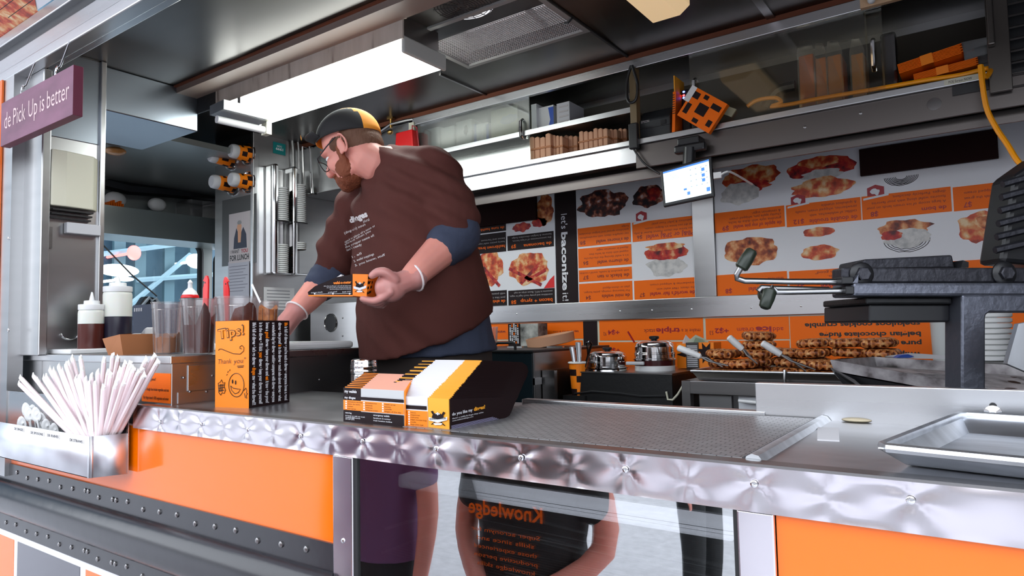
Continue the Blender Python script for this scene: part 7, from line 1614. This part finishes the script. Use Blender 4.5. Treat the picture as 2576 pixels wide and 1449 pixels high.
# navy undershirt: sleeves rolled at the elbows and the tail below the shirt
q = MB(); limb(q, [LS.lerp(LE, .62), LS.lerp(LE, .85), LE, LE.lerp(LW, .16), LE.lerp(LW, .26)], [.078, .082, .08, .076, .07], 18); fuse(q, 'undershirt_sleeve', 'navy', .006, man, 2, lambda p: .003*noise.noise(V((p.x*14, p.y*14, p.z*40)))+.001*noise.noise(p*45))
q = MB(); limb(q, [RS.lerp(RE, .7), RE, RE.lerp(RW, .16), RE.lerp(RW, .28)], [.07, .073, .07, .063], 18); fuse(q, 'undershirt_sleeve', 'navy', .006, man, 2, lambda p: .003*noise.noise(V((p.x*14, p.y*14, p.z*40)))+.001*noise.noise(p*45))
q = MB(); loft(q, [S(1068, 805, 2.46, .262, .21, .1), S(1078, 850, 2.48, .262, .214, .08), S(1088, 888, 2.5, .266, .216, .05)], Ld, Fd, 28); fuse(q, 'undershirt_tail', 'navy', .007, man, 2, lambda p: .004*noise.noise(V((p.x*22, p.y*22, p.z*5))))
q = MB(); loft(q, [S(1083, 860, 2.49, .245, .2), S(1088, 905, 2.5, .245, .2), S(1092, 950, 2.52, .235, .19)], Ld, Fd, 24)
for s, an in zip((1, -1), feet):
    hp_ = hipc+Ld*(.115*s); limb(q, [hp_, V((hp_.x, hp_.y, 1.05))+Fd*.03, V((an.x, an.y, .72))], [.14, .11, .085])
fuse(q, 'trousers', 'pants', .012, man, 2)
for an in feet:
    q = MB(); limb(q, [an+V((0, 0, -.035)), an+Fd*.14+V((0, 0, -.047))], [.055, .043], 14); q2 = fuse(q, 'shoe', 'black', .008, man, 2)
# chest print, laid onto the cloth
bt = BVHTree.FromPolygons([wm(tee) @ v_.co for v_ in tee.data.vertices], [tuple(p.vertices) for p in tee.data.polygons])
cz_ = lambda x, y: (700+x/2.23, 250+y/2.23)
pm = MB()
for t, p0, p1, h, bo in (('dinges', (405, 695), (503, 655), 34, .05), ('plural', (478, 692), (512, 680), 16, .0), ('(ding-uh) noun', (372, 757), (490, 706), 14, .005), ('used in place of a noun or', (375, 805), (545, 712), 12, .005), ('phrase when you', (376, 818), (520, 742), 12, .005), ('the proper name of:', (378, 836), (540, 766), 13, .01), ("isn't ready", (385, 852), (470, 818), 13, .01), ('1. all', (415, 890), (468, 868), 13, .01), ('2. wafel toppings', (425, 914), (538, 872), 13, .01), ('3. you know, stuff', (432, 938), (600, 876), 13, .01)):
    vs, fs, asp = glyphs(t, bo); a, b = V(cz_(*p0)), V(cz_(*p1)); d = b-a; up_ = V((d.y, -d.x)).normalized()*(h/2.23); out = []
    for x, y in vs:
        q = a+d*x+up_*y; r_ = ray(q.x, q.y).normalized(); hit = bt.ray_cast(EYE, r_); out.append(hit[0]-r_*.0018 if hit[0] else EYE+r_*2.4)
    pm.faces(out, fs)
obj(pm, 'lettering', 'tee', man)
# ---------------------------------------------------------------- carton in his hand
DB = 2.035
hc = thing('held_carton', 'orange and brown carton held in his gloved hand at the belly', 'carton', aD(870, 745, DB))
dv = (bk_*.075+rh*.012)
side = [aD(*q, DB) for q in ((887, 690), (887, 742), (776, 742), (774, 735), (792, 720), (848, 697))]
m = MB(); m.slab(list(reversed(side)), dv*.02); o_ = obj(m, 'side_panel', 'brownp', hc); 
m = MB(); m.slab([p+dv for p in reversed(side)], dv*.02); obj(m, 'side_panel', 'brownp', hc)
bt_ = [side[1], side[2], side[2]+dv, side[1]+dv]; m = MB(); m.slab(bt_, (0, 0, -.004)); bt2 = [p+V((0, 0, -.006)) for p in bt_]; obj(m, 'base', 'orange_t', hc)
e0, e1 = aD(887, 689, DB), aD(887, 744, DB); f0, f1 = aD(926, 690, DB+.005), aD(922, 748, DB+.005)
m = MB(); m.slab([e0, e1, f1, f0], dv); obj(m, 'end_panel', 'orange_t', hc)
m = MB(); g0, g1 = aD(940, 692, DB+.04), aD(932, 742, DB+.04); m.slab([f0+V((0, 0, 0)), f1, g1, g0], dv*.5); o_ = obj(m, 'end_flap', 'orange_t', hc)
m = MB(); nE = -bk_
for i in range(4):
    a, b = f0.lerp(f1, .08+.23*i), f0.lerp(f1, .2+.23*i); c, d = g0.lerp(g1, .2+.23*i), g0.lerp(g1, .08+.23*i); m.face([q+(-bk_)*.0016+rh*.0008 for q in (a, b, c, d)])
obj(m, 'printed_bars', 'brownp', hc)
PE = lambda s, t: e1.lerp(f1, s).lerp(e0.lerp(f0, s), t)-bk_*.0012
emblem(hc, lambda s, t: PE(s, .12+.7*t), -bk_, 1)
m = MB(); Ps = lambda px, py: aD(px, py, DB)-bk_*.0014
m.text('wafel-o-meter', Ps(839, 715), Ps(884, 713), .0085, -bk_, .03); obj(m, 'lettering', 'orange_t', hc)
m = MB()
for i, (x0, x1) in enumerate(((815, 884), (822, 884), (830, 884))): m.text('tell us how you like your wafel with this handy meter', Ps(x0, 721+4*i), Ps(x1, 720+4*i), .0032, -bk_)
m.text('not so much', Ps(783, 738), Ps(812, 736), .004, -bk_); m.text('pretty good', Ps(826, 737), Ps(848, 735), .004, -bk_); m.text('best ever', Ps(862, 736), Ps(884, 734), .004, -bk_)
obj(m, 'lettering', 'menuw', hc)
m = MB(); m.tube([Ps(792, 740), Ps(884, 738)], .0006, 4)
for px in (792, 838, 880): m.ell(Ps(px, 739), (.003, .002, .003), nu=8, nv=6)
obj(m, 'line_drawing', 'menuw', hc)
m = MB(); m.slab([aD(*q, DB+.03) for q in ((840, 702), (858, 690), (862, 698), (890, 690), (890, 700))], bk_*.03); obj(m, 'paper_lining', 'paper', hc)
# ---------------------------------------------------------------- glass display case under the counter
dc = thing('display_case', 'low glass display case under the counter with wire rack inside', 'display case', (-.72, .02, .3))
m = MB(); m.box(-1.116, -.324, .0, .005, .3, 1.2365); obj(m, 'front_pane', 'glass', dc)
m = MB(); m.box(-1.19, -.26, .5, .52, .3, 1.26); m.box(-1.19, -.26, .04, .52, .28, .3); m.box(-1.19, -1.17, .02, .52, .3, 1.26); m.box(-.28, -.26, .02, .52, .3, 1.26); obj(m, 'lining', mat('case_lining', (.012, .012, .013), .4), dc)
a, b = aY(1003, 1172, .03), aY(1845, 1290, .03)
m = MB(); m.box(a.x, b.x, .025, .07, 1.178, 1.205); lt = obj(m, 'lamp_cover', mat('case_lamp', (.8, .8, .86), .35, emit=(.85, .85, 1), es=.7), dc, bevel=.006, seg=3)
m = MB(); m.box(a.x+.02, b.x, .0245, .0262, 1.1935, 1.1945); m.box(a.x+.02, b.x, .0245, .0262, 1.188, 1.1885); obj(m, 'lamp_seam', 'greyp', lt)
m = MB(); m.box(a.x-.1, b.x+.05, .07, .3, 1.215, 1.235); obj(m, 'lamp_mount', 'steel_d', dc)
rk = 1.105
m = MB(); r0, r1 = aY(1280, 1290, .12).x, -.335
P = smooth_path([V((-1.1, .06, rk-.03)), V((-1.02, .1, rk-.005)), V((-.93, .2, rk)), V((-.6, .16, rk)), V((-.33, .12, rk))]); m.tube(P, .0035, 6); obj(m, 'rack_rim', 'steel', dc)
for y in (.1, .14): q = MB(); q.tube([V((-.95, y+.03, rk-.01)), V((-.33, y, rk-.012))], .0014, 5); obj(q, 'rack_wire', 'steel', dc)
for i in range(34):
    y = .05+i*.0125; q = MB(); q.tube([V((-1.1, y, rk-.075)), V((-.33, y, rk-.075))], .0016, 5); obj(q, 'rack_wire', 'steel_d', dc)
for x in (-1.1, -.72, -.34): q = MB(); q.tube([V((x, .05, rk-.078)), V((x, .47, rk-.078))], .0025, 6); obj(q, 'rack_bar', 'steel', dc)
m = MB(); m.box(-1.09, -.34, .06, .45, rk-.02, rk-.014); obj(m, 'glass_shelf', glass_mat('shelf_glass', (.85, .9, .88), .05), dc)
# ---------------------------------------------------------------- customers on the pavement, seen mirrored in the case glass
def customer(x, y, face, label, top_m, leg_m, arm_up, wide, text=None):
    Fc = V((sin(face), cos(face), 0)); Lc = V((-Fc.y, Fc.x, 0)); o = V((x, y, GZ)); t = thing('person', label, 'person', o)
    KP = 1.1; p = lambda l, f, z: o+(Lc*l+Fc*f+V((0, 0, z)))*KP
    b = MB()
    loft(b, [(p(0, 0, 1.47), .07, .06, 0), (p(0, 0, 1.43), .17*wide, .09, 0), (p(0, 0, 1.3), .19*wide, .12, 0), (p(0, .01, 1.12), .165*wide, .115, 0), (p(0, 0, .98), .185*wide, .125, 0), (p(0, 0, .86), .18*wide, .12, 0)], Lc, Fc)
    b.ell(p(0, .02, 1.63), (.078, .095, .115)); b.ell(p(0, .1, 1.605), (.014, .016, .02)); limb(b, [p(0, 0, 1.54), p(0, 0, 1.45)], [.055, .06])
    for s in (1, -1):
        b.ell(p(s*.077, .0, 1.61), (.012, .018, .028))
        sh_, = (p(s*.19*wide, 0, 1.38),); el = p(s*.235*wide, .02, 1.12); wr = p(s*.06, .2, 1.0) if arm_up else p(s*.22*wide, .06, .88)
        limb(b, [sh_, el, wr], [.05, .042, .028]); hc_ = wr+(wr-el).normalized()*.05
        b.ell(hc_, (.03, .04, .035)); d = (wr-el).normalized(); sd = d.cross(Z3).normalized()
        for k in range(4): limb(b, [hc_+sd*(.012*k-.018)+d*.02, hc_+sd*(.012*k-.018)+d*.06, hc_+sd*(.012*k-.018)+d*.075+V((0, 0, -.02))], [.009, .008, .007], 8)
        limb(b, [hc_-sd*.025, hc_-sd*.04+d*.03, hc_-sd*.035+d*.05], [.011, .01, .008], 8)
        limb(b, [p(s*.09, 0, .88), p(s*.1, .02, .48), p(s*.1, 0, .09)], [.085, .058, .04]); limb(b, [p(s*.1, -.02, .045), p(s*.105, .14, .035)], [.042, .032])
    fuse(b, 'body', 'skin', .009, t, 2)
    q = MB(); loft(q, [(p(0, 0, 1.46), .09, .075, 0), (p(0, 0, 1.42), .185*wide, .105, 0), (p(0, 0, 1.3), .205*wide, .14, 0), (p(0, .01, 1.12), .185*wide, .135, 0), (p(0, 0, .95), .205*wide, .145, 0)], Lc, Fc)
    for s in (1, -1): limb(q, [p(s*.18*wide, 0, 1.38), p(s*.21*wide, .01, 1.24)], [.066, .06])
    fuse(q, 'top', top_m, .012, t, 2, lambda v_: .004*noise.noise(v_*14))
    q = MB(); loft(q, [(p(0, 0, .98), .19*wide, .13, 0), (p(0, 0, .85), .195*wide, .135, 0)], Lc, Fc)
    for s in (1, -1): limb(q, [p(s*.09, 0, .88), p(s*.1, .02, .48), p(s*.1, 0, .2)], [.1, .075, .062])
    fuse(q, 'trousers', leg_m, .012, t, 2)
    q = MB(); q.ell(p(0, -.015, 1.665), (.09, .1, .095)); obj(q, 'hair', 'hair', t)
    for s in (1, -1):
        q = MB(); q.ell(p(s*.03, .1, 1.64), (.012, .008, .008)); obj(q, 'eye', 'white', t)
        q = MB(); limb(q, [p(s*.1, -.03, .045), p(s*.105, .15, .038)], [.046, .036]); obj(q, 'shoe', 'black', t)
    if text:
        q = MB()
        for i, (tx, w_, h_, z) in enumerate(text): q.text(tx, p(-w_, .165, z), p(w_, .165, z), h_, Fc, .02 if i == 0 else 0)
        obj(q, 'lettering', 'orange_p', t)
    return t
customer(-1.34, -.99, .05, 'person in a dark T-shirt with orange lettering, mirrored in the display case glass', mat('black_tee', (.012, .012, .014), .8), mat('blue_jeans', (.03, .04, .09), .8), True, 1.05, (('Knowledge', .13, .05, 1.22), ('Super acronym for', .12, .014, 1.17), ('skills since and', .1, .014, 1.145), ('those experienced', .11, .014, 1.12), ('productive person', .11, .014, 1.095), ('knowledge skills', .1, .014, 1.07)))
customer(-2.12, -1.02, .1, 'person in a purple knitted top, mirrored at the left of the display case', mat('purple_knit', (.16, .07, .17), .85), mat('black_skirt', (.012, .012, .016), .7), False, 1.0)
customer(-1.62, -3.3, 1.4, 'passer-by in black cropped trousers, mirrored at the right of the case glass', mat('grey_top', (.3, .3, .32), .8), mat('black_crop', (.012, .013, .014), .8), False, 1.0)
